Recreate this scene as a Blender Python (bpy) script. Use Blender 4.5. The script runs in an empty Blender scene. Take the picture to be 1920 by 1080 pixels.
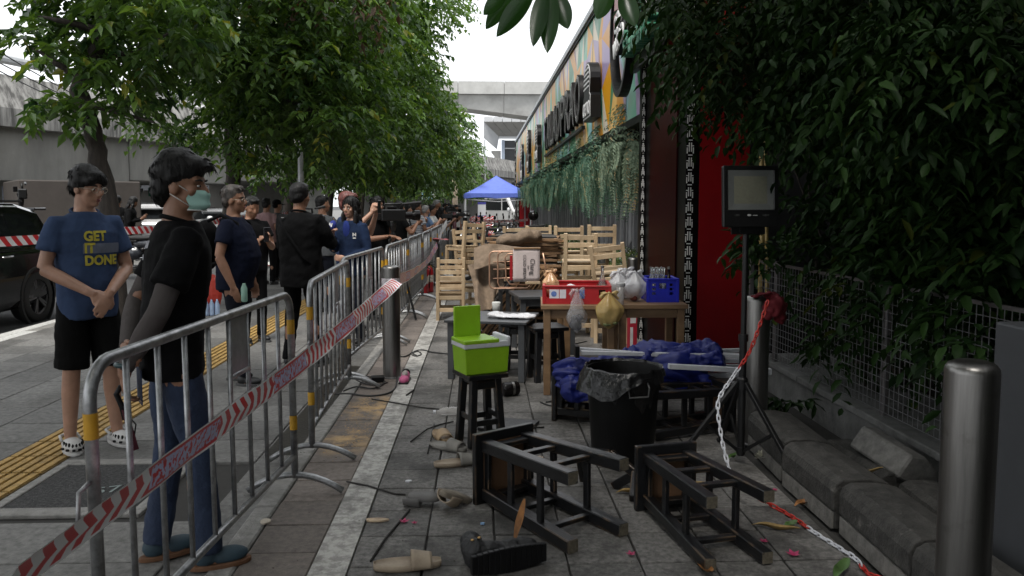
import bpy, bmesh, math, random
import numpy as np
from mathutils import Vector, Matrix, noise, Quaternion, Euler
from mathutils.bvhtree import BVHTree

S = bpy.context.scene
C = S.collection
R = math.radians
rnd = random.Random(7)

# ------------------------------------------------------------------ camera
F = 1493.0                      # focal length in pixels of the 1920 wide photograph
CAMZ = 1.5
PITCH = math.atan(124 / F)
YAW = math.atan(57 / F)
cd = bpy.data.cameras.new('camera'); cam = bpy.data.objects.new('camera', cd); C.objects.link(cam)
cam.location = (0, 0, CAMZ); cam.rotation_euler = (R(90) - PITCH, 0, -YAW)
cd.sensor_width = 36; cd.lens = 36 * F / 1920; cd.shift_y = -32 / 1920
cd.clip_start = 0.05; cd.clip_end = 3000
cd.dof.use_dof = True; cd.dof.focus_distance = 8.0; cd.dof.aperture_fstop = 9.0
S.camera = cam
MC = cam.rotation_euler.to_matrix()

# ------------------------------------------------------------------ light
SUN_EL, SUN_AZ = R(62), R(200)
w = bpy.data.worlds.new('World'); S.world = w; w.use_nodes = True
nt = w.node_tree; N = nt.nodes; L = nt.links
bg = N['Background']
sky = N.new('ShaderNodeTexSky'); sky.sky_type = 'NISHITA'; sky.sun_disc = False
sky.sun_elevation = SUN_EL; sky.sun_rotation = SUN_AZ; sky.air_density = 1.0; sky.dust_density = 4.0
hs = N.new('ShaderNodeHueSaturation'); hs.inputs['Saturation'].default_value = 0.22
mx = N.new('ShaderNodeMix'); mx.data_type = 'RGBA'
tc = N.new('ShaderNodeTexCoord'); nz = N.new('ShaderNodeTexNoise'); nz.inputs['Scale'].default_value = 2.2; nz.inputs['Detail'].default_value = 5
cr = N.new('ShaderNodeValToRGB'); cr.color_ramp.elements[0].position = .3; cr.color_ramp.elements[0].color = (.72, .72, .72, 1)
cr.color_ramp.elements[1].position = .72; cr.color_ramp.elements[1].color = (.95, .95, .95, 1)
L.new(tc.outputs['Generated'], nz.inputs['Vector']); L.new(nz.outputs['Fac'], cr.inputs['Fac'])
L.new(sky.outputs['Color'], hs.inputs['Color'])
L.new(cr.outputs['Color'], mx.inputs['Factor']); L.new(hs.outputs['Color'], mx.inputs[6])
mx.inputs[7].default_value = (10.6, 10.9, 11.3, 1)           # overcast cloud sheet
L.new(mx.outputs[2], bg.inputs['Color']); bg.inputs['Strength'].default_value = 0.115
sd = bpy.data.lights.new('sun', 'SUN'); sun = bpy.data.objects.new('sun', sd); C.objects.link(sun)
sd.energy = 2.6; sd.angle = R(16); sd.color = (1, .96, .9)
sdir = Vector((math.sin(SUN_AZ) * math.cos(SUN_EL), math.cos(SUN_AZ) * math.cos(SUN_EL), math.sin(SUN_EL)))
sun.rotation_euler = sdir.to_track_quat('Z', 'Y').to_euler(); sun.location = (0, -5, 30)
S.view_settings.view_transform = 'Standard'; S.view_settings.look = 'None'
S.view_settings.gamma = 1; S.view_settings.use_curve_mapping = False
S.view_settings.exposure = 0.52
S.cycles.max_bounces = 6; S.cycles.transparent_max_bounces = 8

# ------------------------------------------------------------------ picture -> place
def ray(px, py):
    d = MC @ Vector(((px - 960) / F, -(py - 508) / F, -1)); return d
def G(px, py, z=0.0):
    d = ray(px, py); t = (z - CAMZ) / d.z
    return Vector((d.x * t, d.y * t, z))
def A(px, py, Y):
    d = ray(px, py); t = Y / d.y
    return Vector((d.x * t, Y, CAMZ + d.z * t))
def AX(px, py, X):
    d = ray(px, py); t = X / d.x
    return Vector((X, d.y * t, CAMZ + d.z * t))

# ------------------------------------------------------------------ materials
def lin(h):
    h = h.lstrip('#'); r = []
    for i in (0, 2, 4):
        c = int(h[i:i + 2], 16) / 255
        r.append(c / 12.92 if c <= .04045 else ((c + .055) / 1.055) ** 2.4)
    return tuple(r)
_m = {}
def mat(name, col, rough=.6, metal=0.0, var=.15, scale=8.0, bump=0.0, bscale=60.0, obj_var=0.0, col2=None, spec=.5,
        trans=0.0, alpha=1.0, coat=0.0, space='Object', detail=6, stretch=(1, 1, 1), thr=(.35, .65)):
    if name in _m: return _m[name]
    m = bpy.data.materials.new(name); m.use_nodes = True
    t = m.node_tree; n = t.nodes; l = t.links; b = n['Principled BSDF']
    b.inputs['Roughness'].default_value = rough; b.inputs['Metallic'].default_value = metal
    b.inputs['Specular IOR Level'].default_value = spec
    b.inputs['Transmission Weight'].default_value = trans; b.inputs['Alpha'].default_value = alpha
    b.inputs['Coat Weight'].default_value = coat
    if isinstance(col, str): col = lin(col)
    if isinstance(col2, str): col2 = lin(col2)
    if col2 is None: col2 = tuple(c * (1 - var) for c in col); col = tuple(min(1, c * (1 + var * .6)) for c in col)
    tcn = n.new('ShaderNodeTexCoord')
    if space == 'World':
        g = n.new('ShaderNodeNewGeometry'); src = g.outputs['Position']
    else: src = tcn.outputs[space]
    mp = n.new('ShaderNodeMapping'); mp.inputs['Scale'].default_value = stretch; l.new(src, mp.inputs['Vector'])
    if obj_var and space == 'Object':
        oi = n.new('ShaderNodeObjectInfo'); va = n.new('ShaderNodeVectorMath'); va.operation = 'SCALE'
        cb = n.new('ShaderNodeCombineXYZ'); l.new(oi.outputs['Random'], cb.inputs[0]); l.new(oi.outputs['Random'], cb.inputs[1])
        va.inputs['Scale'].default_value = 37.0; l.new(cb.outputs[0], va.inputs[0]); l.new(va.outputs[0], mp.inputs['Location'])
    t1 = n.new('ShaderNodeTexNoise'); t1.inputs['Scale'].default_value = scale; t1.inputs['Detail'].default_value = detail
    t1.inputs['Roughness'].default_value = .65
    l.new(mp.outputs[0], t1.inputs['Vector'])
    r = n.new('ShaderNodeValToRGB'); r.color_ramp.elements[0].position = thr[0]; r.color_ramp.elements[1].position = thr[1]
    r.color_ramp.elements[0].color = (*col2, 1); r.color_ramp.elements[1].color = (*col, 1)
    l.new(t1.outputs['Fac'], r.inputs['Fac'])
    out = r.outputs['Color']
    if obj_var:
        oi = n.new('ShaderNodeObjectInfo'); h = n.new('ShaderNodeHueSaturation')
        mr = n.new('ShaderNodeMapRange'); mr.inputs[3].default_value = 1 - obj_var; mr.inputs[4].default_value = 1 + obj_var
        l.new(oi.outputs['Random'], mr.inputs[0]); l.new(mr.outputs[0], h.inputs['Value']); l.new(out, h.inputs['Color']); out = h.outputs['Color']
    l.new(out, b.inputs['Base Color'])
    if bump:
        t2 = n.new('ShaderNodeTexNoise'); t2.inputs['Scale'].default_value = bscale; t2.inputs['Detail'].default_value = 5
        l.new(mp.outputs[0], t2.inputs['Vector'])
        bp = n.new('ShaderNodeBump'); bp.inputs['Strength'].default_value = bump; bp.inputs['Distance'].default_value = .01
        l.new(t2.outputs['Fac'], bp.inputs['Height']); l.new(bp.outputs['Normal'], b.inputs['Normal'])
    m['out'] = 0
    _m[name] = m
    return m
def bsdf(m): return m.node_tree.nodes['Principled BSDF']

def leafmat(name, c1, c2, rough=.45, tr=.35):
    if name in _m: return _m[name]
    m = bpy.data.materials.new(name); m.use_nodes = True
    t = m.node_tree; n = t.nodes; l = t.links; b = n['Principled BSDF']; o = n['Material Output']
    a = n.new('ShaderNodeAttribute'); a.attribute_name = 'v'
    r = n.new('ShaderNodeValToRGB'); r.color_ramp.elements[0].color = (*c1, 1); r.color_ramp.elements[1].color = (*c2, 1); r.color_ramp.elements[1].position = .9
    el_ = r.color_ramp.elements.new(.98); el_.color = (c2[0] * 2.0, c2[1] * 1.15, c2[2] * .9, 1)
    l.new(a.outputs['Fac'], r.inputs['Fac']); l.new(r.outputs['Color'], b.inputs['Base Color'])
    b.inputs['Roughness'].default_value = rough
    tl = n.new('ShaderNodeBsdfTranslucent'); h = n.new('ShaderNodeHueSaturation')
    h.inputs['Hue'].default_value = .48; h.inputs['Saturation'].default_value = 1.15; h.inputs['Value'].default_value = 1.6
    l.new(r.outputs['Color'], h.inputs['Color']); l.new(h.outputs['Color'], tl.inputs['Color'])
    ms = n.new('ShaderNodeMixShader'); ms.inputs[0].default_value = tr
    l.new(b.outputs[0], ms.inputs[1]); l.new(tl.outputs[0], ms.inputs[2]); l.new(ms.outputs[0], o.inputs['Surface'])
    _m[name] = m
    return m

# ------------------------------------------------------------------ objects
def tag(o, label=None, cat=None, group=None, kind=None):
    if label: o['label'] = label
    if cat: o['category'] = cat
    if group: o['group'] = group
    if kind: o['kind'] = kind
    return o
def empty(name, loc=(0, 0, 0), rot=(0, 0, 0), label=None, cat=None, group=None, kind=None):
    o = bpy.data.objects.new(name, None); C.objects.link(o); o.empty_display_size = .1
    o.location = loc; o.rotation_euler = rot if not isinstance(rot, (int, float)) else (0, 0, rot)
    return tag(o, label, cat, group, kind)
def link(name, me, m=None, parent=None, smooth=False, loc=None, rot=None):
    o = bpy.data.objects.new(name, me); C.objects.link(o)
    if m is not None and len(me.materials) == 0:
        for q in (m if isinstance(m, (list, tuple)) else [m]): me.materials.append(q)
    if parent is not None: o.parent = parent
    if loc is not None: o.location = loc
    if rot is not None: o.rotation_euler = rot
    if smooth: me.polygons.foreach_set('use_smooth', [True] * len(me.polygons))
    return o
def copy_tree(o, parent=None):
    c = o.copy(); C.objects.link(c)
    if parent is not None: c.parent = parent; c.matrix_parent_inverse = o.matrix_parent_inverse.copy()
    for ch in o.children: copy_tree(ch, c)
    return c

def frame(d, up=Vector((0, 0, 1))):
    d = Vector(d).normalized()
    if abs(d.dot(up)) > .98: up = Vector((0, 1, 0)) if abs(d.y) < .9 else Vector((1, 0, 0))
    x = d.cross(up).normalized(); y = x.cross(d).normalized()
    return x, y, d

class MB:
    def __init__(s): s.v = []; s.f = []; s.mi = []; s.m = 0
    def add(s, vs, fs):
        b = len(s.v); s.v += [tuple(v) for v in vs]; s.f += [tuple(i + b for i in f) for f in fs]; s.mi += [s.m] * len(fs); return s
    def box(s, c, d, rot=None, taper=1.0):
        x, y, z = d[0] / 2, d[1] / 2, d[2] / 2; k = taper
        vs = [Vector(p) for p in ((-x, -y, -z), (x, -y, -z), (x, y, -z), (-x, y, -z), (-x * k, -y * k, z), (x * k, -y * k, z), (x * k, y * k, z), (-x * k, y * k, z))]
        if rot is not None:
            q = rot if isinstance(rot, (Matrix, Quaternion)) else Euler(rot).to_matrix()
            vs = [q @ v for v in vs]
        c = Vector(c)
        return s.add([v + c for v in vs], [(0, 3, 2, 1), (4, 5, 6, 7), (0, 1, 5, 4), (1, 2, 6, 5), (2, 3, 7, 6), (3, 0, 4, 7)])
    def bx(s, a, b):
        return s.box([(a[i] + b[i]) / 2 for i in range(3)], [abs(b[i] - a[i]) for i in range(3)])
    def bar(s, p, q, w, h, up=Vector((0, 0, 1)), w2=None, h2=None):
        p, q = Vector(p), Vector(q); x, y, d = frame(q - p, Vector(up))
        w2 = w2 or w; h2 = h2 or h; vs = []
        for o, a, b in ((p, w, h), (q, w2, h2)):
            vs += [o - x * a / 2 - y * b / 2, o + x * a / 2 - y * b / 2, o + x * a / 2 + y * b / 2, o - x * a / 2 + y * b / 2]
        return s.add(vs, [(0, 3, 2, 1), (4, 5, 6, 7), (0, 1, 5, 4), (1, 2, 6, 5), (2, 3, 7, 6), (3, 0, 4, 7)])
    def tube(s, pts, r, n=8, cap=True, closed=False):
        pts = [Vector(p) for p in pts]; k = len(pts)
        rs = r if isinstance(r, (list, tuple)) else [r] * k
        vs = []; fs = []; x = None
        for i, p in enumerate(pts):
            if closed: d = pts[(i + 1) % k] - pts[i - 1]
            else: d = pts[min(i + 1, k - 1)] - pts[max(i - 1, 0)]
            if d.length < 1e-9: d = Vector((0, 0, 1))
            d.normalize()
            if x is None: x, y, _ = frame(d)
            else:
                x = (x - d * x.dot(d))
                if x.length < 1e-6: x, y, _ = frame(d)
                x.normalize(); y = d.cross(x)
                y = -y if False else y
            y = d.cross(x)
            for j in range(n):
                a = 2 * math.pi * j / n; vs.append(p + (x * math.cos(a) + y * math.sin(a)) * rs[i])
        m = k if closed else k - 1
        for i in range(m):
            for j in range(n):
                a = i * n; b = ((i + 1) % k) * n
                fs.append((a + j, a + (j + 1) % n, b + (j + 1) % n, b + j))
        if cap and not closed:
            fs.append(tuple(reversed(range(n)))); fs.append(tuple((k - 1) * n + j for j in range(n)))
        return s.add(vs, fs)
    def lathe(s, prof, n=24, c=(0, 0, 0), axis=None, cap=True):
        vs = []; fs = []; c = Vector(c)
        for r, z in prof:
            for j in range(n):
                a = 2 * math.pi * j / n; v = Vector((r * math.cos(a), r * math.sin(a), z))
                if axis is not None: v = axis @ v
                vs.append(c + v)
        for i in range(len(prof) - 1):
            for j in range(n):
                fs.append((i * n + j, i * n + (j + 1) % n, (i + 1) * n + (j + 1) % n, (i + 1) * n + j))
        if cap:
            fs.append(tuple(reversed(range(n)))); fs.append(tuple((len(prof) - 1) * n + j for j in range(n)))
        return s.add(vs, fs)
    def ell(s, c, r, n=12, m=8, rot=None):
        vs = []; fs = []; c = Vector(c)
        if isinstance(r, (int, float)): r = (r, r, r)
        for i in range(m + 1):
            t = math.pi * i / m
            for j in range(n):
                a = 2 * math.pi * j / n
                v = Vector((r[0] * math.sin(t) * math.cos(a), r[1] * math.sin(t) * math.sin(a), -r[2] * math.cos(t)))
                if rot is not None: v = rot @ v
                vs.append(c + v)
        for i in range(m):
            for j in range(n):
                fs.append((i * n + j, i * n + (j + 1) % n, (i + 1) * n + (j + 1) % n, (i + 1) * n + j))
        return s.add(vs, fs)
    def prism(s, poly, h, mtx=None):
        """polygon in XY extruded +Z by h"""
        n = len(poly); vs = [Vector((p[0], p[1], 0)) for p in poly] + [Vector((p[0], p[1], h)) for p in poly]
        if mtx is not None: vs = [mtx @ v for v in vs]
        fs = [tuple(reversed(range(n))), tuple(range(n, 2 * n))] + [(i, (i + 1) % n, n + (i + 1) % n, n + i) for i in range(n)]
        return s.add(vs, fs)
    def grid(s, fn, nu, nv):
        vs = [fn(i / nu, j / nv) for j in range(nv + 1) for i in range(nu + 1)]
        fs = [(j * (nu + 1) + i, j * (nu + 1) + i + 1, (j + 1) * (nu + 1) + i + 1, (j + 1) * (nu + 1) + i) for j in range(nv) for i in range(nu)]
        return s.add(vs, fs)
    def mesh(s, name='mesh'):
        me = bpy.data.meshes.new(name); me.from_pydata(s.v, [], s.f); me.validate()
        if any(s.mi): me.polygons.foreach_set('material_index', s.mi[:len(me.polygons)])
        me.update(); return me
    def build(s, name, m, parent=None, smooth=False, bevel=0, seg=1, loc=None, rot=None, sub=0, solid=0, auto=False):
        o = link(name, s.mesh(name), m, parent, smooth, loc, rot)
        if solid: q = o.modifiers.new('solid', 'SOLIDIFY'); q.thickness = solid; q.offset = 0
        if bevel:
            q = o.modifiers.new('bevel', 'BEVEL'); q.width = bevel; q.segments = seg; q.limit_method = 'ANGLE'; q.angle_limit = R(40)
        if sub: q = o.modifiers.new('sub', 'SUBSURF'); q.levels = sub; q.render_levels = sub
        if auto:
            try: o.data.shade_smooth() if hasattr(o.data, 'shade_smooth') else None
            except Exception: pass
            q = o.data
            sharp = [False] * len(q.edges)
            bm = bmesh.new(); bm.from_mesh(q)
            for e in bm.edges:
                sharp[e.index] = len(e.link_faces) == 2 and e.calc_face_angle(0) > R(38)
            bm.free()
            at = q.attributes.get('sharp_edge') or q.attributes.new('sharp_edge', 'BOOLEAN', 'EDGE')
            at.data.foreach_set('value', sharp)
            q.polygons.foreach_set('use_smooth', [True] * len(q.polygons))
        return o

def wobble(p, sc, seed=0):
    """cheap smooth 3-D noise for many points at once"""
    g = np.random.default_rng(seed + 100); w_ = np.zeros(len(p))
    for k in range(9):
        f = 2.2 * sc * 1.28 ** k * .5; d = g.normal(0, 1, 3); d /= np.linalg.norm(d); e = g.normal(0, 1, 3); e /= np.linalg.norm(e)
        w_ += np.sin(p @ d * f + g.uniform(0, 6.3) + 1.3 * np.sin(p @ e * f * .7 + g.uniform(0, 6.3))) * .86 ** k
    return w_ * .30
S2 = bpy.data.scenes.new('workbench')      # scratch scene: keeps mesh evaluation away from the big one
def remeshed(mb, vox, smooth=2, noise_amp=0, noise_scale=8, seed=0):
    """join the pieces of an MB into one continuous skin"""
    me = mb.mesh('tmp'); o = bpy.data.objects.new('tmp', me); S2.collection.objects.link(o)
    q = o.modifiers.new('r', 'REMESH'); q.mode = 'VOXEL'; q.voxel_size = vox
    if smooth: k = o.modifiers.new('s', 'SMOOTH'); k.factor = .5; k.iterations = smooth
    S2.view_layers[0].update(); dg = S2.view_layers[0].depsgraph; out = bpy.data.meshes.new_from_object(o.evaluated_get(dg))
    bpy.data.objects.remove(o); bpy.data.meshes.remove(me)
    if noise_amp:
        out.update(); n = len(out.vertices); co = np.empty(n * 3, np.float32); out.vertices.foreach_get('co', co); co = co.reshape(-1, 3)
        nn = np.empty(n * 3, np.float32); out.vertex_normals.foreach_get('vector', nn); nn = nn.reshape(-1, 3)
        co += nn * (wobble(co * np.array([1, 1, .5]), noise_scale, seed) + .35 * wobble(co * np.array([1.0, 1.0, 1.6]), noise_scale * 2.4, seed + 3))[:, None] * noise_amp
        out.vertices.foreach_set('co', co.ravel())
    out.polygons.foreach_set('use_smooth', [True] * len(out.polygons)); out.update()
    return out

def text_mesh(txt, size, extrude=0.0, align='CENTER', bold=0.0, sx=1.0):
    cu = bpy.data.curves.new('t', 'FONT'); cu.body = txt; cu.size = size; cu.extrude = extrude; cu.align_x = align; cu.align_y = 'CENTER'
    cu.offset = bold; cu.resolution_u = 3
    o = bpy.data.objects.new('t', cu); S2.collection.objects.link(o); S2.view_layers[0].update(); dg = S2.view_layers[0].depsgraph
    me = bpy.data.meshes.new_from_object(o.evaluated_get(dg)); bpy.data.objects.remove(o)
    if sx != 1.0:
        for v in me.vertices: v.co.x *= sx
    return me

# leaves --------------------------------------------------------------
nrg = np.random.default_rng(11)
def nrm(a): return a / np.maximum(1e-9, np.linalg.norm(a, axis=-1, keepdims=True))
def leaf_mesh(P, D, U, Ln, W, val, fold=.25, name='leaves', six=False):
    """one folded leaf blade per row: base P, direction D, up U, length Ln, width W, tint val"""
    n = len(P); D = nrm(D); Sd = nrm(np.cross(D, U)); Nn = np.cross(Sd, D)
    Ln = Ln[:, None]; W = W[:, None]
    if not six:
        V = np.stack([P, P + D * Ln * .45 + Sd * W * .5 + Nn * W * fold, P + D * Ln - Nn * Ln * .12, P + D * Ln * .45 - Sd * W * .5 + Nn * W * fold], 1).reshape(-1, 3)
        b = (np.arange(n) * 4)[:, None]; Fc = np.concatenate([b + np.array([0, 1, 2]), b + np.array([0, 2, 3])], 1).reshape(-1, 3); per = 4
    else:
        V = np.stack([P, P + D * Ln * .3 + Sd * W * .46 + Nn * W * fold, P + D * Ln * .68 + Sd * W * .42 + Nn * W * fold * .6 - Nn * Ln * .03,
                      P + D * Ln - Nn * Ln * .16, P + D * Ln * .68 - Sd * W * .42 + Nn * W * fold * .6 - Nn * Ln * .03, P + D * Ln * .3 - Sd * W * .46 + Nn * W * fold,
                      P + D * Ln * .5], 1).reshape(-1, 3)
        b = (np.arange(n) * 7)[:, None]
        Fc = np.concatenate([b + np.array(k) for k in ([0, 1, 6], [1, 2, 6], [2, 3, 6], [3, 4, 6], [4, 5, 6], [5, 0, 6])], 1).reshape(-1, 3); per = 7
    me = bpy.data.meshes.new(name); nf = len(Fc)
    me.vertices.add(len(V)); me.vertices.foreach_set('co', V.astype(np.float32).ravel())
    me.loops.add(nf * 3); me.loops.foreach_set('vertex_index', Fc.astype(np.int32).ravel())
    me.polygons.add(nf); me.polygons.foreach_set('loop_start', np.arange(nf, dtype=np.int32) * 3); me.polygons.foreach_set('loop_total', np.full(nf, 3, np.int32))
    at = me.attributes.new('v', 'FLOAT', 'POINT'); at.data.foreach_set('value', np.repeat(val, per).astype(np.float32))
    me.update(); return me
def sprays(cent, out, nl=11, length=.5, leaf=.13, width=.05, droop=.5, pin=True):
    """pinnate twigs: from each centre a drooping twig with paired leaves -> arrays for leaf_mesh"""
    n = len(cent); t = np.linspace(.1, 1, nl)[None, :, None]
    d = nrm(out + nrg.normal(0, .35, (n, 3))); 
    tw = cent[:, None, :] + d[:, None, :] * t * length; tw = tw.copy(); tw[..., 2] -= (t[..., 0] ** 2) * droop * length
    tang = d[:, None, :] + np.array([0, 0, -1.0]) * t * droop * 2
    side = nrm(np.cross(tang, np.array([0, 0, 1.0]))); sg = np.where(np.arange(nl) % 2 == 0, 1.0, -1.0)[None, :, None]
    D = nrm(nrm(tang) * .55 + side * sg * .8 + np.array([0, 0, -.28]) + nrg.normal(0, .22, (n, nl, 3)))
    U = nrm(np.array([0, 0, 1.0]) + nrg.normal(0, .3, (n, nl, 3)))
    P = tw.reshape(-1, 3); k = len(P)
    tint = np.repeat(np.clip(nrg.normal(.45, .2, n), 0, 1), nl) + nrg.normal(0, .1, k)
    return P, D.reshape(-1, 3), U.reshape(-1, 3), leaf * nrg.uniform(.5, 1.4, k), width * nrg.uniform(.65, 1.25, k), np.clip(tint, 0, 1)
# ================================================================== GROUND
def ctile(sx, sy, h=.03, ch=.004, name='tile'):
    """chamfered paving piece, origin at the centre of its top"""
    x, y = sx / 2, sy / 2; m = MB(); c = ch
    m.add([(-x, -y, -h), (x, -y, -h), (x, y, -h), (-x, y, -h), (-x, -y, -c), (x, -y, -c), (x, y, -c), (-x, y, -c),
           (-x + c, -y + c, 0), (x - c, -y + c, 0), (x - c, y - c, 0), (-x + c, y - c, 0)],
          [(0, 1, 5, 4), (1, 2, 6, 5), (2, 3, 7, 6), (3, 0, 4, 7), (4, 5, 9, 8), (5, 6, 10, 9), (6, 7, 11, 10), (7, 4, 8, 11), (8, 9, 10, 11)])
    return m.mesh(name)
def sheet(x0, x1, y0, y1, z, nx=1, ny=1):
    return MB().grid(lambda u, v: (x0 + (x1 - x0) * u, y0 + (y1 - y0) * v, z), nx, ny)
def stain(m, c, scale, lo, hi, amt):
    """extra dirt patches over a material (world-anchored wear)"""
    t = m.node_tree; n = t.nodes; l = t.links; b = n['Principled BSDF']
    src = b.inputs['Base Color'].links[0].from_socket
    g = n.new('ShaderNodeNewGeometry'); z = n.new('ShaderNodeTexNoise'); z.inputs['Scale'].default_value = scale; z.inputs['Detail'].default_value = 8; z.inputs['Roughness'].default_value = .7
    l.new(g.outputs['Position'], z.inputs['Vector'])
    r = n.new('ShaderNodeMapRange'); r.inputs[1].default_value = lo; r.inputs[2].default_value = hi; r.inputs[4].default_value = amt
    l.new(z.outputs['Fac'], r.inputs[0])
    x = n.new('ShaderNodeMix'); x.data_type = 'RGBA'; l.new(r.outputs[0], x.inputs['Factor']); l.new(src, x.inputs[6]); x.inputs[7].default_value = (*c, 1)
    l.new(x.outputs[2], b.inputs['Base Color'])
    return m
M_grout = mat('grout', (.035, .033, .03), .95, space='World', scale=20)
M_slab = stain(mat('slab_concrete', (.155, .151, .143), .8, var=.35, space='World', scale=26, bump=.3, bscale=140), (.045, .042, .037), 1.3, .50, .68, .7)
M_tile = stain(mat('forecourt_tile', (.145, .138, .129), .72, var=.5, space='World', scale=38, bump=.5, bscale=170), (.028, .026, .023), 2.1, .46, .62, .85)
M_brown = stain(mat('brown_tile', (.15, .126, .109), .75, var=.3, space='World', scale=30, bump=.35, bscale=150), (.05, .04, .032), 2.0, .5, .7, .6)
for mm in (M_slab, M_tile, M_brown):
    t = mm.node_tree; b = t.nodes['Principled BSDF']; src = b.inputs['Base Color'].links[0].from_socket
    oi = t.nodes.new('ShaderNodeObjectInfo'); h = t.nodes.new('ShaderNodeHueSaturation'); mr = t.nodes.new('ShaderNodeMapRange')
    mr.inputs[3].default_value = .74; mr.inputs[4].default_value = 1.2; t.links.new(oi.outputs['Random'], mr.inputs[0]); t.links.new(mr.outputs[0], h.inputs['Value'])
    t.links.new(src, h.inputs['Color']); t.links.new(h.outputs['Color'], b.inputs['Base Color'])
M_stripe = stain(mat('worn_white_paint', (.43, .42, .39), .8, col2=(.26, .25, .235), space='World', scale=22, bump=.5, bscale=120, thr=(.42, .56)), (.12, .115, .105), 4.2, .48, .60, .7)
M_kerb = stain(mat('kerb_concrete', (.26, .252, .236), .85, var=.35, space='World', scale=20, bump=.5, bscale=110), (.07, .065, .058), 2.5, .5, .7, .6)
M_tact = stain(mat('tactile_yellow', (.40, .25, .072), .75, var=.3, space='World', scale=18, bump=.2), (.10, .075, .045), 3, .5, .72, .55)
M_tactbase = mat('tactile_ground', (.14, .10, .045), .85, var=.35, space='World', scale=22)
M_asph = stain(mat('asphalt', (.055, .055, .056), .85, var=.25, space='World', scale=60, bump=.6, bscale=220), (.03, .03, .03), .8, .5, .7, .6)
M_wet = mat('wet_gutter', (.035, .032, .026), .35, space='World', var=.4, scale=12, bump=.3)
M_wpaint = mat('road_white', (.55, .55, .53), .8, var=.3, space='World', scale=25)
M_ypaint = mat('road_yellow', (.42, .24, .05), .8, var=.3, space='World', scale=25)
M_rpaint = mat('kerb_red', (.25, .06, .05), .8, var=.3, space='World', scale=12)

tag(sheet(-400, 400, -60, 700, -.14, 4, 4).build('ground', M_asph), kind='structure')
road = tag(sheet(-8.35, -5.62, -20, 260, -.10, 1, 40).build('road', M_asph), kind='structure')
sheet(-5.85, -5.75, -5, 120, -.096).build('edge_line', M_wpaint, road)
sheet(-8.28, -8.18, -5, 120, -.096).build('centre_line', M_ypaint, road)
median = tag(MB().bx((-40, -20, -.13), (-8.35, 260, 0.0)).build('median_pavement', M_slab), kind='structure')
pave = tag(MB().bx((-5.3, -6, -.138), (-1.33, 60, -.02)).build('pavement', M_grout), kind='structure')
fore = tag(MB().bx((-.555, -6, -.138), (3.6, 60, -.02)).build('forecourt', M_grout), kind='structure')
strip = tag(MB().bx((-1.02, -6, -.138), (-.715, 60, -.02)).build('tile_border', M_grout), kind='structure')

def lay(parent, me, name, m, xs, ys, skip=None, tilt=.004, dz=.002):
    first = True
    for y in ys:
        for x in xs:
            if skip and skip(x, y): continue
            o = link(name, me, m, parent, loc=(x + rnd.uniform(-.002, .002), y + rnd.uniform(-.002, .002), rnd.uniform(-dz, dz)),
                     rot=(rnd.uniform(-tilt, tilt), rnd.uniform(-tilt, tilt), 0))
def lay_far(parent, name, m, sx, sy, xs, ys, skip=None):
    q = MB()
    for y in ys:
        for x in xs:
            if skip and skip(x, y): continue
            z = rnd.uniform(-.003, .002); a, b = sx / 2, sy / 2
            q.add([(x - a, y - b, z), (x + a, y - b, z), (x + a, y + b, z), (x - a, y + b, z), (x - a, y - b, -.02), (x + a, y - b, -.02)], [(0, 1, 2, 3), (4, 5, 1, 0)])
    tag(q.build(name, m, parent), kind='stuff')
T = .305
txs = [-.555 + T * (i + .5) for i in range(8)]
me = ctile(T - .008, T - .008, name='tile')
lay(fore, me, 'tile', M_tile, txs, [2.15 + T * j for j in range(35)], skip=lambda x, y: x > 1.63 and y < 5)
lay_far(fore, 'far_tiles', M_tile, T - .008, T - .008, txs + [txs[-1] + T, txs[-1] + 2 * T, txs[-1] + 3 * T], [2.15 + T * j for j in range(35, 110)])
lay(strip, ctile(.297, T - .008, name='brown_tile'), 'brown_tile', M_brown, [-.8675], [2.3 + T * j for j in range(40)])
lay_far(strip, 'far_tiles', M_brown, .297, T - .008, [-.8675], [2.3 + T * j for j in range(40, 120)])
SL = .44
def in_tact(x, y): return -3.0 < x < -2.4
def in_cover(x, y): return -2.3 < x < -1.7 and 3.9 < y < 4.7
sx1 = [-2.83 - .22 - SL * i for i in range(6)]
sx2 = [-2.46 + .2825 * (2 * i + 1) for i in range(2)]
me = ctile(SL - .008, SL - .008, name='slab'); me2 = ctile(.557, SL - .008, name='slab')
ys = [2.2 + SL * j for j in range(28)]
lay(pave, me, 'slab', M_slab, sx1[:5], ys); 
lay(pave, ctile(SL - .17, SL - .008, name='slab'), 'slab', M_slab, [-5.165], ys)
lay(pave, me2, 'slab', M_slab, sx2, ys, skip=lambda x, y: 3.8 < y < 4.75)
yf = [2.2 + SL * j for j in range(28, 100)]
lay_far(pave, 'far_slabs', M_slab, SL - .008, SL - .008, sx1[:5], yf); lay_far(pave, 'far_slabs', M_slab, .557, SL - .008, sx2, yf)
# tactile guide path
tp = tag(MB().bx((-2.83, 2, -.137), (-2.46, 45, -.012)).build('tactile_path', M_tactbase), kind='structure')
q = MB(); q.bx((-.178, -.145, -.02), (.178, .145, -.006)); q.m = 1
for i in range(6):
    x = -.15 + i * .06; q.bx((x - .019, -.14, -.006), (x + .019, .14, .006))
me = q.mesh('tactile_tile'); me.materials.append(M_tactbase); me.materials.append(M_tact)
for j in range(60): link('tactile_tile', me, None, tp, loc=(-2.645, 2.2 + .3 * j, rnd.uniform(-.001, .001)))
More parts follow.
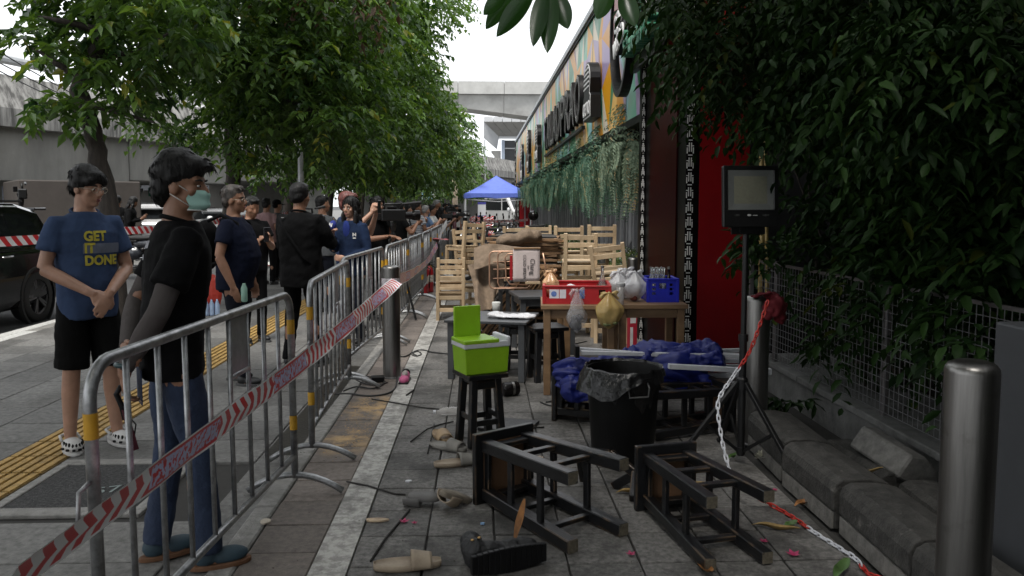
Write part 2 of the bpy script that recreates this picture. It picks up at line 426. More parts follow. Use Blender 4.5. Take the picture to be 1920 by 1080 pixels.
# kerb strip and gutter
gut = tag(MB().bx((-1.33, -6, -.138), (-1.13, 60, -.008)).build('gutter', M_slab), kind='structure')
sheet(-1.315, -1.14, 4.75, 7.4, -.004).build('wet_patch', M_wet, gut)
kb = tag(MB().bx((-1.13, -6, -.138), (-1.02, 60, -.03)).build('kerb', M_grout), kind='structure')
kme = ctile(.105, .985, h=.05, ch=.008, name='kerbstone')
for j in range(26): link('kerbstone', kme, M_kerb, kb, loc=(-1.077, 2.4 + j, .004), rot=(0, rnd.uniform(-.01, .01), rnd.uniform(-.003, .003)))
stp = tag(MB().bx((-.712, -6, -.138), (-.558, 60, .003)).build('painted_strip', M_stripe), kind='structure')
# outer kerb at the road, red and white blocks
ok = tag(MB().bx((-5.62, -6, -.139), (-5.3, 60, -.02)).build('road_kerb', M_grout), kind='structure')
rk = ctile(.155, .74, h=.05, ch=.01, name='kerb_block')
for j in range(34):
    for s_, xx in ((0, -5.54), (1, -5.38)):
        mm = [M_wpaint, M_rpaint, M_kerb][(j * 2 + s_) % 3 if s_ else 0]
        mk = rk if mm is M_wpaint else rk.copy(); 
        if mk is not rk: mk.materials.clear()
        link('kerb_block', mk, mm, ok, loc=(xx, 4 + .75 * j, 0))
mk = tag(MB().bx((-8.36, -6, -.137), (-8.2, 90, .04)).build('median_kerb', M_kerb), kind='structure')

# manhole cover with its light concrete frame
M_cover = mat('cover_asphalt', (.055, .054, .052), .85, col2=(.02, .02, .02), scale=55, bump=.8, bscale=120, thr=(.45, .6))
mc = empty('manhole_cover', (-2.06, 4.27, 0), 0, 'dark speckled square inspection cover set in the pavement beside the yellow tactile path', 'manhole cover')
q = MB(); q.bx((-.39, -.44, -.02), (.39, -.34, .002)); q.bx((-.39, .33, -.02), (.39, .42, .002)); q.bx((-.39, -.34, -.02), (-.335, .33, .002)); q.bx((.335, -.34, -.02), (.39, .33, .002))
q.build('frame', M_kerb, mc, bevel=.004)
MB().bx((-.33, -.335, -.02), (.33, .325, -.003)).build('cover', M_cover, mc, bevel=.004)
tm = text_mesh('57', .14, .001); o = link('number', tm, mat('faded_paint', (.22, .26, .25), .9), mc, loc=(.08, -.1, .0005), rot=(0, 0, R(20)))
# scattered sawdust patch on the brown tiles
M_saw = mat('sawdust', (.42, .27, .12), .95, var=.4, scale=30)
q = MB()
for i in range(420):
    c = rnd.choice([(-.86, 5.75, .11, .28), (-.82, 5.1, .1, .3)]); x = rnd.gauss(c[0], c[2] * .6); y = rnd.gauss(c[1], c[3] * .7)
    x = min(max(x, -1.0), -.72); s_ = rnd.uniform(.003, .012); a = rnd.uniform(0, 3)
    q.add([(x, y, .006), (x + s_ * math.cos(a), y + s_ * math.sin(a), .007), (x - s_ * math.sin(a), y + s_ * math.cos(a), .0085)], [(0, 1, 2)])
tag(q.build('sawdust', M_saw), 'sawdust scattered on the brown tiles beside the white strip', 'sawdust', kind='stuff')

# sandy patch swept over the brown tiles
def sand_patch(m, spots, c):
    t = m.node_tree; n = t.nodes; l = t.links; b = n['Principled BSDF']; g = n.new('ShaderNodeNewGeometry')
    z = n.new('ShaderNodeTexNoise'); z.inputs['Scale'].default_value = 9; z.inputs['Detail'].default_value = 8; l.new(g.outputs['Position'], z.inputs['Vector'])
    for (x, y, rx, ry) in spots:
        src = b.inputs['Base Color'].links[0].from_socket; mp = n.new('ShaderNodeMapping'); mp.vector_type = 'TEXTURE'; mp.inputs['Location'].default_value = (x, y, 0); mp.inputs['Scale'].default_value = (rx, ry, 1); l.new(g.outputs['Position'], mp.inputs['Vector'])
        ln = n.new('ShaderNodeVectorMath'); ln.operation = 'LENGTH'; l.new(mp.outputs[0], ln.inputs[0]); mr = n.new('ShaderNodeMapRange'); mr.inputs[1].default_value = 1.0; mr.inputs[2].default_value = .1; l.new(ln.outputs['Value'], mr.inputs[0])
        m2 = n.new('ShaderNodeMapRange'); m2.inputs[1].default_value = .40; m2.inputs[2].default_value = .62; l.new(z.outputs['Fac'], m2.inputs[0]); mu = n.new('ShaderNodeMath'); mu.operation = 'MULTIPLY'; l.new(mr.outputs[0], mu.inputs[0]); l.new(m2.outputs[0], mu.inputs[1])
        x_ = n.new('ShaderNodeMix'); x_.data_type = 'RGBA'; l.new(mu.outputs[0], x_.inputs['Factor']); l.new(src, x_.inputs[6]); x_.inputs[7].default_value = (*c, 1); l.new(x_.outputs[2], b.inputs['Base Color'])
sand_patch(M_brown, ((-.80, 5.85, .24, .50), (-.86, 5.0, .22, .36)), (.50, .33, .15))
# ================================================================== VIADUCT (left)
M_conc = stain(mat('viaduct_concrete', (.18, .176, .163), .85, var=.25, space='World', scale=1.2, bump=.2, bscale=30, stretch=(1, 1, .25)), (.10, .088, .07), .5, .5, .75, .5)
M_par = mat('parapet_concrete', (.30, .292, .275), .85, col2=(.085, .082, .077), space='World', scale=1.6, stretch=(3.5, 3.5, .35), thr=(.40, .60), bump=.2)
M_dark = mat('dark_cladding', (.055, .046, .040), .8, var=.15, space='World', scale=3)
M_rust = mat('rust_stain', (.15, .06, .03), .9)
vx0 = Vector((-13.7, 22.0, 0)); vdir = Vector((math.sin(R(20.2)), math.cos(R(20.2)), 0)); vn = Vector((-vdir.y, vdir.x, 0))  # vn points away from the street
via = empty('viaduct', vx0, math.atan2(vdir.y, vdir.x), 'long weathered concrete road viaduct crossing behind the street trees', 'viaduct')
# local: x along, y away from street
q = MB(); SEG = 6.0
for i in range(-3, 12):
    x0 = i * SEG; q = MB(); zb = 2.18 + .025 * max(0, min(x0, 50))
    q.bx((x0 + .015, .35, zb + .0), (x0 + SEG - .015, 7.5, 3.98)); q.build('girder_segment', M_conc, via, bevel=.02)
    q = MB(); q.bx((x0 + .02, 0.0, 3.70), (x0 + SEG - .02, 7.6, 4.22))
    q.add([(x0 + .02, .02, 4.22), (x0 + SEG - .02, .02, 4.22), (x0 + SEG - .02, .42, 5.2), (x0 + .02, .42, 5.2), (x0 + .02, .75, 4.22), (x0 + SEG - .02, .75, 4.22), (x0 + SEG - .02, .65, 5.2), (x0 + .02, .65, 5.2)],
          [(0, 1, 2, 3), (3, 2, 6, 7), (7, 6, 5, 4), (0, 3, 7, 4), (1, 5, 6, 2)])
    q.build('parapet_segment', M_par, via)
MB().bx((9.55, .335, 2.4), (9.62, .345, 3.7)).build('rust_streak', M_rust, via); MB().bx((4.4, .336, 2.6), (4.9, .346, 3.69)).build('stain_streak', mat('brown_stain', (.26, .2, .14), .9, space='World', scale=4, stretch=(1, 1, .2)), via)
for x in (3.0, 18.5, 33, 47): MB().bx((x - 1.0, 1.0, -.14), (x + 1.0, 6.4, 2.6)).build('pier', M_conc, via, bevel=.05)
MB().tube([(-3, .6, 5.75), (9, .6, 5.55), (22, .6, 5.4)], .14, 10).build('pipe_rail', mat('pipe_grey', (.42, .43, .44), .5), via)
# dark clad box under the viaduct
db = MB(); a = A(40, 470, 20.5); b = A(268, 470, 22.2)
db.bx((0, 0, -.1), ((b - a).length, 3.0, 2.13))
tag(db.build('dark_kiosk', M_dark, None, bevel=.03, loc=(a.x, a.y, 0), rot=(0, 0, math.atan2((b - a).y, (b - a).x))), 'dark brown windowless cabin under the viaduct behind the black car', 'cabin')

# ------------------------------------------------------------------ monorail beam and station
M_beam = stain(mat('beam_concrete', (.40, .40, .385), .8, var=.15, space='World', scale=.8, bump=.1), (.18, .17, .16), .35, .52, .7, .5)
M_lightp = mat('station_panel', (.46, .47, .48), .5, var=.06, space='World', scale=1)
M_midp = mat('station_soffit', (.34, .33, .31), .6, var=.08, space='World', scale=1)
M_dkglass = mat('station_dark', (.03, .033, .038), .3, var=.2)
M_blueg = mat('station_column', (.27, .32, .40), .5)
Yb = 70.0
beam = empty('rail_beam', (0, Yb, 0), 0, 'huge pale concrete elevated rail beam spanning the sky', 'rail beam')
for i in range(10):
    xa, xb = -30 + 4 * i, -26 + 4 * i
    def zb(x): return 9.55 - .018 * (x + 8) ** 1.0 if x > -8 else 9.55
    q = MB(); q.add([(xa + .02, 0, 11.07), (xb - .02, 0, 11.07), (xb - .02, 0, 12.15), (xa + .02, 0, 12.15), (xa + .02, 5, 11.07), (xb - .02, 5, 11.07), (xb - .02, 5, 12.15), (xa + .02, 5, 12.15)],
                    [(0, 1, 2, 3), (3, 2, 6, 7), (1, 5, 6, 2), (0, 3, 7, 4), (0, 4, 5, 1), (4, 7, 6, 5)])
    q.build('edge_panel', M_beam, beam)
    z0, z1 = [10.6 - .122 * max(0, x + 7) for x in (xa, xb)]
    q = MB(); q.add([(xa, .7, z0), (xb - .03, .7, z1), (xb - .03, .3, 11.05), (xa, .3, 11.05), (xa, 4, z0), (xb - .03, 4, z1), (xb - .03, 4.6, 11.05), (xa, 4.6, 11.05)],
                    [(0, 1, 2, 3), (1, 5, 6, 2), (0, 3, 7, 4), (0, 4, 5, 1), (4, 7, 6, 5)])
    q.build('beam_segment', M_beam, beam)
MB().bx((-26, .8, -.14), (-23, 4.2, 10.5)).build('pier', M_beam, beam); MB().bx((9, .8, -.14), (12, 4.2, 8.2)).build('pier', M_beam, beam)
Ys = 95.0
def SP(px, py): p = A(px, py, Ys); return p.x, p.z
st = empty('station_building', (0, Ys, 0), 0, 'grey elevated station with slanted panelled roof and dark glazed hall', 'station')
xl, zt = SP(907, 219); xr = SP(1150, 219)[0]; zr2 = SP(907, 228)[1]; xs_, zs = SP(936, 253)
# roof fascia, slanted soffit panels
n = 14
for i in range(n):
    a0 = xl + (xr - xl) * i / n + .03; a1 = xl + (xr - xl) * (i + 1) / n - .03
    MB().bx((a0, 0, zr2), (a1, 12, zt)).build('roof_panel', M_lightp, st)
    b0 = xs_ + (xr - xs_) * i / n; b1 = xs_ + (xr - xs_) * (i + 1) / n - .03
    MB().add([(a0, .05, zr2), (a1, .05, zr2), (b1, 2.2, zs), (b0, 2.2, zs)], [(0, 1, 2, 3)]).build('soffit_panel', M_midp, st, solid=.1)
ze = SP(930, 277)[1]; xe = SP(932, 277)[0]
MB().add([(xl, .06, zr2), (xs_, 2.2, zs), (xe, 2.2, ze), (xl, .06, SP(907, 258)[1])], [(0, 1, 2, 3)]).build('gable_panel', M_lightp, st, solid=.1)
MB().bx((xs_, 2.0, SP(936, 257)[1]), (xr, 2.4, zs)).build('eave_beam', M_lightp, st)
x1, _ = SP(947, 257); MB().bx((x1 - .05, 2.5, SP(0, 300)[1]), (xr, 12, SP(0, 257)[1])).build('glass_hall', M_dkglass, st)
MB().bx((x1, 2.3, SP(0, 274)[1]), (xr, 2.45, SP(0, 272)[1])).build('glazing_bar', M_lightp, st)
MB().bx((SP(941, 0)[0], 1.8, SP(0, 320)[1]), (SP(947, 0)[0], 2.45, SP(0, 257)[1])).build('column', M_blueg, st)
q = MB(); pts = [SP(922, 280), SP(940, 280), SP(940, 320), SP(931, 320), SP(928, 288)]
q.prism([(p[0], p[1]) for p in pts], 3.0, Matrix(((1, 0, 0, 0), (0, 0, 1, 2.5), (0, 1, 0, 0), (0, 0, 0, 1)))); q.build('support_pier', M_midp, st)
for i in range(6):
    a0 = SP(935 + i * 24, 0)[0]; MB().bx((a0 + .05, 1.5, SP(0, 333)[1]), (a0 + 1.45, 2.2, SP(0, 320)[1])).build('base_panel', M_lightp, st)
    MB().bx((a0 + .05, 1.6, -.1), (a0 + 1.45, 2.6, SP(0, 334)[1])).build('wall_panel', M_lightp, st)
# machines on the terrace
for k, (a0, a1) in enumerate(((948, 962), (966, 982))):
    e = empty('rooftop_unit', A((a0 + a1) / 2, 319, Ys + 2), 0, ['left', 'right'][k] + ' white plant unit with fans standing under the station roof', 'air conditioner')
    wdt = SP(a1, 0)[0] - SP(a0, 0)[0]; MB().bx((-wdt / 2, 0, .1), (wdt / 2, .8, .95)).build('housing', M_lightp, e)
    for j in range(3): MB().lathe([(.16, 0), (.16, .3)], 10, (-wdt / 2 + .25 + j * .42, .4, .95)).build('fan', M_dkglass, e)
# lower concrete wall / ramp far away
lw = empty('far_viaduct', (0, 110, 0), 0, 'low weathered concrete ramp far behind the blue canopy', 'viaduct')
p0, p1 = A(860, 342, 110), A(1010, 320, 110)
MB().bx((p0.x - 8, 0, p0.z), (p1.x + 4, 2, p1.z)).build('parapet', M_par, lw); MB().bx((p0.x - 8, 1, p0.z - 1), (p1.x + 4, 6, p0.z - .01)).build('girder', M_conc, lw)
MB().bx((A(892, 0, 110).x, 1.2, -.1), (A(1000, 0, 110).x, 5, p0.z - 1.01)).build('wall', M_beam, lw)
# lamp posts
def lamp(px, top, base, Y, arm, label, r=.06):
    p = A(px, top, Y); e = empty('street_lamp', (p.x, Y, 0), 0, label, 'street lamp')
    MB().tube([(0, 0, -.1), (0, 0, p.z)], [r, r * .6], 8).build('pole', mat('galvanised', (.42, .43, .44), .45, .6, var=.1), e)
    if arm: MB().tube([(0, 0, p.z - .02), (-arm, 0, p.z + .05)], r * .5, 6).build('arm', mat('galvanised', (.4, .4, .4)), e); MB().box((-arm - .3, 0, p.z + .05), (.7, .25, .12)).build('lamp_head', mat('galvanised', (.4, .4, .4)), e)
lamp(909, 262, 0, 60, 0, 'slim grey pole standing in front of the station gable', .08)
lamp(885, 264, 0, 120, 1.0, 'distant lamp post with a short arm left of the station')
lamp(913.5, 288, 0, 140, 0, 'thin far lamp post between tree crown and station pier', .1)
lamp(563, 285, 0, 13.5, 0, 'grey metal pole between tree trunks behind the cameraman', .075)

# ================================================================== RESTAURANT BUILDING
M_black = mat('black_metal', (.005, .005, .0055), .45, var=.2, spec=.2)
M_blackg = mat('black_gloss', (.006, .005, .005), .2, var=.1, spec=.25)
M_blackp = mat('black_pillar', (.004, .0035, .0035), .4, var=.1, spec=.06)
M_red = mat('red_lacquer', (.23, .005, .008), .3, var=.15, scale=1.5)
M_white = mat('white_paint', (.72, .72, .70), .5, var=.08)
bld = empty('restaurant_building', (1.8, 8.9, 0), R(0.23), 'low restaurant frontage with colourful faceted fascia over dark vertical boards', 'building')
# local frame: y along street, x into the building (street side is x=0)
FT, FB, FL = 4.5, 2.53, 29.7
pal = [lin(c) for c in ('#6fbfa2', '#1f7d55', '#e29a08', '#f0c070', '#8a2f2c', '#b09cc4', '#9accd4', '#e29a08', '#eaa61c', '#2f9068', '#e6d8c0')]
def paint_mat():
    m = bpy.data.materials.new('mural_paint'); m.use_nodes = True; n = m.node_tree.nodes; l = m.node_tree.links; b = n['Principled BSDF']
    a = n.new('ShaderNodeAttribute'); a.attribute_name = 'paint'; z = n.new('ShaderNodeTexNoise'); z.inputs['Scale'].default_value = 3; z.inputs['Detail'].default_value = 8
    x = n.new('ShaderNodeMix'); x.data_type = 'RGBA'; x.blend_type = 'MULTIPLY'; x.inputs['Factor'].default_value = .18
    r = n.new('ShaderNodeValToRGB'); r.color_ramp.elements[0].position = .3; r.color_ramp.elements[0].color = (.5, .5, .5, 1)
    l.new(z.outputs['Fac'], r.inputs['Fac']); l.new(a.outputs['Color'], x.inputs[6]); l.new(r.outputs['Color'], x.inputs[7]); l.new(x.outputs[2], b.inputs['Base Color'])
    b.inputs['Roughness'].default_value = .35
    return m
M_mural = paint_mat()
edges = [0.0, 1.05, 4.0, 9.3, 13.5, 18, 22, 26, FL]
r2 = random.Random(21)
for i in range(len(edges) - 1):
    a, b = edges[i] + .02, edges[i + 1] - .02
    cols = max(2, int((b - a) / .5)); q = MB(); fc = []
    zs = [FB, FB + (FT - FB) * .38, FB + (FT - FB) * .72, FT]
    pt = {}
    for j in range(4):
        for k in range(cols + 1):
            yy = a + (b - a) * k / cols; zz = zs[j]
            if 0 < k < cols: yy += r2.uniform(-.32, .32) * (b - a) / cols * 1.3
            if 0 < j < 3: zz += r2.uniform(-.34, .34)
            pt[j, k] = (-.0, yy, zz)
    for j in range(3):
        for k in range(cols):
            A_, B_, C_, D_ = pt[j, k], pt[j, k + 1], pt[j + 1, k + 1], pt[j + 1, k]
            tr = [(A_, B_, C_), (A_, C_, D_)] if r2.random() < .5 else [(A_, B_, D_), (B_, C_, D_)]
            for t in tr:
                col = pal[r2.randrange(len(pal))]; n0 = len(q.v); q.add(t, [(0, 2, 1)])
                f = r2.randrange(3); pale = r2.choice([.0, .15, .5])
                for w_ in (0, 2, 1):
                    kk = pale if w_ == f else 0; fc.append(tuple(c * (1 - kk) + kk * .62 for c in col) + (1,))
    o = q.build('fascia_panel', M_mural, bld)
    ca = o.data.color_attributes.new('paint', 'FLOAT_COLOR', 'CORNER')
    ca.data.foreach_set('color', [c for k in fc for c in k])
q = MB(); q.bx((.004, 0, FB), (.5, FL, FT)); q.build('fascia_box', M_black, bld)
MB().bx((-.06, -.02, FT), (.55, FL + .02, FT + .1)).build('coping', mat('coping_grey', (.42, .44, .46), .5), bld); MB().bx((-.03, -.02, FT - .05), (-.004, FL, FT - .002)).build('top_trim', M_black, bld)
MB().bx((.0, 0, FB - .09), (.9, FL, FB - .004)).build('soffit', M_black, bld)
MB().bx((.88, -1.5, -.1), (4, FL, FB - .2)).build('inner_wall', mat('inner_dark', (.02, .02, .022), .7), bld)
MB().bx((.52, 0, FB), (6, FL, FT - .15)).build('roof_block', M_black, bld)
M_board = mat('grey_board', (.17, .17, .18), .55, var=.5, scale=3, stretch=(1, 1, .3), obj_var=.5)
M_boardl = mat('pale_board', (.34, .34, .36), .5, var=.25, scale=3, stretch=(1, 1, .3), obj_var=.3)
yy = -.2; i = 0
while yy < FL:
    wd = .42 if i % 2 == 0 else .16
    MB().bx((.80 - (.05 if i % 2 else 0), yy + .02, .0), (.88, yy + wd - .01, FB - .21)).build('board', M_board if i % 2 == 0 else M_boardl, bld, bevel=.006)
    yy += wd; i += 1
for (y0, z0, z1) in ((1.35, .5, 1.15), (4.4, .9, 1.5)):   # torn board
    MB().add([(.74, y0, z0), (.73, y0 + .22, z0 - .1), (.72, y0 + .18, z1), (.735, y0 + .04, z1 + .1)], [(0, 1, 2, 3)]).build('torn_panel', M_boardl, bld, solid=.01)
# red and black portal pillar with fret bands ------------------------------
def fret_band(L_, wd, step):
    """white fretwork relief on a black band: list of boxes in (u across, v up)"""
    bars = []; v = 0
    while v + step < L_:
        t = wd * .13
        bars += [(0, v, t, step * .40), (wd - t, v, t, step * .40), (wd * .28, v + step * .12, t, step * .6), (wd * .60, v + step * .12, t, step * .6),
                 (0, v + step * .48, wd * .28, t), (wd * .72, v + step * .48, wd * .28, t), (wd * .2, v + step * .86, wd * .6, t)]
        v += step
    return bars
M_fret = mat('fret_white', (.62, .62, .60), .5, var=.15)
def portal(loc, rot, dx, dy, h, label, step=.13):
    e = empty('portal_pillar', loc, rot, label, 'pillar')
    MB().bx((0, 0, -.1), (dx, dy, h)).build('core', M_blackp, e, bevel=.006); MB().bx((-.05, dy - .14, -.1), (-.001, dy - .02, h)).build('edge_post', M_blackp, e)
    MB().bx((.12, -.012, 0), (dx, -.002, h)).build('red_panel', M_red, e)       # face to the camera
    MB().bx((-.012, .30, 0), (-.002, dy - .42, h)).build('shaded_red_panel', mat('shaded_red_gloss', (.02, .0008, .0010), .4, var=.3, scale=1.5, spec=.03), e)         # face to the street; recess shade is put into its near-black red
    for x0, y0, wd in ((.004, -.002, .062), (-.044, dy - .142, .030)):
        q = MB()
        for (u, v, a_, b_) in fret_band(h, wd, step): q.bx((x0 + u, y0 - .006, v), (x0 + u + a_, y0, v + b_))
        q.build('fret_band', M_fret, e)
    return e
portal((1.80, 7.0, 0), 0, .56, 1.88, 5.2, 'tall red and black pillar with white fret borders beside the wooden table')
portal((1.74, 39.0, 0), 0, .9, 1.6, 4.7, 'far red and black pillar at the end of the fern frontage', .3)
# signs --------------------------------------------------------------------
M_signw = mat('sign_white', (.66, .66, .66), .5)
def letters(txt, y_left, width, zc, height, x, names='letter'):
    """raised inline letters on the street side; text starts at the far end"""
    e = empty('letter_sign', (x, 0, zc), 0, 'row of tall black raised letters with white inline stripes reading ' + txt, 'sign')
    n = len(txt); wd = width / n
    for i, ch in enumerate(txt):
        yc = y_left - wd * (i + .5)
        q = text_mesh(ch, height * 1.38, .045, bold=.02)
        xs = [v.co.x for v in q.vertices]; fx = wd * .90 / (max(xs) - min(xs) + 1e-6)
        o = link('letter', q, M_black, e, loc=(0, yc, 0)); rotm = Matrix(((0, 0, -1), (-1, 0, 0), (0, 1, 0))).to_4x4()
        o.matrix_local = Matrix.Translation((0, yc, 0)) @ rotm @ Matrix.Diagonal((fx, 1, 1, 1))
        for dz, off, mm in ((.049, -.002, M_signw), (.053, -.015, M_black), (.057, -.026, M_signw), (.061, -.040, M_black)):
            q2 = text_mesh(ch, height * 1.38, 0, bold=off)
            if len(q2.polygons): o2 = link('inline', q2, mm, o); o2.location = (0, 0, dz)
    MB().bx((-.03, y_left - width - .1, -height * .62), (.03, y_left + .1, -height * .55)).build('rail', M_black, e)
    return e
letters('TALADPRAO', 21.6, 7.9, 3.30, .84, 1.73)
def badge(y, z, wd, ht, label, thai='ตลาด'):
    e = empty('badge_sign', (1.76, y, z), 0, label, 'sign')
    mt = Matrix(((0, 0, -1, 0), (-1, 0, 0, 0), (0, 1, 0, 0), (0, 0, 0, 1)))
    out = [(-wd / 2, -ht / 2), (wd / 2, -ht / 2), (wd / 2, -ht * .12), (wd * .38, -ht * .06)] + [(wd * .45 * math.cos(a), ht * .18 + ht * .32 * math.sin(a)) for a in [k * math.pi / 10 for k in range(11)]] + [(-wd * .38, -ht * .06), (-wd / 2, -ht * .12)]
    MB().prism(out, .15, mt).build('back_box', M_black, e)
    inn = [(x * .93, y_ * .95) for x, y_ in out]; MB().prism(inn, .155, mt).build('face', M_signw, e); inn = [(x * .86, y_ * .9) for x, y_ in out]; MB().prism(inn, .16, mt).build('face_inner', M_black, e)
    q = MB()
    for k in range(5): q.m = 0; q.box((-.163, 0, ht * (.05 + .08 * k)), (.012, wd * (.66 - .08 * max(0, k - 2)), ht * .03))
    q.build('stripes', M_signw, e)
    tm = text_mesh(thai, wd * .42, .004, bold=.004); o = link('lettering', tm, M_signw, e); o.matrix_local = Matrix.Translation((-.163, 0, -ht * .3)) @ mt
    return e
badge(12.25, 3.22, .82, .86, 'black crown shaped badge sign with white stripes beside the big letters')
badge(23.6, 3.3, 1.0, 1.1, 'small black badge sign left of the tall letters')
badge(32.5, 3.2, 1.2, 1.5, 'rounded black sign near the far end of the fascia')
badge(28.0, 3.35, .8, 1.5, 'narrow brown sign on the far part of the fascia')
ring = empty('ring_sign', (1.68, 9.55, 3.58), 0, 'large black oval ring sign with raised script on the faceted fascia', 'sign')
q = MB(); nn = 40
for k in range(nn):
    a = 2 * math.pi * k / nn
ro, ri = .80, .73
q.lathe([(ri, -.05), (ro, -.05), (ro, .06), (ri, .06), (ri, -.05)], 48, axis=Matrix(((0, 0, -1), (0, .8, 0), (1, 0, 0))), cap=False); q.build('ring', M_black, ring, smooth=False)
q = MB(); q.prism([(-.42, -.2), (-.1, -.3), (.42, -.05), (.44, .22), (.1, .26), (-.4, .08)], .05, Matrix(((0, 0, -1, 0), (-1, 0, 0, 0), (0, 1, 0, 0), (0, 0, 0, 1)))); q.build('script_back', M_black, ring)
mt = Matrix(((0, 0, -1, 0), (-1, 0, 0, 0), (0, 1, 0, 0), (0, 0, 0, 1)))
for k, (t_, zz) in enumerate((('ลาด', .12), ('พร้าว', -.14))):
    tm = text_mesh(t_, .34, .01, bold=.004); o = link('script', tm, M_signw, ring); o.matrix_local = Matrix.Translation((-.06, 0, zz)) @ mt @ Matrix.Rotation(R(14), 4, 'Z')
MB().prism([(-.45, -.1), (.5, .1), (.3, .62), (-.3, .6)], .05, mt).build('red_field', M_red, ring)
gs = empty('green_sign', (1.66, 8.35, 3.24), 0, 'green raised lettering half hidden by the dark foliage', 'sign')
tm = text_mesh('ร้านอาหาร', .34, .08, bold=.006); o = link('lettering', tm, mat('sign_green', (.03, .16, .09), .4), gs); o.matrix_local = mt
MB().bx((.03, -.7, -.26), (.09, .75, .3)).build('back_box', M_black, gs)

# ------------------------------------------------------------------ hanging ferns
M_fern = leafmat('fern_leaf', (.045, .115, .075), (.17, .29, .20), .5, .25)
M_fernd = leafmat('fern_dry', (.075, .12, .075), (.23, .30, .20), .6, .2)
def fern(x, y, ztop, ln, n, label, dry=0.0):
    e = empty('hanging_fern', (x, y, ztop), 0, label, 'hanging plant', 'ferns hanging in a row under the fascia')
    P = []; D = []; U = []; Ls = []; Wd = []; V = []
    for i in range(n):
        a = nrg.uniform(0, 2 * math.pi); rr = nrg.uniform(.15, .62); l_ = ln * nrg.uniform(.35, 1.05)
        d0 = np.array([math.cos(a), math.sin(a), 0]); k = 32; ph_ = nrg.uniform(0, 6.28); tv = nrg.uniform(0, 1)
        for j in range(k):
            t = j / (k - 1); rad = rr * min(1, 2.2 * t) ; p = d0 * rad + np.array([0, 0, .26 * math.sin(min(1, t * 2.6) * math.pi) * (rr / .4) - l_ * max(0, t - .12)])
            tang = d0 * (1.2 if t < .3 else .1) + np.array([0, 0, .4 if t < .15 else -1.0])
            for sg in (1, -1):
                sd = np.array([-d0[1], d0[0], 0]) * sg
                P.append(p + sd * .0 + np.array([math.sin(ph_ + 4 * t), math.cos(ph_ + 3 * t), 0]) * .05 * t); D.append(tang * .6 + sd * .75 + nrg.normal(0, .15, 3)); U.append(d0 + np.array([0, 0, .3])); Ls.append(.085 * (1 - .55 * t)); Wd.append(.019); V.append(np.clip(tv + nrg.normal(0, .12), 0, 1))
    me = leaf_mesh(np.array(P), np.array(D), np.array(U), np.array(Ls), np.array(Wd), np.array(V), name='fronds')
    link('fronds', me, M_fernd if dry else M_fern, e)
    MB().lathe([(.08, -.12), (.15, 0), (.16, .02)], 12).build('basket', M_black, e)
    MB().tube([(-.12, 0, 0), (0, 0, .3)], .004, 4).tube([(.12, 0, 0), (0, 0, .3)], .004, 4).build('hanger', M_black, e)
fpx = [1197, 1146, 1110, 1084, 1064, 1049, 1037, 1028, 1020, 1013, 1007, 1002, 998, 995]
for i, px in enumerate(fpx):
    y = 1.99 * F / (px - 903); 
    fern(1.99, y, 2.36 if i else 2.42, 1.2 if i < 2 else 1.0 + .08 * (i % 3), 110 if i < 3 else 66, ['pale dry fronded hanging fern beside the portal pillar', 'large green hanging fern second from the portal pillar', 'bushy green hanging fern third from the portal pillar'][i] if i < 3 else ['fourth', 'fifth', 'sixth', 'seventh', 'eighth', 'ninth', 'tenth', 'eleventh', 'twelfth', 'thirteenth', 'last'][i - 3] + ' green fern from the portal pillar in the row under the fascia', 1.0 if i == 0 else 0)
# ================================================================== RIGHT EDGE: kerb blocks, low wall, fence, cabinet
M_blk = stain(mat('kerbblock_black', (.06, .057, .052), .85, col2=(.022, .021, .019), space='World', scale=16, bump=.7, bscale=90, thr=(.35, .7)), (.22, .21, .19), 9, .60, .74, .55)
M_blkraw = mat('kerbblock_raw', (.17, .162, .148), .9, var=.35, space='World', scale=18, bump=.6)
def kerb_block(loc, rot, ln, label, dep=.36, h=.235):
    e = empty('kerb_block', loc, rot, label, 'kerb block', 'kerb blocks lying along the planter')
    pr = [(0, .09), (0, h - .055), (.015, h - .02), (.05, h), (.17, h), (.26, h - .02), (.33, h - .08), (.35, h - .15), (.35, .0), (.012, .0), (.012, .085)]
    mt = Matrix(((1, 0, 0, 0), (0, 0, 1, 0), (0, 1, 0, 0), (0, 0, 0, 1)))
    MB().prism(pr, ln, mt).build('stone', M_blk, e, bevel=.012, seg=2)
    MB().bx((.001, .012, 0), (.02, ln - .012, .08)).build('unpainted_foot', M_blkraw, e)
for (y0, ln, r_, lab) in ((2.18, .66, 1, 'dark kerb block nearest the camera beside the steel bollard'), (2.87, .62, -1, 'weathered kerb block with pale scuffs beside the chain'),
                          (3.52, .60, 1, 'dark rounded kerb block under the tripod foot'), (4.16, .62, -2, 'farthest rounded kerb block by the white flower')):
    kerb_block((1.62 + rnd.uniform(-.01, .01), y0, 0), R(r_), ln, lab)
for (x, y0, ln, r_, lab) in ((2.0, 2.5, .6, 3, 'second row kerb block behind the nearest one, half buried'), (1.99, 3.15, .58, -4, 'second row dark kerb block under the dry curled leaf'), (1.98, 3.8, .6, 4, 'second row kerb block behind the scuffed one')):
    kerb_block((x, y0, -.09), R(r_), ln, lab, h=.25)
tb = empty('tilted_block', (2.06, 3.78, .15), (R(8), R(32), R(14)), 'loose pale block tipped against the low planter wall', 'concrete block')
MB().prism([(0, 0), (.3, 0), (.3, .1), (.24, .17), (.1, .2), (0, .16)], .5, Matrix(((.8, 0, 0, 0), (0, 0, .8, 0), (0, .8, 0, 0), (0, 0, 0, 1)))).build('stone', mat('pale_stone', (.15, .145, .135), .9, var=.35, space='World', scale=18, bump=.5), tb, bevel=.01)
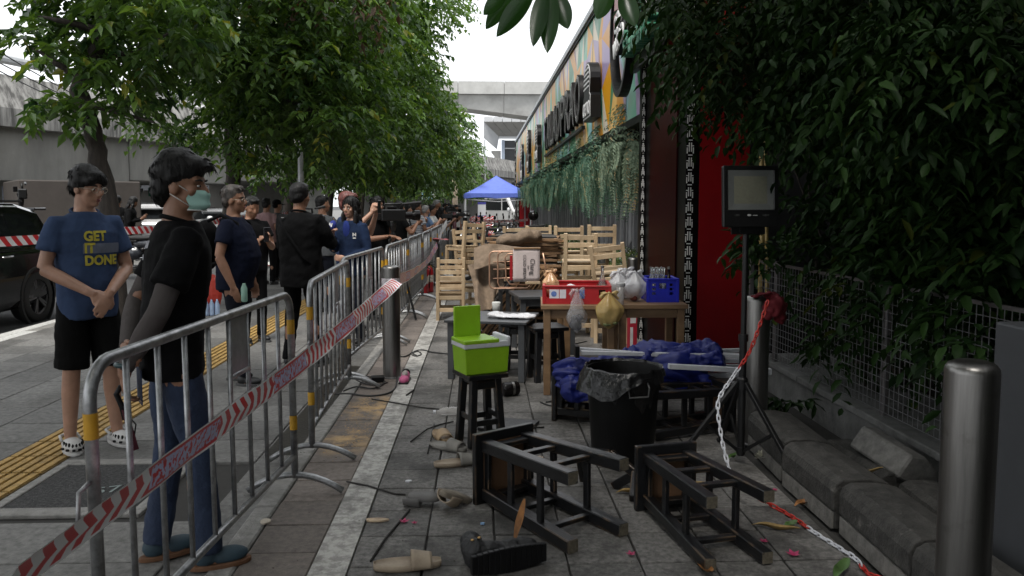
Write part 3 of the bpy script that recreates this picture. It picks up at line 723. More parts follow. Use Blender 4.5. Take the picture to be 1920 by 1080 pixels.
M_wallc = stain(mat('planter_wall', (.17, .17, .165), .85, var=.3, space='World', scale=6, bump=.4, bscale=60), (.05, .05, .045), 2.5, .48, .7, .6)
pw = empty('planter_wall', (2.34, 2.0, 0), 0, 'low stained concrete planter wall with flat ledge under the mesh fence', 'wall')
MB().bx((0, 0, -.1), (.10, 4.6, .20)).build('wall_face', M_wallc, pw, bevel=.006)
for k in range(5): MB().bx((-.03, .92 * k + .004, .20), (.62, .92 * k + .914, .245)).build('ledge_slab', M_wallc, pw, bevel=.006)
tag(MB().grid(lambda u, v: (2.44 + 1.6 * u, 1.5 + 5.4 * v, .12 + .05 * noise.noise(Vector((u * 6, v * 15, 0)))), 8, 24).build('planter_soil', mat('soil', (.04, .03, .02), .95, var=.4, scale=20, space='World')), kind='structure')
# mesh fence
M_wire = mat('wire_grey', (.30, .30, .31), .45, .7, var=.2)
fe = empty('mesh_fence', (2.42, 3.05, 0), R(1.5), 'square wire mesh fence panel above the planter ledge with leaves pushing through', 'fence')
FLn = 3.5; q = MB()
for i in range(int(FLn / .05) + 1): y = .05 * i; q.bar((0, y, .27), (0, y, 1.02), .0035, .0035)
for i in range(16): z = .27 + .05 * i; q.bar((.004, 0, z), (.004, FLn, z), .0035, .0035)
tag(q.build('mesh', M_wire, fe), kind='stuff')
M_post = mat('fence_post', (.16, .15, .15), .5, .6, var=.3)
for y in (.02, 1.55, 3.2): MB().bx((.008, y - .02, -.05 if y > 3 else .2), (.04, y + .02, 1.05)).build('post', M_post, fe, bevel=.003)
MB().bar((.0, -.02, 1.03), (.0, FLn, 1.03), .02, .02).build('top_rail', M_post, fe)
rt = empty('mesh_fence', (2.42, 6.55, 0), R(0), 'short return panel of wire mesh below the bamboo stems', 'fence'); q = MB()
for i in range(4): q.bar((-.15 + .05 * i, 0, .3), (-.15 + .05 * i, 0, 1.05), .0035, .0035)
for i in range(16): q.bar((-.15, 0, .3 + .05 * i), (0, 0, .3 + .05 * i), .0035, .0035)
tag(q.build('mesh', M_wire, rt), kind='stuff'); MB().bx((-.18, -.015, 0), (-.15, .015, 1.08)).build('post', M_post, rt)
cb = empty('utility_cabinet', (1.99, 2.55, 0), 0, 'plain grey metal cabinet at the right end of the fence', 'cabinet')
MB().bx((0, 0, 0), (.5, .44, 1.05)).build('body', mat('cabinet_grey', (.055, .058, .064), .5, var=.08), cb, bevel=.01, seg=2)
MB().bx((.02, -.006, .47), (.48, 0, .475)).build('seam', M_black, cb); MB().bx((.03, -.012, .52), (.47, -.001, 1.0)).build('door', mat('cabinet_grey', (.2, .2, .2)), cb, bevel=.004)
# dark wall behind the bush
dw = empty('side_wall', (3.75, -3, 0), 0, 'dark grey side wall behind the dense bush', 'wall')
for k in range(4): MB().bx((0, 2.6 * k + .006, -.1), (.3, 2.6 * k + 2.594, 4.2)).build('wall_panel', mat('side_wall_grey', (.10, .10, .105), .7, var=.2, space='World', scale=2), dw)
for k, (px, r_) in enumerate(((1421, .022), (1434, .017))):
    p = A(px, 500, 6.75 + .1 * k); q = MB(); pts = []; rs = []
    for j in range(15):
        z = -.02 + .2 * j; pts += [(.03 * math.sin(j * .3 + k), 0, z), (.03 * math.sin(j * .3 + k), 0, z + .012), (.03 * math.sin(j * .3 + k), 0, z + .024)]; rs += [r_, r_ * 1.22, r_]
    tag(q.tube(pts, rs, 10).build('bamboo_stem', mat('bamboo', (.42, .30, .10), .4, var=.3, scale=6), None, smooth=True, loc=(p.x, p.y, 0)), ['thicker yellow bamboo stem behind the floodlight', 'thinner yellow bamboo stem right of the thick one'][k], 'bamboo')

# ================================================================== BOLLARDS
M_steel = stain(mat('brushed_steel', (.22, .214, .204), .36, 1.0, var=.35, scale=16, stretch=(1, 1, .06), bump=.06, bscale=160), (.07, .06, .05), 7, .58, .75, .5)
def bollard(x, y, label, h=.96, r=.0765):
    e = empty('bollard', (x, y, 0), rnd.uniform(0, 6), label, 'bollard', 'stainless steel bollards')
    MB().lathe([(r, 0), (r, h - .035), (r * .97, h - .022), (r * .86, h - .010), (r * .6, h - .002), (.001, h)], 40).build('post', M_steel, e, auto=True)
    MB().lathe([(r + .018, 0), (r + .018, .006), (r + .003, .012)], 32).build('base_ring', mat('dull_steel', (.12, .12, .12), .5, .8), e)
    return e
def pxX(px, Y): return A(px, 384, Y).x
bollard(pxX(1838, 2.33), 2.33, 'big steel bollard nearest the camera at the right edge', 1.03)
bollard(pxX(1425, 4.87), 4.87, 'steel bollard behind the floodlight tripod draped with a dark red cloth', .94)
bollard(pxX(1275, 7.5), 7.5, 'steel bollard right behind the blue bottle crate', .88)
bollard(pxX(1189, 10.0), 10.0, 'steel bollard in front of the white flowering shrub', .84)
bollard(pxX(1133, 11.5), 11.5, 'steel bollard half hidden by the leaning wooden chair', .9)
bollard(pxX(731, 6.9), 6.9, 'steel bollard beside the barrier with the tape wound round it', .98)
bollard(pxX(816, 15), 15, 'steel bollard beside the fire extinguishers with red tape on top', .86)
bollard(pxX(845, 20.5), 20.5, 'small far steel bollard left of the upper wooden chair', .86)
bollard(pxX(862, 28), 28, 'farthest steel bollard under the canopy leg', .86)

# ================================================================== CROWD BARRIERS
M_galv = stain(mat('barrier_galvanised', (.30, .305, .31), .38, .75, var=.45, scale=14, bump=.12, bscale=70), (.13, .085, .06), 9, .60, .72, .6)
M_yel = mat('barrier_yellow', (.50, .27, .015), .5, var=.2)
def barrier(n=8):
    e = empty('crowd_barrier', (0, 0, 0)); Lb = 1.84; H = 1.05; r = .0185
    def arc(cx, cz, a0, a1, rr=.11, k=6): return [(cx + rr * math.cos(R(a0 + (a1 - a0) * i / k)), 0, cz + rr * math.sin(R(a0 + (a1 - a0) * i / k))) for i in range(k + 1)]
    MB().tube([(0, 0, .085)] + arc(.11, H - .11, 180, 90) + arc(Lb - .11, H - .11, 90, 0) + [(Lb, 0, .085)], r, 12).build('frame', M_galv, e, smooth=True)
    MB().tube([(0, 0, .2), (Lb, 0, .2)], .016, 10).build('bottom_rail', M_galv, e, smooth=True)
    bar = None
    xs = [Lb * (i + 1) / (n + 1) for i in range(n)]
    for x in xs:
        if bar is None: bar = MB().tube([(0, 0, .2), (0, 0, H - .012)], .0105, 8).build('upright_bar', M_galv, e, smooth=True, loc=(x, 0, 0))
        else: b2 = bar.copy(); C.objects.link(b2); b2.location.x = x; b2.parent = e
    MB().bx((xs[4], -.004, .80), (xs[5], .004, H - .02)).build('plate', mat('plate_grey', (.26, .265, .27), .5, .5, var=.3), e)
    MB().tube([(xs[4], 0, .79), (xs[5], 0, .79)], .012, 8).build('plate_rail', M_galv, e, smooth=True)
    ft = None
    for x in (0, Lb):
        if ft is None: ft = MB().tube([(0, -.25 + .05 * i, .015 + .085 * (1 - ((-.25 + .05 * i) / .25) ** 2)) for i in range(11)], .0165, 10).build('foot', M_galv, e, smooth=True)
        else: f2 = ft.copy(); C.objects.link(f2); f2.location.x = x; f2.parent = e
        for z in (.34, .84): MB().tube([(x, 0, z), (x, 0, z + .075)], r + .0012, 12, cap=False).build('yellow_band', M_yel, e, smooth=True)
    MB().tube([(-.02, 0, .72), (-.075, 0, .71), (-.085, 0, .64), (-.075, 0, .57)], .007, 6).build('hook', M_galv, e, smooth=True)
    return e
bl = [((-1.10, 2.25), (-.975, 4.08), 'nearest grey crowd barrier in front of the man in jeans'), ((-.995, 4.60), (-1.08, 6.42), 'second crowd barrier by the wet gutter, left of the near bollard'),
      ((-1.16, 6.62), (-1.05, 8.4), 'third crowd barrier in front of the reporter'), ((-1.03, 8.62), (-.97, 10.4), 'fourth crowd barrier, behind the tape wound bollard'),
      ((-.97, 10.55), (-.93, 12.35), 'fifth crowd barrier near the man with the television camera'), ((-.93, 12.5), (-.93, 14.3), 'sixth crowd barrier left of the fire extinguishers')]
for k in range(7): bl.append(((-.93 + .012 * k, 14.45 + 1.9 * k), (-.92 + .012 * k, 16.2 + 1.9 * k), ['seventh crowd barrier, beside the striped T-shirt', 'eighth crowd barrier, beside the light blue shirt', 'ninth crowd barrier along the photographers', 'tenth crowd barrier along the photographers', 'third crowd barrier from the far end', 'second crowd barrier from the far end', 'crowd barrier at the far end of the row'][k]))
proto = None
for i, (a, b, lab) in enumerate(bl):
    o = barrier() if proto is None else copy_tree(proto)
    if proto is None: proto = o
    o.location = (a[0], a[1], 0); o.rotation_euler = (R(rnd.uniform(-.6, .6)), 0, math.atan2(b[1] - a[1], b[0] - a[0]))
    tag(o, lab, 'barrier', 'grey crowd barriers in a row')

# ================================================================== TAPES
def tape_mat(name, chev, text_amt, red=(.62, .010, .018), white=(.86, .86, .87)):
    m = bpy.data.materials.new(name); m.use_nodes = True; n = m.node_tree.nodes; l = m.node_tree.links; b = n['Principled BSDF']
    uv = n.new('ShaderNodeUVMap'); sp = n.new('ShaderNodeSeparateXYZ'); l.new(uv.outputs[0], sp.inputs[0])
    def mth(op, a, b_=None):
        k = n.new('ShaderNodeMath'); k.operation = op
        for i, v in enumerate((a, b_)):
            if v is None: continue
            if isinstance(v, (int, float)): k.inputs[i].default_value = v
            else: l.new(v, k.inputs[i])
        return k.outputs[0]
    vv = mth('ABSOLUTE', mth('SUBTRACT', sp.outputs[1], .5)) if chev else sp.outputs[1]
    s = mth('ADD', mth('DIVIDE', sp.outputs[0], .085), mth('MULTIPLY', vv, 1.2 if chev else .8))
    st_ = mth('GREATER_THAN', mth('FRACT', s), .5)
    # printed panels: long red bands with white brush lettering in between the chevrons
    pan = mth('GREATER_THAN', mth('FRACT', mth('DIVIDE', sp.outputs[0], 1.15)), 1 - text_amt)
    cb = n.new('ShaderNodeCombineXYZ'); l.new(mth('MULTIPLY', sp.outputs[0], 30), cb.inputs[0]); l.new(mth('MULTIPLY', sp.outputs[1], 3), cb.inputs[1])
    z = n.new('ShaderNodeTexNoise'); z.inputs['Scale'].default_value = 1.6; z.inputs['Detail'].default_value = 3; l.new(cb.outputs[0], z.inputs['Vector'])
    inb = mth('LESS_THAN', mth('ABSOLUTE', mth('SUBTRACT', sp.outputs[1], .5)), .33)
    glyph = mth('MULTIPLY', mth('GREATER_THAN', z.outputs['Fac'], .47), inb)
    mixc = n.new('ShaderNodeMix'); mixc.data_type = 'RGBA'; l.new(st_, mixc.inputs['Factor']); mixc.inputs[6].default_value = (*white, 1); mixc.inputs[7].default_value = (*red, 1)
    mp = n.new('ShaderNodeMix'); mp.data_type = 'RGBA'; l.new(glyph, mp.inputs['Factor']); mp.inputs[6].default_value = (*red, 1); mp.inputs[7].default_value = (.52, .54, .78, 1)
    mm = n.new('ShaderNodeMix'); mm.data_type = 'RGBA'; l.new(pan, mm.inputs['Factor']); l.new(mixc.outputs[2], mm.inputs[6]); l.new(mp.outputs[2], mm.inputs[7])
    edge = mth('GREATER_THAN', mth('ABSOLUTE', mth('SUBTRACT', sp.outputs[1], .5)), .43)
    me_ = n.new('ShaderNodeMix'); me_.data_type = 'RGBA'; l.new(mth('MULTIPLY', edge, 1.0 if chev else 0.0), me_.inputs['Factor']); l.new(mm.outputs[2], me_.inputs[6]); me_.inputs[7].default_value = (*white, 1)
    l.new(me_.outputs[2], b.inputs['Base Color']); b.inputs['Roughness'].default_value = .35
    return m
M_tape = tape_mat('caution_tape', True, .45); M_tape2 = tape_mat('stripe_tape', False, .0); M_tapew = tape_mat('pale_tape', True, .6, red=(.42, .12, .14), white=(.62, .62, .64))
def ribbon(name, p, q, wd, m, label, cat='tape', sag=.03, tw=lambda t: 0.0, n=60, crumple=.010, scl=1.0):
    p, q = Vector(p), Vector(q); d = (q - p); ln = d.length; dn = d.normalized(); sd = dn.cross(Vector((0, 0, 1))).normalized()
    vs = []; uvs = []
    for i in range(n + 1):
        t = i / n; c = p + d * t - Vector((0, 0, sag * 4 * t * (1 - t)))
        a = tw(t); u = Vector((0, 0, 1)) * math.cos(a) + sd * math.sin(a)
        for j in range(5):
            w_ = (j / 4 - .5) * wd; off = (u.cross(dn)) * (crumple * noise.noise(Vector((t * 22, j * .9, 3.3))) + .01 * ((j / 4 - .5) ** 2) * math.sin(t * 9))
            vs.append(c + u * w_ + off); uvs.append((t * ln / scl, j / 4))
    q_ = MB(); q_.add(vs, [(i * 5 + j, i * 5 + j + 1, (i + 1) * 5 + j + 1, (i + 1) * 5 + j) for i in range(n) for j in range(4)])
    o = q_.build(name, m, None, smooth=True); uv = o.data.uv_layers.new(name='UVMap')
    for lp in o.data.loops: uv.data[lp.index].uv = uvs[lp.vertex_index]
    return tag(o, label, cat)
bx_, by_ = pxX(731, 6.9), 6.9
ribbon('caution_tape', (-.975, 1.62, .72), (bx_ + .06, by_ - .07, .85), .105, M_tape, 'red and white chevron caution tape stretched past the nearest barriers to a bollard', sag=.035,
       tw=lambda t: .45 - 1.1 * t + .9 * max(0, t - .55) * math.sin(t * 11), n=140)
ribbon('caution_tape', (bx_ + .08, by_ + .02, .86), (pxX(815, 15) + .05, 14.9, .76), .11, M_tape, 'narrow red and white tape running from the near bollard to the extinguishers', sag=.10, tw=lambda t: .25 * math.sin(t * 5), n=60)
q = MB()
for k in range(3): q.lathe([(.0785 + .001 * k, .775 + .02 * k), (.080 + .001 * k, .80 + .02 * k), (.0785 + .001 * k, .83 + .02 * k)], 24, cap=False)
tag(q.build('tape_wrap', mat('wrapped_tape', (.5, .47, .5), .4, var=.4, scale=30, bump=.8, bscale=80), None, smooth=True, loc=(bx_, by_, 0)), 'crumpled pale tape wound several times round the bollard', 'tape')
q = MB(); q.grid(lambda u, v: ((u - .5) * .5, (v - .5) * .3, .87 + .02 * noise.noise(Vector((u * 5, v * 5, 1))) - .05 * abs(u - .5)), 10, 6)
tag(q.build('tape_scrap', mat('red_scrap', (.42, .02, .03), .4, var=.2), None, smooth=True, loc=(pxX(815, 15), 15, 0)), 'flat red scrap of tape lying on top of the bollard', 'tape')
ribbon('tape_end', (pxX(822, 14.9), 14.9, .82), (pxX(838, 14.7), 14.7, 1.18), .12, mat('white_film', (.62, .62, .63), .35), 'loose white tape end flying up beside the wooden chair', sag=-.05, n=12, crumple=.02)
TX = -4.75
pts = [(TX + .1, 5.6, 1.22), (TX + .16, 10.3, 1.17), (TX + .16, 15, 1.27), (TX + .1, 19.5, 1.3)]
for k in range(3):
    ribbon('stripe_tape', pts[k], pts[k + 1], .10, M_tape2, ['striped red and white tape crossing in front of the black car', 'striped red and white tape between tree trunks behind the two men', 'far striped tape behind the pink shirted man'][k], sag=.05, tw=lambda t: .25 * math.sin(4 * t), n=40, crumple=.004, scl=2.2)

# ================================================================== STREET TREES
M_bark = mat('bark', (.035, .028, .023), .9, var=.5, scale=9, stretch=(2.5, 2.5, .5), bump=1.0, bscale=24)
M_leaf = leafmat('street_leaf', (.011, .038, .009), (.105, .195, .040), .42, .36)
M_leafd = leafmat('street_leaf_dry', (.055, .035, .02), (.13, .08, .05), .6, .25)
def limb(mb, pts, r0, r1, n=8):
    P = [Vector(p) for p in pts]; out = []
    for i in range(len(P) - 1):
        for k in range(4): out.append(P[i].lerp(P[i + 1], k / 4) + Vector((noise.noise(P[i] * 2 + Vector((k, 0, 0))), noise.noise(P[i] * 2 + Vector((0, k, 0))), 0)) * .04)
    out.append(P[-1]); rs = [r0 + (r1 - r0) * i / (len(out) - 1) for i in range(len(out))]
    mb.tube(out, rs, n)
def shell(c, r, n, flat=1.0):
    d = nrm(nrg.normal(0, 1, (n, 3))); rad = nrg.uniform(.45, 1.0, n) ** .5
    return np.array(c) + d * np.array(r) * rad[:, None], d
SPL = .46
def street_tree(x, y, label, blobs, trunk, limbs, dens=1.0, leaf=.15, dry=0, r0=.15, spl=None):
    e = empty('street_tree', (x, y, 0), 0, label, 'tree', 'street trees along the pavement')
    q = MB(); limb(q, trunk, r0, r0 * .6, 12)
    q.build('trunk', M_bark, e, smooth=True)
    q = MB()
    for l_ in limbs: limb(q, l_, r0 * .45, .012, 6)
    q.build('limbs', M_bark, e, smooth=True)
    PP = []
    for (c, r, n) in blobs:
        P, d = shell(c, r, max(6, int(n * dens))); d[:, 2] = d[:, 2] * .35
        PP.append(sprays(P, d, 9, spl or SPL, leaf, leaf * .5, .45))
    arr = [np.concatenate([p[k] for p in PP]) for k in range(6)]
    link('crown', leaf_mesh(*arr, name='crown'), M_leaf, e)
    if dry:
        P, d = shell(blobs[-1][0], blobs[-1][1], dry); arr = sprays(P, d, 9, .4, leaf, leaf * .5, .9); link('dry_leaves', leaf_mesh(*arr, name='dry'), M_leafd, e)
    return e
def loc_(px, py, Y, x, y): p = A(px, py, Y); return (p.x - x, p.y - y, p.z)
# first tree, built after its bent trunk
x, y = pxX(214, 10.4), 10.4
tr = [(0, 0, -.1)] + [loc_(px, py, 10.4, x, y) for px, py in ((212, 480), (206, 400), (190, 320), (172, 245), (152, 190), (150, 150), (178, 105), (196, 60), (210, 10), (225, -80))]
bl = []
for (px, py, rx, n) in ((85, 70, .25, 9), (140, 5, .45, 30), (210, -10, .7, 80), (120, 120, .24, 9), (255, 100, .5, 60), (245, 185, .28, 20), (190, 200, .12, 5), (310, 30, .6, 60), (110, 185, .12, 4), (38, 82, .16, 5), (155, 75, .3, 24), (205, 130, .3, 22), (95, 205, .1, 3)):
    for k in range(2):
        c = loc_(px + rnd.uniform(-15, 15), py, 10.4 + rnd.uniform(-1.0, 1.0), x, y); bl.append((c, (rx, rx * 1.4, rx * .55), n / 1.5))
for k in range(14): bl.append(((rnd.uniform(-2, 2.8), rnd.uniform(-3, 1.5), rnd.uniform(6.0, 7.6)), (1.1, 1.1, .6), 90))
street_tree(x, y, 'nearest street tree with bent dark trunk behind the man in blue', bl, tr,
            [[tr[6], loc_(110, 120, 10.2, x, y), loc_(60, 90, 10.2, x, y)], [tr[7], loc_(260, 100, 10.6, x, y), loc_(320, 60, 10.6, x, y)], [tr[5], loc_(220, 210, 10.2, x, y), loc_(290, 230, 10, x, y)], [tr[8], loc_(120, 40, 10, x, y), loc_(70, 30, 10, x, y)]], leaf=.17, r0=.13, spl=.30)
def crown_blobs(px_list, Y, x, y, spread, n, rz=.34):
    out = []
    for (px, py, r) in px_list:
        for k in range(3):
            c = loc_(px + rnd.uniform(-12, 12), py + rnd.uniform(-14, 14), Y + rnd.uniform(-spread, spread), x, y); out.append((c, (r * .85, r * 1.1, r * rz), n * r * r * 1.15))
    return out
def gtrunk(px, Y, top=3.2, lean=.1):
    return [(0, 0, -.1), (lean * .3, 0, 1.0), (lean, .1, 2.0), (lean * .8, .1, top), (lean * 1.4, .3, top + 1.5)]
specs = [
    (425, 15.0, [(350, 100, .8), (420, 60, 1.2), (520, 40, 1.4), (320, 20, .9), (480, 150, 1.3), (440, 165, .7), (560, 120, 1.3), (620, 60, 1.2), (450, 240, .9), (540, 200, 1.2), (640, 150, 1.0), (600, 230, .9), (300, 235, .12), (700, 190, .8), (660, 250, .7), (500, 290, .4), (400, -30, 1.4), (540, -40, 1.4), (640, -10, 1.2)], 'second street tree, its low drooping crown over the grey haired man', 60),
    (537, 19.5, [(560, 90, 1.6), (650, 40, 1.6), (700, 100, 1.4), (640, 150, 1.5), (740, 170, 1.3), (590, 220, 1.4), (700, 240, 1.3), (740, 60, 1.0), (640, 290, 1.0), (740, 290, .9), (560, 300, .8), (700, -10, 1.5), (790, 0, .9), (620, 320, .6), (845, 10, .35), (520, 310, .6)], 'third street tree behind the cameraman', 0),
    (611, 24.5, [(700, 120, 1.8), (750, 120, 1.3), (800, 165, .6), (760, 200, 1.6), (700, 260, 1.6), (790, 250, 1.2), (650, 300, 1.2), (740, 300, 1.2), (680, 330, .8), (730, 60, 1.2), (780, 310, .9), (830, 205, .5)], 'fourth street tree with reddish dry leaves at the crown edge', 0),
    (672, 30.0, [(760, 220, 1.6), (820, 230, 1.3), (790, 280, 1.6), (840, 270, 1.0), (740, 320, 1.2), (810, 320, 1.0), (700, 330, 1.0), (845, 300, .8)], 'fifth street tree beyond the reporters', 0),
    (712, 37.0, [(790, 300, 1.6), (830, 290, 1.5), (750, 330, 1.4), (850, 320, 1.1), (810, 340, 1.0)], 'sixth street tree left of the billboard', 0),
    (790, 46.0, [(850, 310, 1.8), (870, 330, 1.5), (830, 340, 1.6), (885, 345, 1.0), (860, 285, 1.3), (800, 345, 1.5)], 'far bright green tree behind the blue canopy', 0),
]
for (px, Y, pl, lab, dry) in specs:
    x = pxX(px, Y)
    b = crown_blobs(pl, Y, x, Y, 2.2, 42 * (15 / Y) ** .6)
    tr = gtrunk(px, Y); lm = []
    for k in range(9):
        c = b[rnd.randrange(len(b))][0]; a = Vector(tr[3]); lm.append([a, a.lerp(Vector(c), .5) + Vector((0, 0, .4)), c])
    street_tree(x, Y, lab, b, tr, lm, 1.0, 0.16 if Y < 20 else .20, dry, .17)
# street tree standing to the left behind the camera: only its shade and a few low leaves reach the picture
x, y = -4.75, 4.2
bl = [((rnd.uniform(-2.5, 3.6), rnd.uniform(-5.5, .4), rnd.uniform(4.6, 6.6)), (1.1, 1.1, .6), 75) for k in range(44)]
street_tree(x, y, 'street tree left of the frame whose crown shades the near pavement', bl, [(0, 0, -.1), (.1, 0, 2), (.2, -.2, 4)], [[(.2, -.2, 4), (1.5, -1, 5.2)], [(.2, -.2, 4), (-1, -2, 5.5)]], leaf=.17)

# ================================================================== DARK TREE AND BUSH (right)
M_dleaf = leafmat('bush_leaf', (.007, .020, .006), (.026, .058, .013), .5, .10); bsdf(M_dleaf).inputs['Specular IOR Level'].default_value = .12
def inpoly(px, py, poly):
    c = False; j = len(poly) - 1
    for i in range(len(poly)):
        xi, yi = poly[i]; xj, yj = poly[j]
        if (yi > py) != (yj > py) and px < (xj - xi) * (py - yi) / (yj - yi) + xi: c = not c
        j = i
    return c
def poly_pts(poly, n, y0, y1, cond=None):
    xs = [p[0] for p in poly]; ys_ = [p[1] for p in poly]; out = []
    while len(out) < n:
        px, py = rnd.uniform(min(xs), max(xs)), rnd.uniform(min(ys_), max(ys_))
        if inpoly(px, py, poly):
            p = A(px, py, rnd.uniform(y0, y1))
            if cond is None or cond(p): out.append(tuple(p))
    return np.array(out)
dt = empty('overhanging_tree', (3.0, 3.6, 0), 0, 'dense dark tree overhanging the right side of the frontage', 'tree')
def put(parent, P, d, **k):
    a = sprays(P - np.array(parent.location), d, **{kk: v for kk, v in k.items() if kk != 'six'}); return a
PA = poly_pts([(1265, -80), (1270, 10), (1290, 70), (1320, 90), (1345, 120), (1400, 140), (1450, 170), (1500, 215), (1940, 260), (1940, -80)], 2300, 3.2, 6.9, lambda p: p.y > 4.7 or p.x > 1.75)
PA2 = poly_pts([(1275, 80), (1280, 125), (1310, 130), (1330, 90)], 24, 5.2, 6.4)
PA3 = poly_pts([(1340, 140), (1345, 190), (1400, 195), (1430, 160)], 34, 5.2, 6.3)
PA4 = poly_pts([(1225, -60), (1240, 10), (1270, 40), (1290, -40)], 26, 5.5, 7)
PO = np.stack([nrg.uniform(-1.6, 4.4, 5200), nrg.uniform(-6, 3.9, 5200), nrg.uniform(2.9, 5.8, 5200)], 1)  # overhead leaves out of view, spread wide and dense to darken the foreground
PO = PO[(PO[:, 2] - CAMZ) > np.maximum(0, PO[:, 1]) * .36 + .35 + .25 * (PO[:, 0] < 1)]
PT = np.stack([nrg.uniform(1.9, 4.2, 700), nrg.uniform(3.0, 7.0, 700), nrg.uniform(4.4, 6.2, 700)], 1)
arrs = []
PU = np.stack([nrg.uniform(.5, 2.8, 1100), nrg.uniform(3.4, 6.3, 1100), nrg.uniform(3.2, 5.0, 1100)], 1); PU = PU[(PU[:, 2] - CAMZ) > PU[:, 1] * .30 + .45]  # unseen leaf mass added overhead, blocking skylight on the right foliage and kerbs
for P in (PA, PA2, PA3, PA4, PO, PT, PU):
    d = np.stack([nrg.normal(-.5, .5, len(P)), nrg.normal(-.35, .5, len(P)), nrg.normal(-.25, .3, len(P))], 1); arrs.append(put(dt, P, nrm(d), nl=11, length=.36, leaf=.088, width=.034, droop=.5))
arr = [np.concatenate([a[k] for a in arrs]) for k in range(6)]
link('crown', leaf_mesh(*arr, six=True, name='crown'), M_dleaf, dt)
q = MB(); limb(q, [(0, 0, -.1), (.1, .05, 1.2), (-.05, .2, 2.4), (-.2, .5, 3.4)], .13, .08, 10); q.build('trunk', M_bark, dt, smooth=True)
q = MB()
for c in ((-1.6, 2.2, 3.2), (-1.2, 1.0, 2.9), (-.6, -2.0, 4.2), (-2.0, .2, 3.9), (.4, 2.5, 4.0), (-2.4, -2.5, 4.4)): limb(q, [(-.05, .2, 2.4), (c[0] * .5, c[1] * .5, 3.3), c], .05, .012, 6)
q.build('limbs', M_bark, dt, smooth=True)
bu = empty('bush', (2.95, 4.6, .1), 0, 'leafy green bush pushing over and through the mesh fence', 'bush')
PB = poly_pts([(1475, 200), (1480, 400), (1440, 440), (1470, 505), (1540, 550), (1600, 590), (1680, 625), (1760, 660), (1850, 580), (1930, 520), (1930, 200)], 1500, 3.3, 6.2, lambda p: p.x > 2.35 and (p.y > 4.9 or p.x > 2.3))
PB2 = poly_pts([(1490, 640), (1520, 610), (1600, 650), (1560, 690), (1500, 690)], 12, 4.9, 5.6, lambda p: p.x > 2.3)
PB3 = poly_pts([(1460, 740), (1470, 790), (1500, 790), (1500, 740)], 8, 5.2, 5.4)
PB4 = poly_pts([(1375, 440), (1395, 470), (1450, 480), (1450, 430)], 16, 5.4, 5.9)
PB5 = poly_pts([(1770, 660), (1800, 640), (1870, 650), (1860, 700), (1780, 710)], 12, 3.3, 3.8, lambda p: p.x > 2.2)
PB6 = np.stack([nrg.uniform(2.85, 3.7, 260), nrg.uniform(2.6, 6.6, 260), nrg.uniform(.9, 2.8, 260)], 1)
arrs = []
for P, ln in ((PB, .4), (PB2, .3), (PB3, .2), (PB4, .28), (PB5, .3), (PB6, .4)):
    d = np.stack([nrg.normal(-.35, .5, len(P)), nrg.normal(-.3, .5, len(P)), nrg.normal(.1, .35, len(P))], 1); arrs.append(put(bu, P, nrm(d), nl=9, length=ln * .85, leaf=.105, width=.042, droop=.45))
arr = [np.concatenate([a[k] for a in arrs]) for k in range(6)]
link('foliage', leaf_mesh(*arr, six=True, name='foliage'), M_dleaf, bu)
q = MB()
for k in range(14):
    y = rnd.uniform(-1.4, 1.6); x = rnd.uniform(-.3, .5); limb(q, [(x, y, 0), (x + rnd.uniform(-.2, .1), y + rnd.uniform(-.3, .3), .9), (x - rnd.uniform(.1, .5), y + rnd.uniform(-.5, .5), 1.7)], .018, .005, 5)
q.build('stems', M_bark, bu, smooth=True)
hd = empty('hedge', (2.6, -2.2, 0), 0, 'tall dense unseen hedge added behind the camera on the right to block side light', 'hedge'); n_ = 1500  # hedge out of view, added to cut side light and darken the right
P = np.stack([nrg.uniform(-.7, 1.0, n_), nrg.uniform(-3.4, 3.6, n_), nrg.uniform(.1, 3.6, n_)], 1); d = np.stack([nrg.normal(-.5, .5, n_), nrg.normal(0, .5, n_), nrg.normal(0, .35, n_)], 1)
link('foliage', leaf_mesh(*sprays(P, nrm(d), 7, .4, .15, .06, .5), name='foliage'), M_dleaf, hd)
bk = empty('street_tree', (-.6, -6.0, 0), 0, 'unseen leafy tree added behind the camera to block sky light and shade the near tiles', 'tree', 'street trees along the pavement')  # extra tree out of view, added to block the sky behind the camera
P = np.stack([nrg.uniform(-3.5, 4.5, 1500), nrg.uniform(-2.2, 2.2, 1500), nrg.uniform(2.2, 7.5, 1500)], 1); d = nrg.normal(0, .5, (1500, 3))
link('crown', leaf_mesh(*sprays(P, nrm(d), 7, .5, .2, .1, .5), name='crown'), M_leaf, bk); q = MB(); limb(q, [(0, 0, -.1), (.1, .1, 2), (0, 0, 4.5)], .16, .07, 10); q.build('trunk', M_bark, bk, smooth=True)
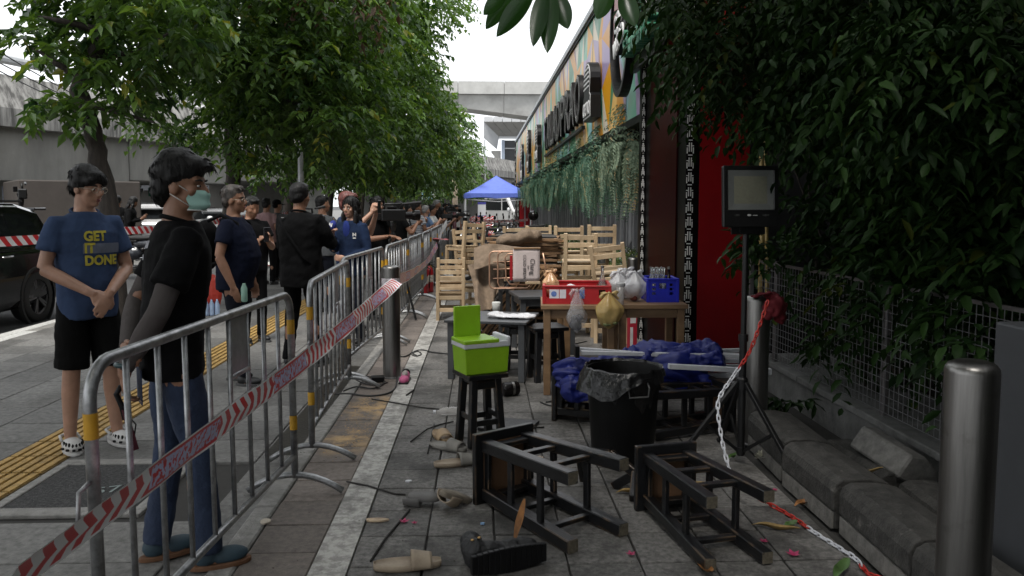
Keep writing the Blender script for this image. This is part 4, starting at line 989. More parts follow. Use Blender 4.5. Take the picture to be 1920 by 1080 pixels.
# low shrubs with white specks in front of the boards
M_shleaf = leafmat('shrub_leaf', (.04, .08, .02), (.15, .22, .07), .5, .3)
M_shw = mat('shrub_bloom', (.62, .64, .58), .7)
for (x, y, rx, ry, h, lab) in ((2.25, 12.2, .5, 1.6, .78, 'light green shrub dotted with white blooms behind the leaning chair'), (2.2, 19.5, .45, 1.8, .75, 'smaller pale shrub behind the stacked wooden chairs'), (2.2, 26.5, .45, 1.8, .8, 'far low shrub at the foot of the boards')):
    e = empty('shrub', (x, y, 0), 0, lab, 'shrub'); n = 1500
    P = np.stack([nrg.uniform(-rx, rx, n), nrg.uniform(-ry, ry, n), nrg.uniform(.1, 1, n) ** .6 * h], 1); P[:, 2] *= 1 - .25 * (P[:, 0] / rx) ** 2
    D = nrm(np.stack([nrg.normal(0, .6, n), nrg.normal(0, .6, n), nrg.uniform(.1, 1, n)], 1)); U = nrm(nrg.normal(0, .4, (n, 3)) + np.array([0, 0, 1.0]))
    link('foliage', leaf_mesh(P, D, U, nrg.uniform(.05, .11, n), nrg.uniform(.02, .04, n), np.clip(nrg.normal(.5, .25, n), 0, 1)), M_shleaf, e)
    q = MB()
    for k in range(160):
        p = Vector((rnd.uniform(-rx, rx), rnd.uniform(-ry, ry), h * rnd.uniform(.75, 1.04))); q.add([p, p + Vector((.025, 0, .01)), p + Vector((.012, .02, .02)), p + Vector((.01, -.02, .015))], [(0, 1, 2), (0, 3, 1)])
    q.build('blooms', M_shw, e)
    MB().bx((-rx, -ry, 0), (rx, ry, .18)).build('planter', M_kerb, e, bevel=.01)
# large drooping leaves at the top of the frame
M_plum = leafmat('broad_leaf', (.015, .05, .012), (.03, .085, .02), .3, .3)
pl = empty('broad_leaved_tree', (2.9, 1.2, 0), 0, 'tree whose few long pointed leaves hang in from the top of the frame', 'tree')
q = MB(); limb(q, [(0, 0, -.1), (-.1, .1, 1.6), (-.5, .6, 2.7), (-1.2, 1.4, 3.1), (-2.0, 2.1, 3.05), (-2.55, 2.3, 2.74)], .08, .02, 8); limb(q, [(-1.2, 1.4, 3.1), (-1.8, 2.1, 3.1), (-2.3, 2.35, 2.74)], .03, .015, 8); q.build('trunk', M_bark, pl, smooth=True)
for (b0, t0, wd, Y, v) in (((952, -18), (898, 33), .065, 3.5, .7), ((958, -12), (904, 61), .07, 3.55, .8), ((1000, -20), (924, 74), .085, 3.5, .5), ((1024, -22), (995, 96), .075, 3.45, .4), ((1036, -18), (1023, 108), .085, 3.5, .6), ((1044, -16), (1066, 64), .085, 3.55, .3), ((1150, -30), (1109, 44), .085, 3.3, .9), ((1170, -20), (1190, 60), .08, 3.3, .2)):
    a, b = A(*b0, Y), A(*t0, Y - .05); d = b - a; sd = d.cross(Vector((0, 1, .35))).normalized(); nn_ = sd.cross(d).normalized()
    def fn(u, v_):
        t = v_; w_ = wd * math.sin(math.pi * min(1, t * .93 + .07) ** .9) ** .8; s_ = (u - .5)
        return a + d * t + sd * (s_ * w_) + nn_ * (abs(s_) * w_ * .35 - .05 * t * t) - Vector(pl.location)
    o = MB().grid(fn, 4, 12).build('leaf', M_plum, pl, smooth=True)
    at = o.data.attributes.new('v', 'FLOAT', 'POINT'); at.data.foreach_set('value', [v] * len(o.data.vertices))
# ================================================================== FURNITURE AND CLUTTER
M_blkwood = mat('black_wood', (.0085, .009, .0105), .36, col2=(.004, .004, .0045), scale=7, stretch=(1, 1, .3), bump=.35, bscale=40, obj_var=.2)
def worn(m, c, thr):
    """worn paint on the edges: brown wood shows where the surface is convex"""
    t = m.node_tree; n = t.nodes; l = t.links; b = n['Principled BSDF']; src = b.inputs['Base Color'].links[0].from_socket
    g = n.new('ShaderNodeNewGeometry'); z = n.new('ShaderNodeTexNoise'); z.inputs['Scale'].default_value = 9; z.inputs['Detail'].default_value = 6
    tc = n.new('ShaderNodeTexCoord'); l.new(tc.outputs['Object'], z.inputs['Vector'])
    be = n.new('ShaderNodeBevel'); be.samples = 4; be.inputs['Radius'].default_value = .012
    d = n.new('ShaderNodeVectorMath'); d.operation = 'DOT_PRODUCT'; l.new(g.outputs['Normal'], d.inputs[0]); l.new(be.outputs[0], d.inputs[1])
    mr = n.new('ShaderNodeMapRange'); mr.inputs[1].default_value = .995; mr.inputs[2].default_value = .9; l.new(d.outputs['Value'], mr.inputs[0])
    z2 = n.new('ShaderNodeMapRange'); z2.inputs[1].default_value = thr; z2.inputs[2].default_value = thr + .1; l.new(z.outputs['Fac'], z2.inputs[0])
    mu = n.new('ShaderNodeMath'); mu.operation = 'MULTIPLY'; l.new(mr.outputs[0], mu.inputs[0]); l.new(z2.outputs[0], mu.inputs[1])
    x = n.new('ShaderNodeMix'); x.data_type = 'RGBA'; l.new(mu.outputs[0], x.inputs['Factor']); l.new(src, x.inputs[6]); x.inputs[7].default_value = (*c, 1); l.new(x.outputs[2], b.inputs['Base Color'])
stain(M_blkwood, (.022, .023, .025), 11, .6, .8, .5); worn(M_blkwood, (.12, .075, .04), .5)
M_rawwood = mat('raw_underside', (.11, .056, .026), .75, var=.4, scale=6, stretch=(1, .2, 1))
M_endgrain = mat('end_grain', (.10, .085, .06), .8, var=.4, scale=60)
V0 = A
def stool(h=.66, seat=.31, rungs=(.20, .40), leg=.046, label='', group='black wooden stools', splay=.03, underside=True):
    e = empty('stool', (0, 0, 0)); s_ = seat / 2
    MB().bx((-s_, -s_, h - .032), (s_, s_, h)).build('seat', M_blkwood, e, bevel=.006, seg=2)
    if underside: MB().bx((-s_ + .05, -s_ + .05, h - .036), (s_ - .05, s_ - .05, h - .0325)).build('seat_underside', M_rawwood, e)
    def lp(sx, sy, z):
        k = s_ - .035 - leg / 2 + splay * (1 - z / h); return Vector((sx * k, sy * k, z))
    for sx in (-1, 1):
        for sy in (-1, 1):
            o = MB().bar(lp(sx, sy, 0), lp(sx, sy, h - .034), leg, leg, up=(0, 1, 0)).build('leg', M_blkwood, e, bevel=.004)
            MB().box(lp(sx, sy, -.0005), (leg * .93, leg * .93, .002)).build('leg_end', M_endgrain, o)
    z = h - .075
    for d in (0, 1):
        for s in (-1, 1):
            for zz, hh in [(z, .05)] + [(r_, .036) for r_ in rungs]:
                a, b = (lp(-1, s, zz), lp(1, s, zz)) if d == 0 else (lp(s, -1, zz + .03), lp(s, 1, zz + .03))
                MB().bar(a, b, .022, hh).build('apron' if zz == z else 'rung', M_blkwood, e, bevel=.003)
    return tag(e, label, 'stool', group)
def lie(o, cx, cy, sdir, zc, roll=0.0, tilt=0.0):
    """lay a stool on its side: its seat points along sdir on the ground"""
    s = Vector((sdir[0], sdir[1], tilt)).normalized(); up = Vector((0, 0, 1)); x = up.cross(s).normalized(); y = s.cross(x)
    m = Matrix((x, y, s)).transposed().to_4x4() @ Matrix.Rotation(roll, 4, 'Z')
    o.matrix_world = Matrix.Translation((cx, cy, zc)) @ m
s1 = stool(.74, .37, (.21, .45), .058, 'black wooden stool lying on its side with its legs towards the black boot'); lie(s1, .515, 3.40, (-.56, .83), .18, R(0), -.01)
s2 = stool(.71, .325, (.21, .43), .052, 'black wooden stool lying on its side in front of the tripod'); lie(s2, 1.06, 3.14, (-.22, .97), .163, 0)
s3 = stool(.46, .27, (.15,), .045, 'black stool carrying the green cooler', splay=.025); s3.location = (-.012, 4.95, 0); s3.rotation_euler = (0, 0, R(24))
s4 = stool(.47, .31, (.17,), .05, 'black stool standing behind the front leg of the wooden table', splay=.02); s4.location = (.55, 6.75, 0); s4.rotation_euler = (0, 0, R(14))
s5 = stool(.46, .30, (.16,), .05, 'black stool under the edge of the black table', splay=.025); s5.location = (.33, 7.05, 0); s5.rotation_euler = (0, 0, R(-8))
s6 = stool(.60, .32, (.2, .4), .05, 'black stool lying under the left end of the blue tent cloth'); lie(s6, 1.10, 5.45, (-.97, .2), .165)
s7 = stool(.60, .32, (.2, .4), .05, 'black stool lying under the white tent poles beside the rubbish bin'); lie(s7, 1.05, 5.05, (.95, .3), .165)
bf = empty('broken_frame', A(1085, 842, 4.12), 0, 'loose bent black chair frame behind the fallen stool under the rubbish bin', 'chair frame'); o_ = bf.location
MB().bar(V0(1085, 843, 4.12) - o_, V0(1143, 850, 4.10) - o_, .05, .03).build('top_rail', M_blkwood, bf, bevel=.004); MB().bar(V0(1143, 850, 4.10) - o_, V0(1192, 888, 4.02) - o_, .03, .05).build('side_rail', M_blkwood, bf, bevel=.004); MB().bar(V0(1192, 888, 4.02) - o_, V0(1150, 912, 4.1) - o_, .03, .05).build('foot_rail', M_blkwood, bf, bevel=.004); MB().bar(V0(1085, 843, 4.12) - o_, G(1095, 900, .02) - o_, .03, .05).build('leg', M_blkwood, bf, bevel=.004); MB().bar(V0(1190, 888, 4.02) - o_, G(1185, 935, .02) - o_, .03, .05).build('leg', M_blkwood, bf, bevel=.004)
def table(lx, ly, h, m, label, loc, rot, leg=.055, top=.035, slats=0, group=None, apron=True):
    e = empty('table', loc, rot, label, 'table', group)
    if slats:
        wd = ly / slats
        for k in range(slats): MB().bx((-lx / 2, -ly / 2 + wd * k + .002, h - top), (lx / 2, -ly / 2 + wd * (k + 1) - .002, h)).build('top_plank', m, e, bevel=.003)
    else: MB().bx((-lx / 2, -ly / 2, h - top), (lx / 2, ly / 2, h)).build('tabletop', m, e, bevel=.004)
    k = .05
    for sx in (-1, 1):
        for sy in (-1, 1): MB().box((sx * (lx / 2 - k), sy * (ly / 2 - k), (h - top) / 2), (leg, leg, h - top - .001)).build('leg', m, e, bevel=.004)
    if apron:
        for sy in (-1, 1): MB().box((0, sy * (ly / 2 - k), h - top - .04), (lx - 2 * k - leg, .022, .07)).build('apron', m, e, bevel=.003)
        for sx in (-1, 1): MB().box((sx * (lx / 2 - k), 0, h - top - .04), (.022, ly - 2 * k - leg, .07)).build('apron', m, e, bevel=.003)
    return e
M_twood = mat('table_wood', (.27, .165, .085), .55, col2=(.14, .08, .04), scale=5, stretch=(.25, 1, 1), bump=.2, bscale=30, obj_var=.2)
TZ = .72
table(.60, .58, TZ, M_twood, 'wooden plank table carrying the red crate', (.78, 6.42, 0), R(-4), slats=5, group='brown plank tables pushed together')
table(.56, .52, TZ, M_twood, 'wooden plank table carrying the blue bottle crate', (1.345, 6.41, 0), R(-1), slats=5, group='brown plank tables pushed together')
table(.60, .50, .70, M_twood, 'brown wooden table standing behind the two plank tables', (1.0, 7.25, 0), R(3), slats=5, group='brown plank tables pushed together')
M_btab = mat('black_tabletop', (.045, .048, .052), .42, var=.3, scale=4)
tb1 = table(.72, .62, .52, M_btab, 'low black table with plastic wrap and a white cup on it', (.10, 6.98, 0), R(-14), top=.025, apron=False)
table(.6, .6, .60, M_btab, 'black table behind the red crate, its edge against the folded chairs', (.62, 8.1, 0), R(8), top=.03)
# board lying on the ground under the cooler stool
tag(MB().bx((-.17, -.15, 0), (.17, .15, .022)).build('loose_board', M_blkwood, None, bevel=.004, loc=(.18, 5.28, .001), rot=(0, 0, R(-22))), 'loose black seat board lying on the tiles behind the cooler stool', 'board')

# wooden low chairs ---------------------------------------------------
M_pine = mat('pine', (.52, .40, .255), .6, col2=(.33, .23, .135), scale=5, stretch=(1, 1, .25), bump=.15, bscale=30, obj_var=.22)
def wchair():
    e = empty('wooden_chair', (0, 0, 0)); wd, dp, h, sh = .37, .36, .68, .34
    for s in (-1, 1):
        MB().bar((s * (wd / 2 - .02), dp / 2 - .02, 0), (s * (wd / 2 - .02), dp / 2 + .015, h), .04, .045, up=(0, 1, 0)).build('back_post', M_pine, e, bevel=.003)
        MB().box((s * (wd / 2 - .02), -dp / 2 + .02, sh / 2), (.04, .04, sh)).build('front_leg', M_pine, e, bevel=.003)
        MB().box((s * (wd / 2 - .02), 0, .13), (.02, dp - .06, .04)).build('side_rail', M_pine, e, bevel=.002); MB().box((s * (wd / 2 - .02), 0, sh - .03), (.02, dp - .06, .045)).build('side_rail', M_pine, e, bevel=.002)
    for z, hh in ((.63, .05), (.55, .05), (.42, .035), (.30, .05), (.14, .05)): MB().box((0, dp / 2 - .012 + z * .03, z), (wd - .08, .02, hh)).build('back_rail', M_pine, e, bevel=.002)
    for z in (.30, .14): MB().box((0, -dp / 2 + .02, z), (wd - .08, .02, .045)).build('front_rail', M_pine, e, bevel=.002)
    for k in range(5): MB().box((0, -dp / 2 + .045 + .066 * k, sh + .009), (wd + .01, .052, .016)).build('seat_slat', M_pine, e, bevel=.002)
    return e
chp = None
def put_chair(loc, rot, label):
    global chp
    o = wchair() if chp is None else copy_tree(chp)
    if chp is None: chp = o
    o.location = loc; o.rotation_euler = rot; return tag(o, label, 'chair', 'low pine chairs piled in stacks')
# left stack
put_chair((pxX(844, 10.55), 10.45, 0), (0, 0, R(182)), 'pine chair at the bottom of the left stack, back towards the camera')
put_chair((pxX(846, 10.75), 10.62, .13), (0, 0, R(181)), 'second pine chair nested on the bottom left one')
put_chair((pxX(867, 10.3), 10.7, .60), (R(0), R(-3), R(222)), 'pine chair on top of the left stack, turned with a tall post towards the camera')
put_chair((pxX(893, 11), 11.3, .0), (R(0), R(0), R(160)), 'pine chair standing on the ground behind the burlap')
put_chair((pxX(889, 11), 11.2, .50), (R(0), R(5), R(150)), 'pine chair stacked upright behind the top left one')
# right stacks
put_chair((pxX(1082, 9.0), 9.05, .0), (0, 0, R(182)), 'pine chair at the bottom of the middle stack behind the red crate')
put_chair((pxX(1085, 9.0), 8.92, .52), (R(-3), 0, R(177)), 'tall looking pine chair in the middle, its ladder back facing the camera')
put_chair((pxX(1150, 8.6), 8.65, .0), (0, 0, R(170)), 'pine chair low at the right end of the chair pile')
put_chair((pxX(1148, 8.6), 8.50, .44), (R(-6), R(7), R(172)), 'leaning pine chair at the right end in front of the white flowering shrub')
put_chair((pxX(1063, 10), 10.1, .0), (0, 0, R(2)), 'pine chair in the back row, bottom left')
put_chair((pxX(1063, 10), 10.05, .56), (0, 0, R(183)), 'pine chair in the back row, upper left of the middle stack')
put_chair((pxX(1123, 10.2), 10.25, .0), (0, 0, R(178)), 'pine chair in the back row, bottom right')
put_chair((pxX(1122, 10.2), 10.2, .57), (0, 0, R(186)), 'pine chair in the back row, upper right of the middle stack')
put_chair((pxX(1000, 11.4), 11.4, .0), (0, 0, R(181)), 'pine chair hidden low behind the rolled burlap')
put_chair((pxX(965, 11.2), 11.3, .52), (0, 0, R(184)), 'pine chair behind the rolled burlap, left one')
put_chair((pxX(1010, 11.2), 11.35, .53), (0, 0, R(178)), 'pine chair behind the rolled burlap, right one')
put_chair((pxX(962, 11.4), 11.45, .0), (0, 0, R(181)), 'pine chair low in the heap under the rolled burlap')

# stack of folded deck chairs ------------------------------------------
M_slat = mat('deck_slat', (.24, .14, .07), .6, var=.45, scale=6, stretch=(.3, 1, 1), obj_var=.35)
M_rose = mat('copper_tube', (.50, .30, .20), .35, .55, var=.15)
M_bframe = mat('black_frame', (.012, .012, .012), .5)
def folded_chair(label):
    e = empty('folded_chair', (0, 0, 0)); wd, ln = .46, .92
    for s in (-1, 1): MB().bar((s * wd / 2, -ln / 2, 0), (s * wd / 2, ln / 2, .0), .022, .030).build('rail', M_slat, e, bevel=.002); MB().bar((s * (wd / 2 - .03), -ln / 2 + .06, .02), (s * (wd / 2 - .03), ln / 2 - .04, .025), .018, .024).build('rail', M_bframe, e)
    for k in range(4): MB().box((0, -ln / 2 + .08 + k * .25, .012), (wd, .045, .012)).build('cross_slat', M_slat, e, bevel=.002)
    MB().grid(lambda u, v: ((u - .5) * (wd - .06), -ln * .4 + v * ln * .8, .02 + .01 * math.sin(v * 7)), 2, 8).build('canvas', mat('canvas_dark', (.05, .045, .04), .9), e)
    return tag(e, label, 'folding chair', 'folded deck chairs heaped under burlap')
fc = folded_chair('folded deck chair leaning in the diagonal row under the draped burlap')
k = 0
LEAN = ['folded deck chair at the left end of the diagonal row, under the burlap hem'] + ['%s folded deck chair from the burlap hem in the diagonal row' % w for w in ('second', 'third', 'fourth', 'fifth', 'sixth', 'seventh', 'eighth')] + ['folded deck chair at the right end of the diagonal row']
for i in range(9):      # leaning row, seen edge on
    o = fc if i == 0 else copy_tree(fc)
    o.location = (.16 + .052 * i, 9.15 + .02 * i, .37 + .003 * i); o.rotation_euler = (R(50 + i * .8), 0, R(-90 + rnd.uniform(-3, 3))); o['label'] = LEAN[i]
for i in range(16):     # flat pile, seen end on
    o = copy_tree(fc); o.location = (.50 + rnd.uniform(-.05, .08) , 9.75 + rnd.uniform(-.06, .06), .62 + .032 * i); o.rotation_euler = (R(rnd.uniform(-3, 3)), R(rnd.uniform(-3, 3)), R(88 + rnd.uniform(-9, 9)))
    tag(o, ['lowest', 'second lowest', 'third lowest', 'fourth lowest', 'fifth lowest', 'sixth lowest', 'seventh lowest', 'eighth lowest', 'eighth highest', 'seventh highest', 'sixth highest', 'fifth highest', 'fourth highest', 'third highest', 'second highest', 'topmost'][i] + ' folded deck chair of the flat pile behind the lettered panel', 'folding chair')
for i in range(6):      # supports of the pile
    o = copy_tree(fc); o.location = (.5 + .02 * i, 9.75, .05 + .09 * i); o.rotation_euler = (0, R(rnd.uniform(-2, 2)), R(90 + rnd.uniform(-6, 6))); tag(o, ['folded deck chair on the ground, base of the flat pile'][0] if i == 0 else '%s folded deck chair up from the ground under the flat pile' % ('second', 'third', 'fourth', 'fifth', 'sixth')[i - 1], 'folding chair')
# copper tube frames
tf = empty('tube_chair', (pxX(942, 8.55), 8.55, .58), 0, 'folded chair with bent copper coloured tubes in front of the burlap', 'folding chair')
def rr(x0, x1, z0, z1, r, y): 
    out = []
    for cx, cz, a0 in ((x1 - r, z1 - r, 0), (x0 + r, z1 - r, 90), (x0 + r, z0 + r, 180), (x1 - r, z0 + r, 270)):
        for k in range(6): a = R(a0 + 90 * k / 5); out.append((cx + r * math.cos(a), y, cz + r * math.sin(a)))
    return out
MB().tube(rr(-.14, .30, 0.02, .42, .05, 0), .008, 8, closed=True).build('outer_tube', M_rose, tf, smooth=True)
MB().tube([(.02, .03, .42), (-.04, .03, .40), (-.05, .03, .36), (-.05, .03, .08), (-.03, .03, .03), (.3, .03, .02)], .008, 8).build('inner_tube', M_rose, tf, smooth=True)
MB().tube([(.2, .06, .40), (.06, .06, .39), (.03, .06, .35), (.04, .06, .12), (.08, .06, .06), (.28, .06, .05)], .008, 8).build('inner_tube', M_rose, tf, smooth=True)
for z in (.30, .22, .12): MB().tube([(-.10, .09, z), (.26, .09, z + .01)], .007, 6).build('cross_tube', M_rose, tf, smooth=True)
MB().tube([(.44, .05, .40), (.47, .05, .25), (.47, .05, .04)], .009, 8).build('side_tube', M_rose, tf, smooth=True)
for x in (-.02, .06, .5): MB().box((x, .08, -.29), (.045, .045, .58)).build('black_leg', M_bframe, tf)
# lettered canvas panel
pn = empty('lettered_panel', A(987, 497, 8.42), (R(4), R(0), R(2)), 'off white canvas chair back with sideways lettering leaning on the heap', 'canvas chair')
MB().grid(lambda u, v: ((u - .5) * .285, -.003 * math.sin(math.pi * u) - .002 * math.sin(5 * v), (v - .5) * .355), 8, 8).build('canvas', mat('canvas_cream', (.56, .48, .46), .85, var=.06, scale=60), pn, smooth=True, solid=.006)
MB().bx((-.14, -.012, .17), (.15, .012, .19)).build('top_bar', M_slat, pn, bevel=.003); MB().bx((-.01, -.012, -.205), (.15, .012, -.178)).build('bottom_bar', M_pine, pn, bevel=.003)
MB().bx((-.175, -.006, -.16), (-.148, .03, .10)).build('red_strap', mat('red_strap', (.35, .01, .015), .5), pn)
M_ink = mat('black_ink', (.02, .02, .022), .7)
for txt, size, xx, zz, sx in (('Chang', .07, .062, -.015, .95), ('COLD BREW', .046, -.022, -.02, 1.0), ('Lager', .02, .020, -.02, 1)):
    o = link('lettering', text_mesh(txt, size, .0008, sx=sx), M_ink, pn); o.matrix_local = Matrix.Translation((xx, -.0125, zz)) @ Matrix(((0, 1, 0, 0), (0, 0, -1, 0), (-1, 0, 0, 0), (0, 0, 0, 1)))
# burlap
M_burlap = mat('burlap', (.20, .145, .10), .95, var=.3, scale=12, bump=.9, bscale=260)
def cloth(name, fn, nu, nv, m, label, cat, parent=None, th=.006, sub=1):
    o = MB().grid(fn, nu, nv).build(name, m, parent, smooth=True, solid=th, sub=sub); return tag(o, label, cat)
def burl(u, v):
    p = A(876 + 72 * u + 18 * v * (1 - u), 497 + 90 * v - 6 * math.sin(u * 3), 8.95 + .25 * u - .55 * v * (1 - .5 * u)); lim = 1 - .62 * max(0, u - .42) * v * 1.7
    p.z = p.z if True else 0
    z0 = A(0, 497, 8.95).z; p.z = z0 + (p.z - z0) * lim
    f = .045 * math.sin(u * 17 + v * 2.5) * (.3 + v) ; p.y += f; p.x += .02 * math.sin(u * 9 + 4 * v)
    p.z = max(p.z, .03); return p
cloth('burlap_drape', burl, 28, 20, M_burlap, 'brown burlap sacking draped in folds over the folded chairs', 'burlap')
q = MB()
a, b = A(941, 452, 9.4), A(1006, 440, 9.45)
for i in range(15):
    t = i / 14; c = a.lerp(b, t); q.ell(c + Vector((0, .01 * math.sin(i * 1.1), .012 * math.sin(i * .8))), (.075, .13 + .012 * math.sin(i * .9), .088 - .02 * (1 - t)), 14, 10)
tag(link('burlap_roll', remeshed(q, .010, 3, .012, 7, 3), M_burlap), 'thick roll of brown burlap lying on top of the heap', 'burlap')
def burl2(u, v):
    p = A(888 + 95 * u, 466 + 26 * v + 16 * (1 - u) * v - 9 * math.sin(u * 3.1), 9.0 - .25 * v); p.y += .03 * math.sin(u * 14 + v * 3); p.z += .012 * math.sin(v * 9 + u * 7); return p
cloth('burlap_edge', burl2, 20, 8, M_burlap, 'crumpled dark burlap edge poking out left below the roll', 'burlap')

# fire extinguishers
M_fire = mat('extinguisher_red', (.28, .008, .012), .3, var=.15)
for k, (px, Y) in enumerate(((794, 13.4), (804, 13.7))):
    e = empty('fire_extinguisher', (pxX(px, Y), Y, 0), 0, ['left red fire extinguisher by the barrier row', 'right red fire extinguisher beside the steel bollard'][k], 'fire extinguisher')
    MB().lathe([(.066, 0), (.07, .02), (.07, .36), (.055, .41), (.022, .44), (.02, .46)], 20).build('cylinder', M_fire, e, smooth=True)
    q = MB(); q.box((0, 0, .475), (.03, .03, .04)); q.bar((0, 0, .50), (.1, 0, .53), .02, .008); q.bar((0, 0, .485), (.1, 0, .475), .02, .006); q.build('valve', M_black, e)
    MB().tube([(.02, .02, .47), (.1, .03, .42), (.09, .03, .2), (.08, .03, .1)], .01, 6).build('hose', M_black, e, smooth=True); MB().lathe([(.0705, .18), (.0705, .3)], 20, cap=False).build('label_band', mat('label_cream', (.5, .45, .38), .6, var=.5, scale=40), e)

# green cooler ---------------------------------------------------------
M_lime = stain(mat('lime_plastic', (.27, .50, .016), .42, var=.08, bump=.05), (.12, .2, .03), 14, .62, .72, .45)
M_cwhite = mat('cool_white', (.62, .63, .66), .45, var=.05)
ck = empty('cool_box', (-.008, 4.94, .4605), R(24), 'lime green cool box with its lid standing open on a black stool', 'cool box')
q = MB(); lx, ly, h = .27, .185, .175
def shellbox(x, y, z0, z1, t, tp):
    v = []; 
    for (k, zz) in ((tp, z0), (1, z1)): v += [(-x * k, -y * k, zz), (x * k, -y * k, zz), (x * k, y * k, zz), (-x * k, y * k, zz)]
    x2, y2 = x - t, y - t
    v += [(-x2, -y2, z1), (x2, -y2, z1), (x2, y2, z1), (-x2, y2, z1)] + [(-x2 * tp, -y2 * tp, z0 + t), (x2 * tp, -y2 * tp, z0 + t), (x2 * tp, y2 * tp, z0 + t), (-x2 * tp, y2 * tp, z0 + t)]
    f = [(0, 3, 2, 1)] + [(i, (i + 1) % 4, 4 + (i + 1) % 4, 4 + i) for i in range(4)] + [(4 + i, 4 + (i + 1) % 4, 8 + (i + 1) % 4, 8 + i) for i in range(4)] + [(8 + i, 8 + (i + 1) % 4, 12 + (i + 1) % 4, 12 + i) for i in range(4)] + [(12, 13, 14, 15)]
    return v, f
MB().add(*shellbox(.150, .105, 0, .165, .012, .94)).build('body', M_lime, ck, bevel=.012, seg=3)
v, f = shellbox(.155, .110, .163, .200, .016, 1); MB().add(v, f).build('white_rim', M_cwhite, ck, bevel=.006, seg=2)
MB().bx((-.156, -.111, .186), (.08, .111, .215)).build('lid_fixed_half', M_lime, ck, bevel=.008, seg=2)
q = MB(); q.bx((.13, -.11, .165), (.158, .11, .225)); q.build('handle_end', M_cwhite, ck, bevel=.01, seg=3)
MB().bx((-.145, .078, .214), (.035, .098, .405)).build('open_lid', M_lime, ck, bevel=.005, seg=2)

# red crate ------------------------------------------------------------
M_rplast = mat('red_plastic', (.40, .010, .014), .4, var=.15)
M_bplast = mat('blue_plastic', (.012, .02, .42), .4, var=.15)
def crate(lx, ly, h, m, e, t=.008, holes=()):
    x, y = lx / 2, ly / 2
    MB().bx((-x, -y, 0), (x, y, t)).build('floor', m, e)
    for s in (-1, 1):
        for nm, L_, fx in (('x', lx, lambda a, b, z0, z1: ((a, s * y - t / 2, z0), (b, s * y + t / 2, z1))), ('y', ly - t * 2 - .002, lambda a, b, z0, z1: ((s * (x - t / 2) - t / 2, a, z0), (s * (x - t / 2) + t / 2, b, z1)))):
            q = MB(); hh = holes if holes else [(-.001, .001, h * .5, h * .501)]
            # panel built from bands around a grid of slots
            zs = sorted({0, h} | {z for a, b, z0, z1 in hh for z in (z0, z1)}); xs = sorted({-L_ / 2, L_ / 2} | {v * L_ for a, b, z0, z1 in hh for v in (a, b)})
            for zi in range(len(zs) - 1):
                for xi in range(len(xs) - 1):
                    cx, cz = (xs[xi] + xs[xi + 1]) / 2, (zs[zi] + zs[zi + 1]) / 2
                    if any(a * L_ < cx < b * L_ and z0 < cz < z1 for a, b, z0, z1 in hh): continue
                    q.bx(*fx(xs[xi], xs[xi + 1], zs[zi], zs[zi + 1]))
            q.build('side_panel', m, e)
        MB().bx((-x - .01, s * y - .012, h - .012), (x + .01, s * y + .012, h + .002)).build('rim', m, e, bevel=.003)
        MB().bx((s * x - .012, -y + .013, h - .012), (s * x + .012, y - .013, h + .001)).build('rim', m, e, bevel=.003)
        for s2 in (-1, 1): MB().bx((s * x - .011, s2 * y - .011, .0), (s * x + .011, s2 * y + .011, h - .013)).build('corner_rib', m, e, bevel=.003)
rc = empty('red_crate', (.77, 6.42, TZ + .001), R(-6), 'large low red plastic crate with bags in it on the wooden table', 'crate')
crate(.52, .44, .145, M_rplast, rc, holes=((-.46, -.36, .05, .115), (.33, .43, .05, .115)))
M_stick = mat('sticker_white', (.62, .6, .64), .5, var=.05); M_stickb = mat('sticker_blue', (.12, .2, .5), .5, var=.5, scale=30)
for x0, w_, mm in ((-.215, .075, M_stick), (-.135, .05, M_stick), (.02, .04, M_stickb)):
    MB().bx((x0, -.2255, .045), (x0 + w_, -.2245, .115)).build('sticker', mm, rc)
MB().lathe([(.022, 0), (.022, .0008)], 16, (-.18, -.2262, .08), axis=Matrix(((1, 0, 0), (0, 0, -1), (0, 1, 0)))).build('sticker_emblem', M_stickb, rc)
bc = empty('blue_crate', (1.452, 6.42, TZ + .001), R(-2), 'deep blue plastic bottle crate with glass bottles sticking out', 'crate')
crate(.24, .26, .19, M_bplast, bc, holes=tuple((a, a + .13, z, z + .022) for a in (-.36, .23) for z in (.06, .095, .13)) + ((-.12, .12, .11, .155),))
M_glass = mat('clear_glass', (.75, .78, .77), .08, var=.03, trans=.85, spec=.5)
M_glassd = mat('dark_glass', (.02, .012, .008), .1, var=.1)
def bottle(loc, m, label, s=1.0, group='bottles in the blue crate', tilt=(0, 0, 0), cap=None):
    e = empty('bottle', loc, tilt, label, 'bottle', group)
    MB().lathe([(.026 * s, 0), (.030 * s, .006), (.030 * s, .13 * s), (.024 * s, .16 * s), (.012 * s, .195 * s), (.0115 * s, .25 * s), (.014 * s, .252 * s), (.014 * s, .262 * s)], 16).build('glass', m, e, smooth=True)
    if cap: MB().lathe([(.0145 * s, .25 * s), (.0145 * s, .267 * s), (.002, .27 * s)], 12).build('cap', cap, e)
    return e
for k in range(7):
    bottle((1.385 + .042 * (k % 4), 6.36 + .075 * (k // 4), TZ + .012), M_glass if k != 3 else M_glassd, ['front left clear bottle in the blue crate', 'second clear bottle in the front row of the blue crate', 'third clear bottle, beside the dark one in the blue crate', '', 'back left clear bottle in the blue crate', 'middle clear bottle in the back row of the blue crate', 'back right clear bottle in the blue crate'][k] if k != 3 else 'dark brown full bottle at the front of the blue crate', 1.0, cap=None if k != 3 else M_steel)
bottle((1.005, 6.58, TZ + .001), M_glass, 'tall clear bottle with a dark lower half behind the red crate', 1.02, group=None, cap=M_steel)
MB().lathe([(.0305, .0), (.0312, .1)], 16, cap=False)
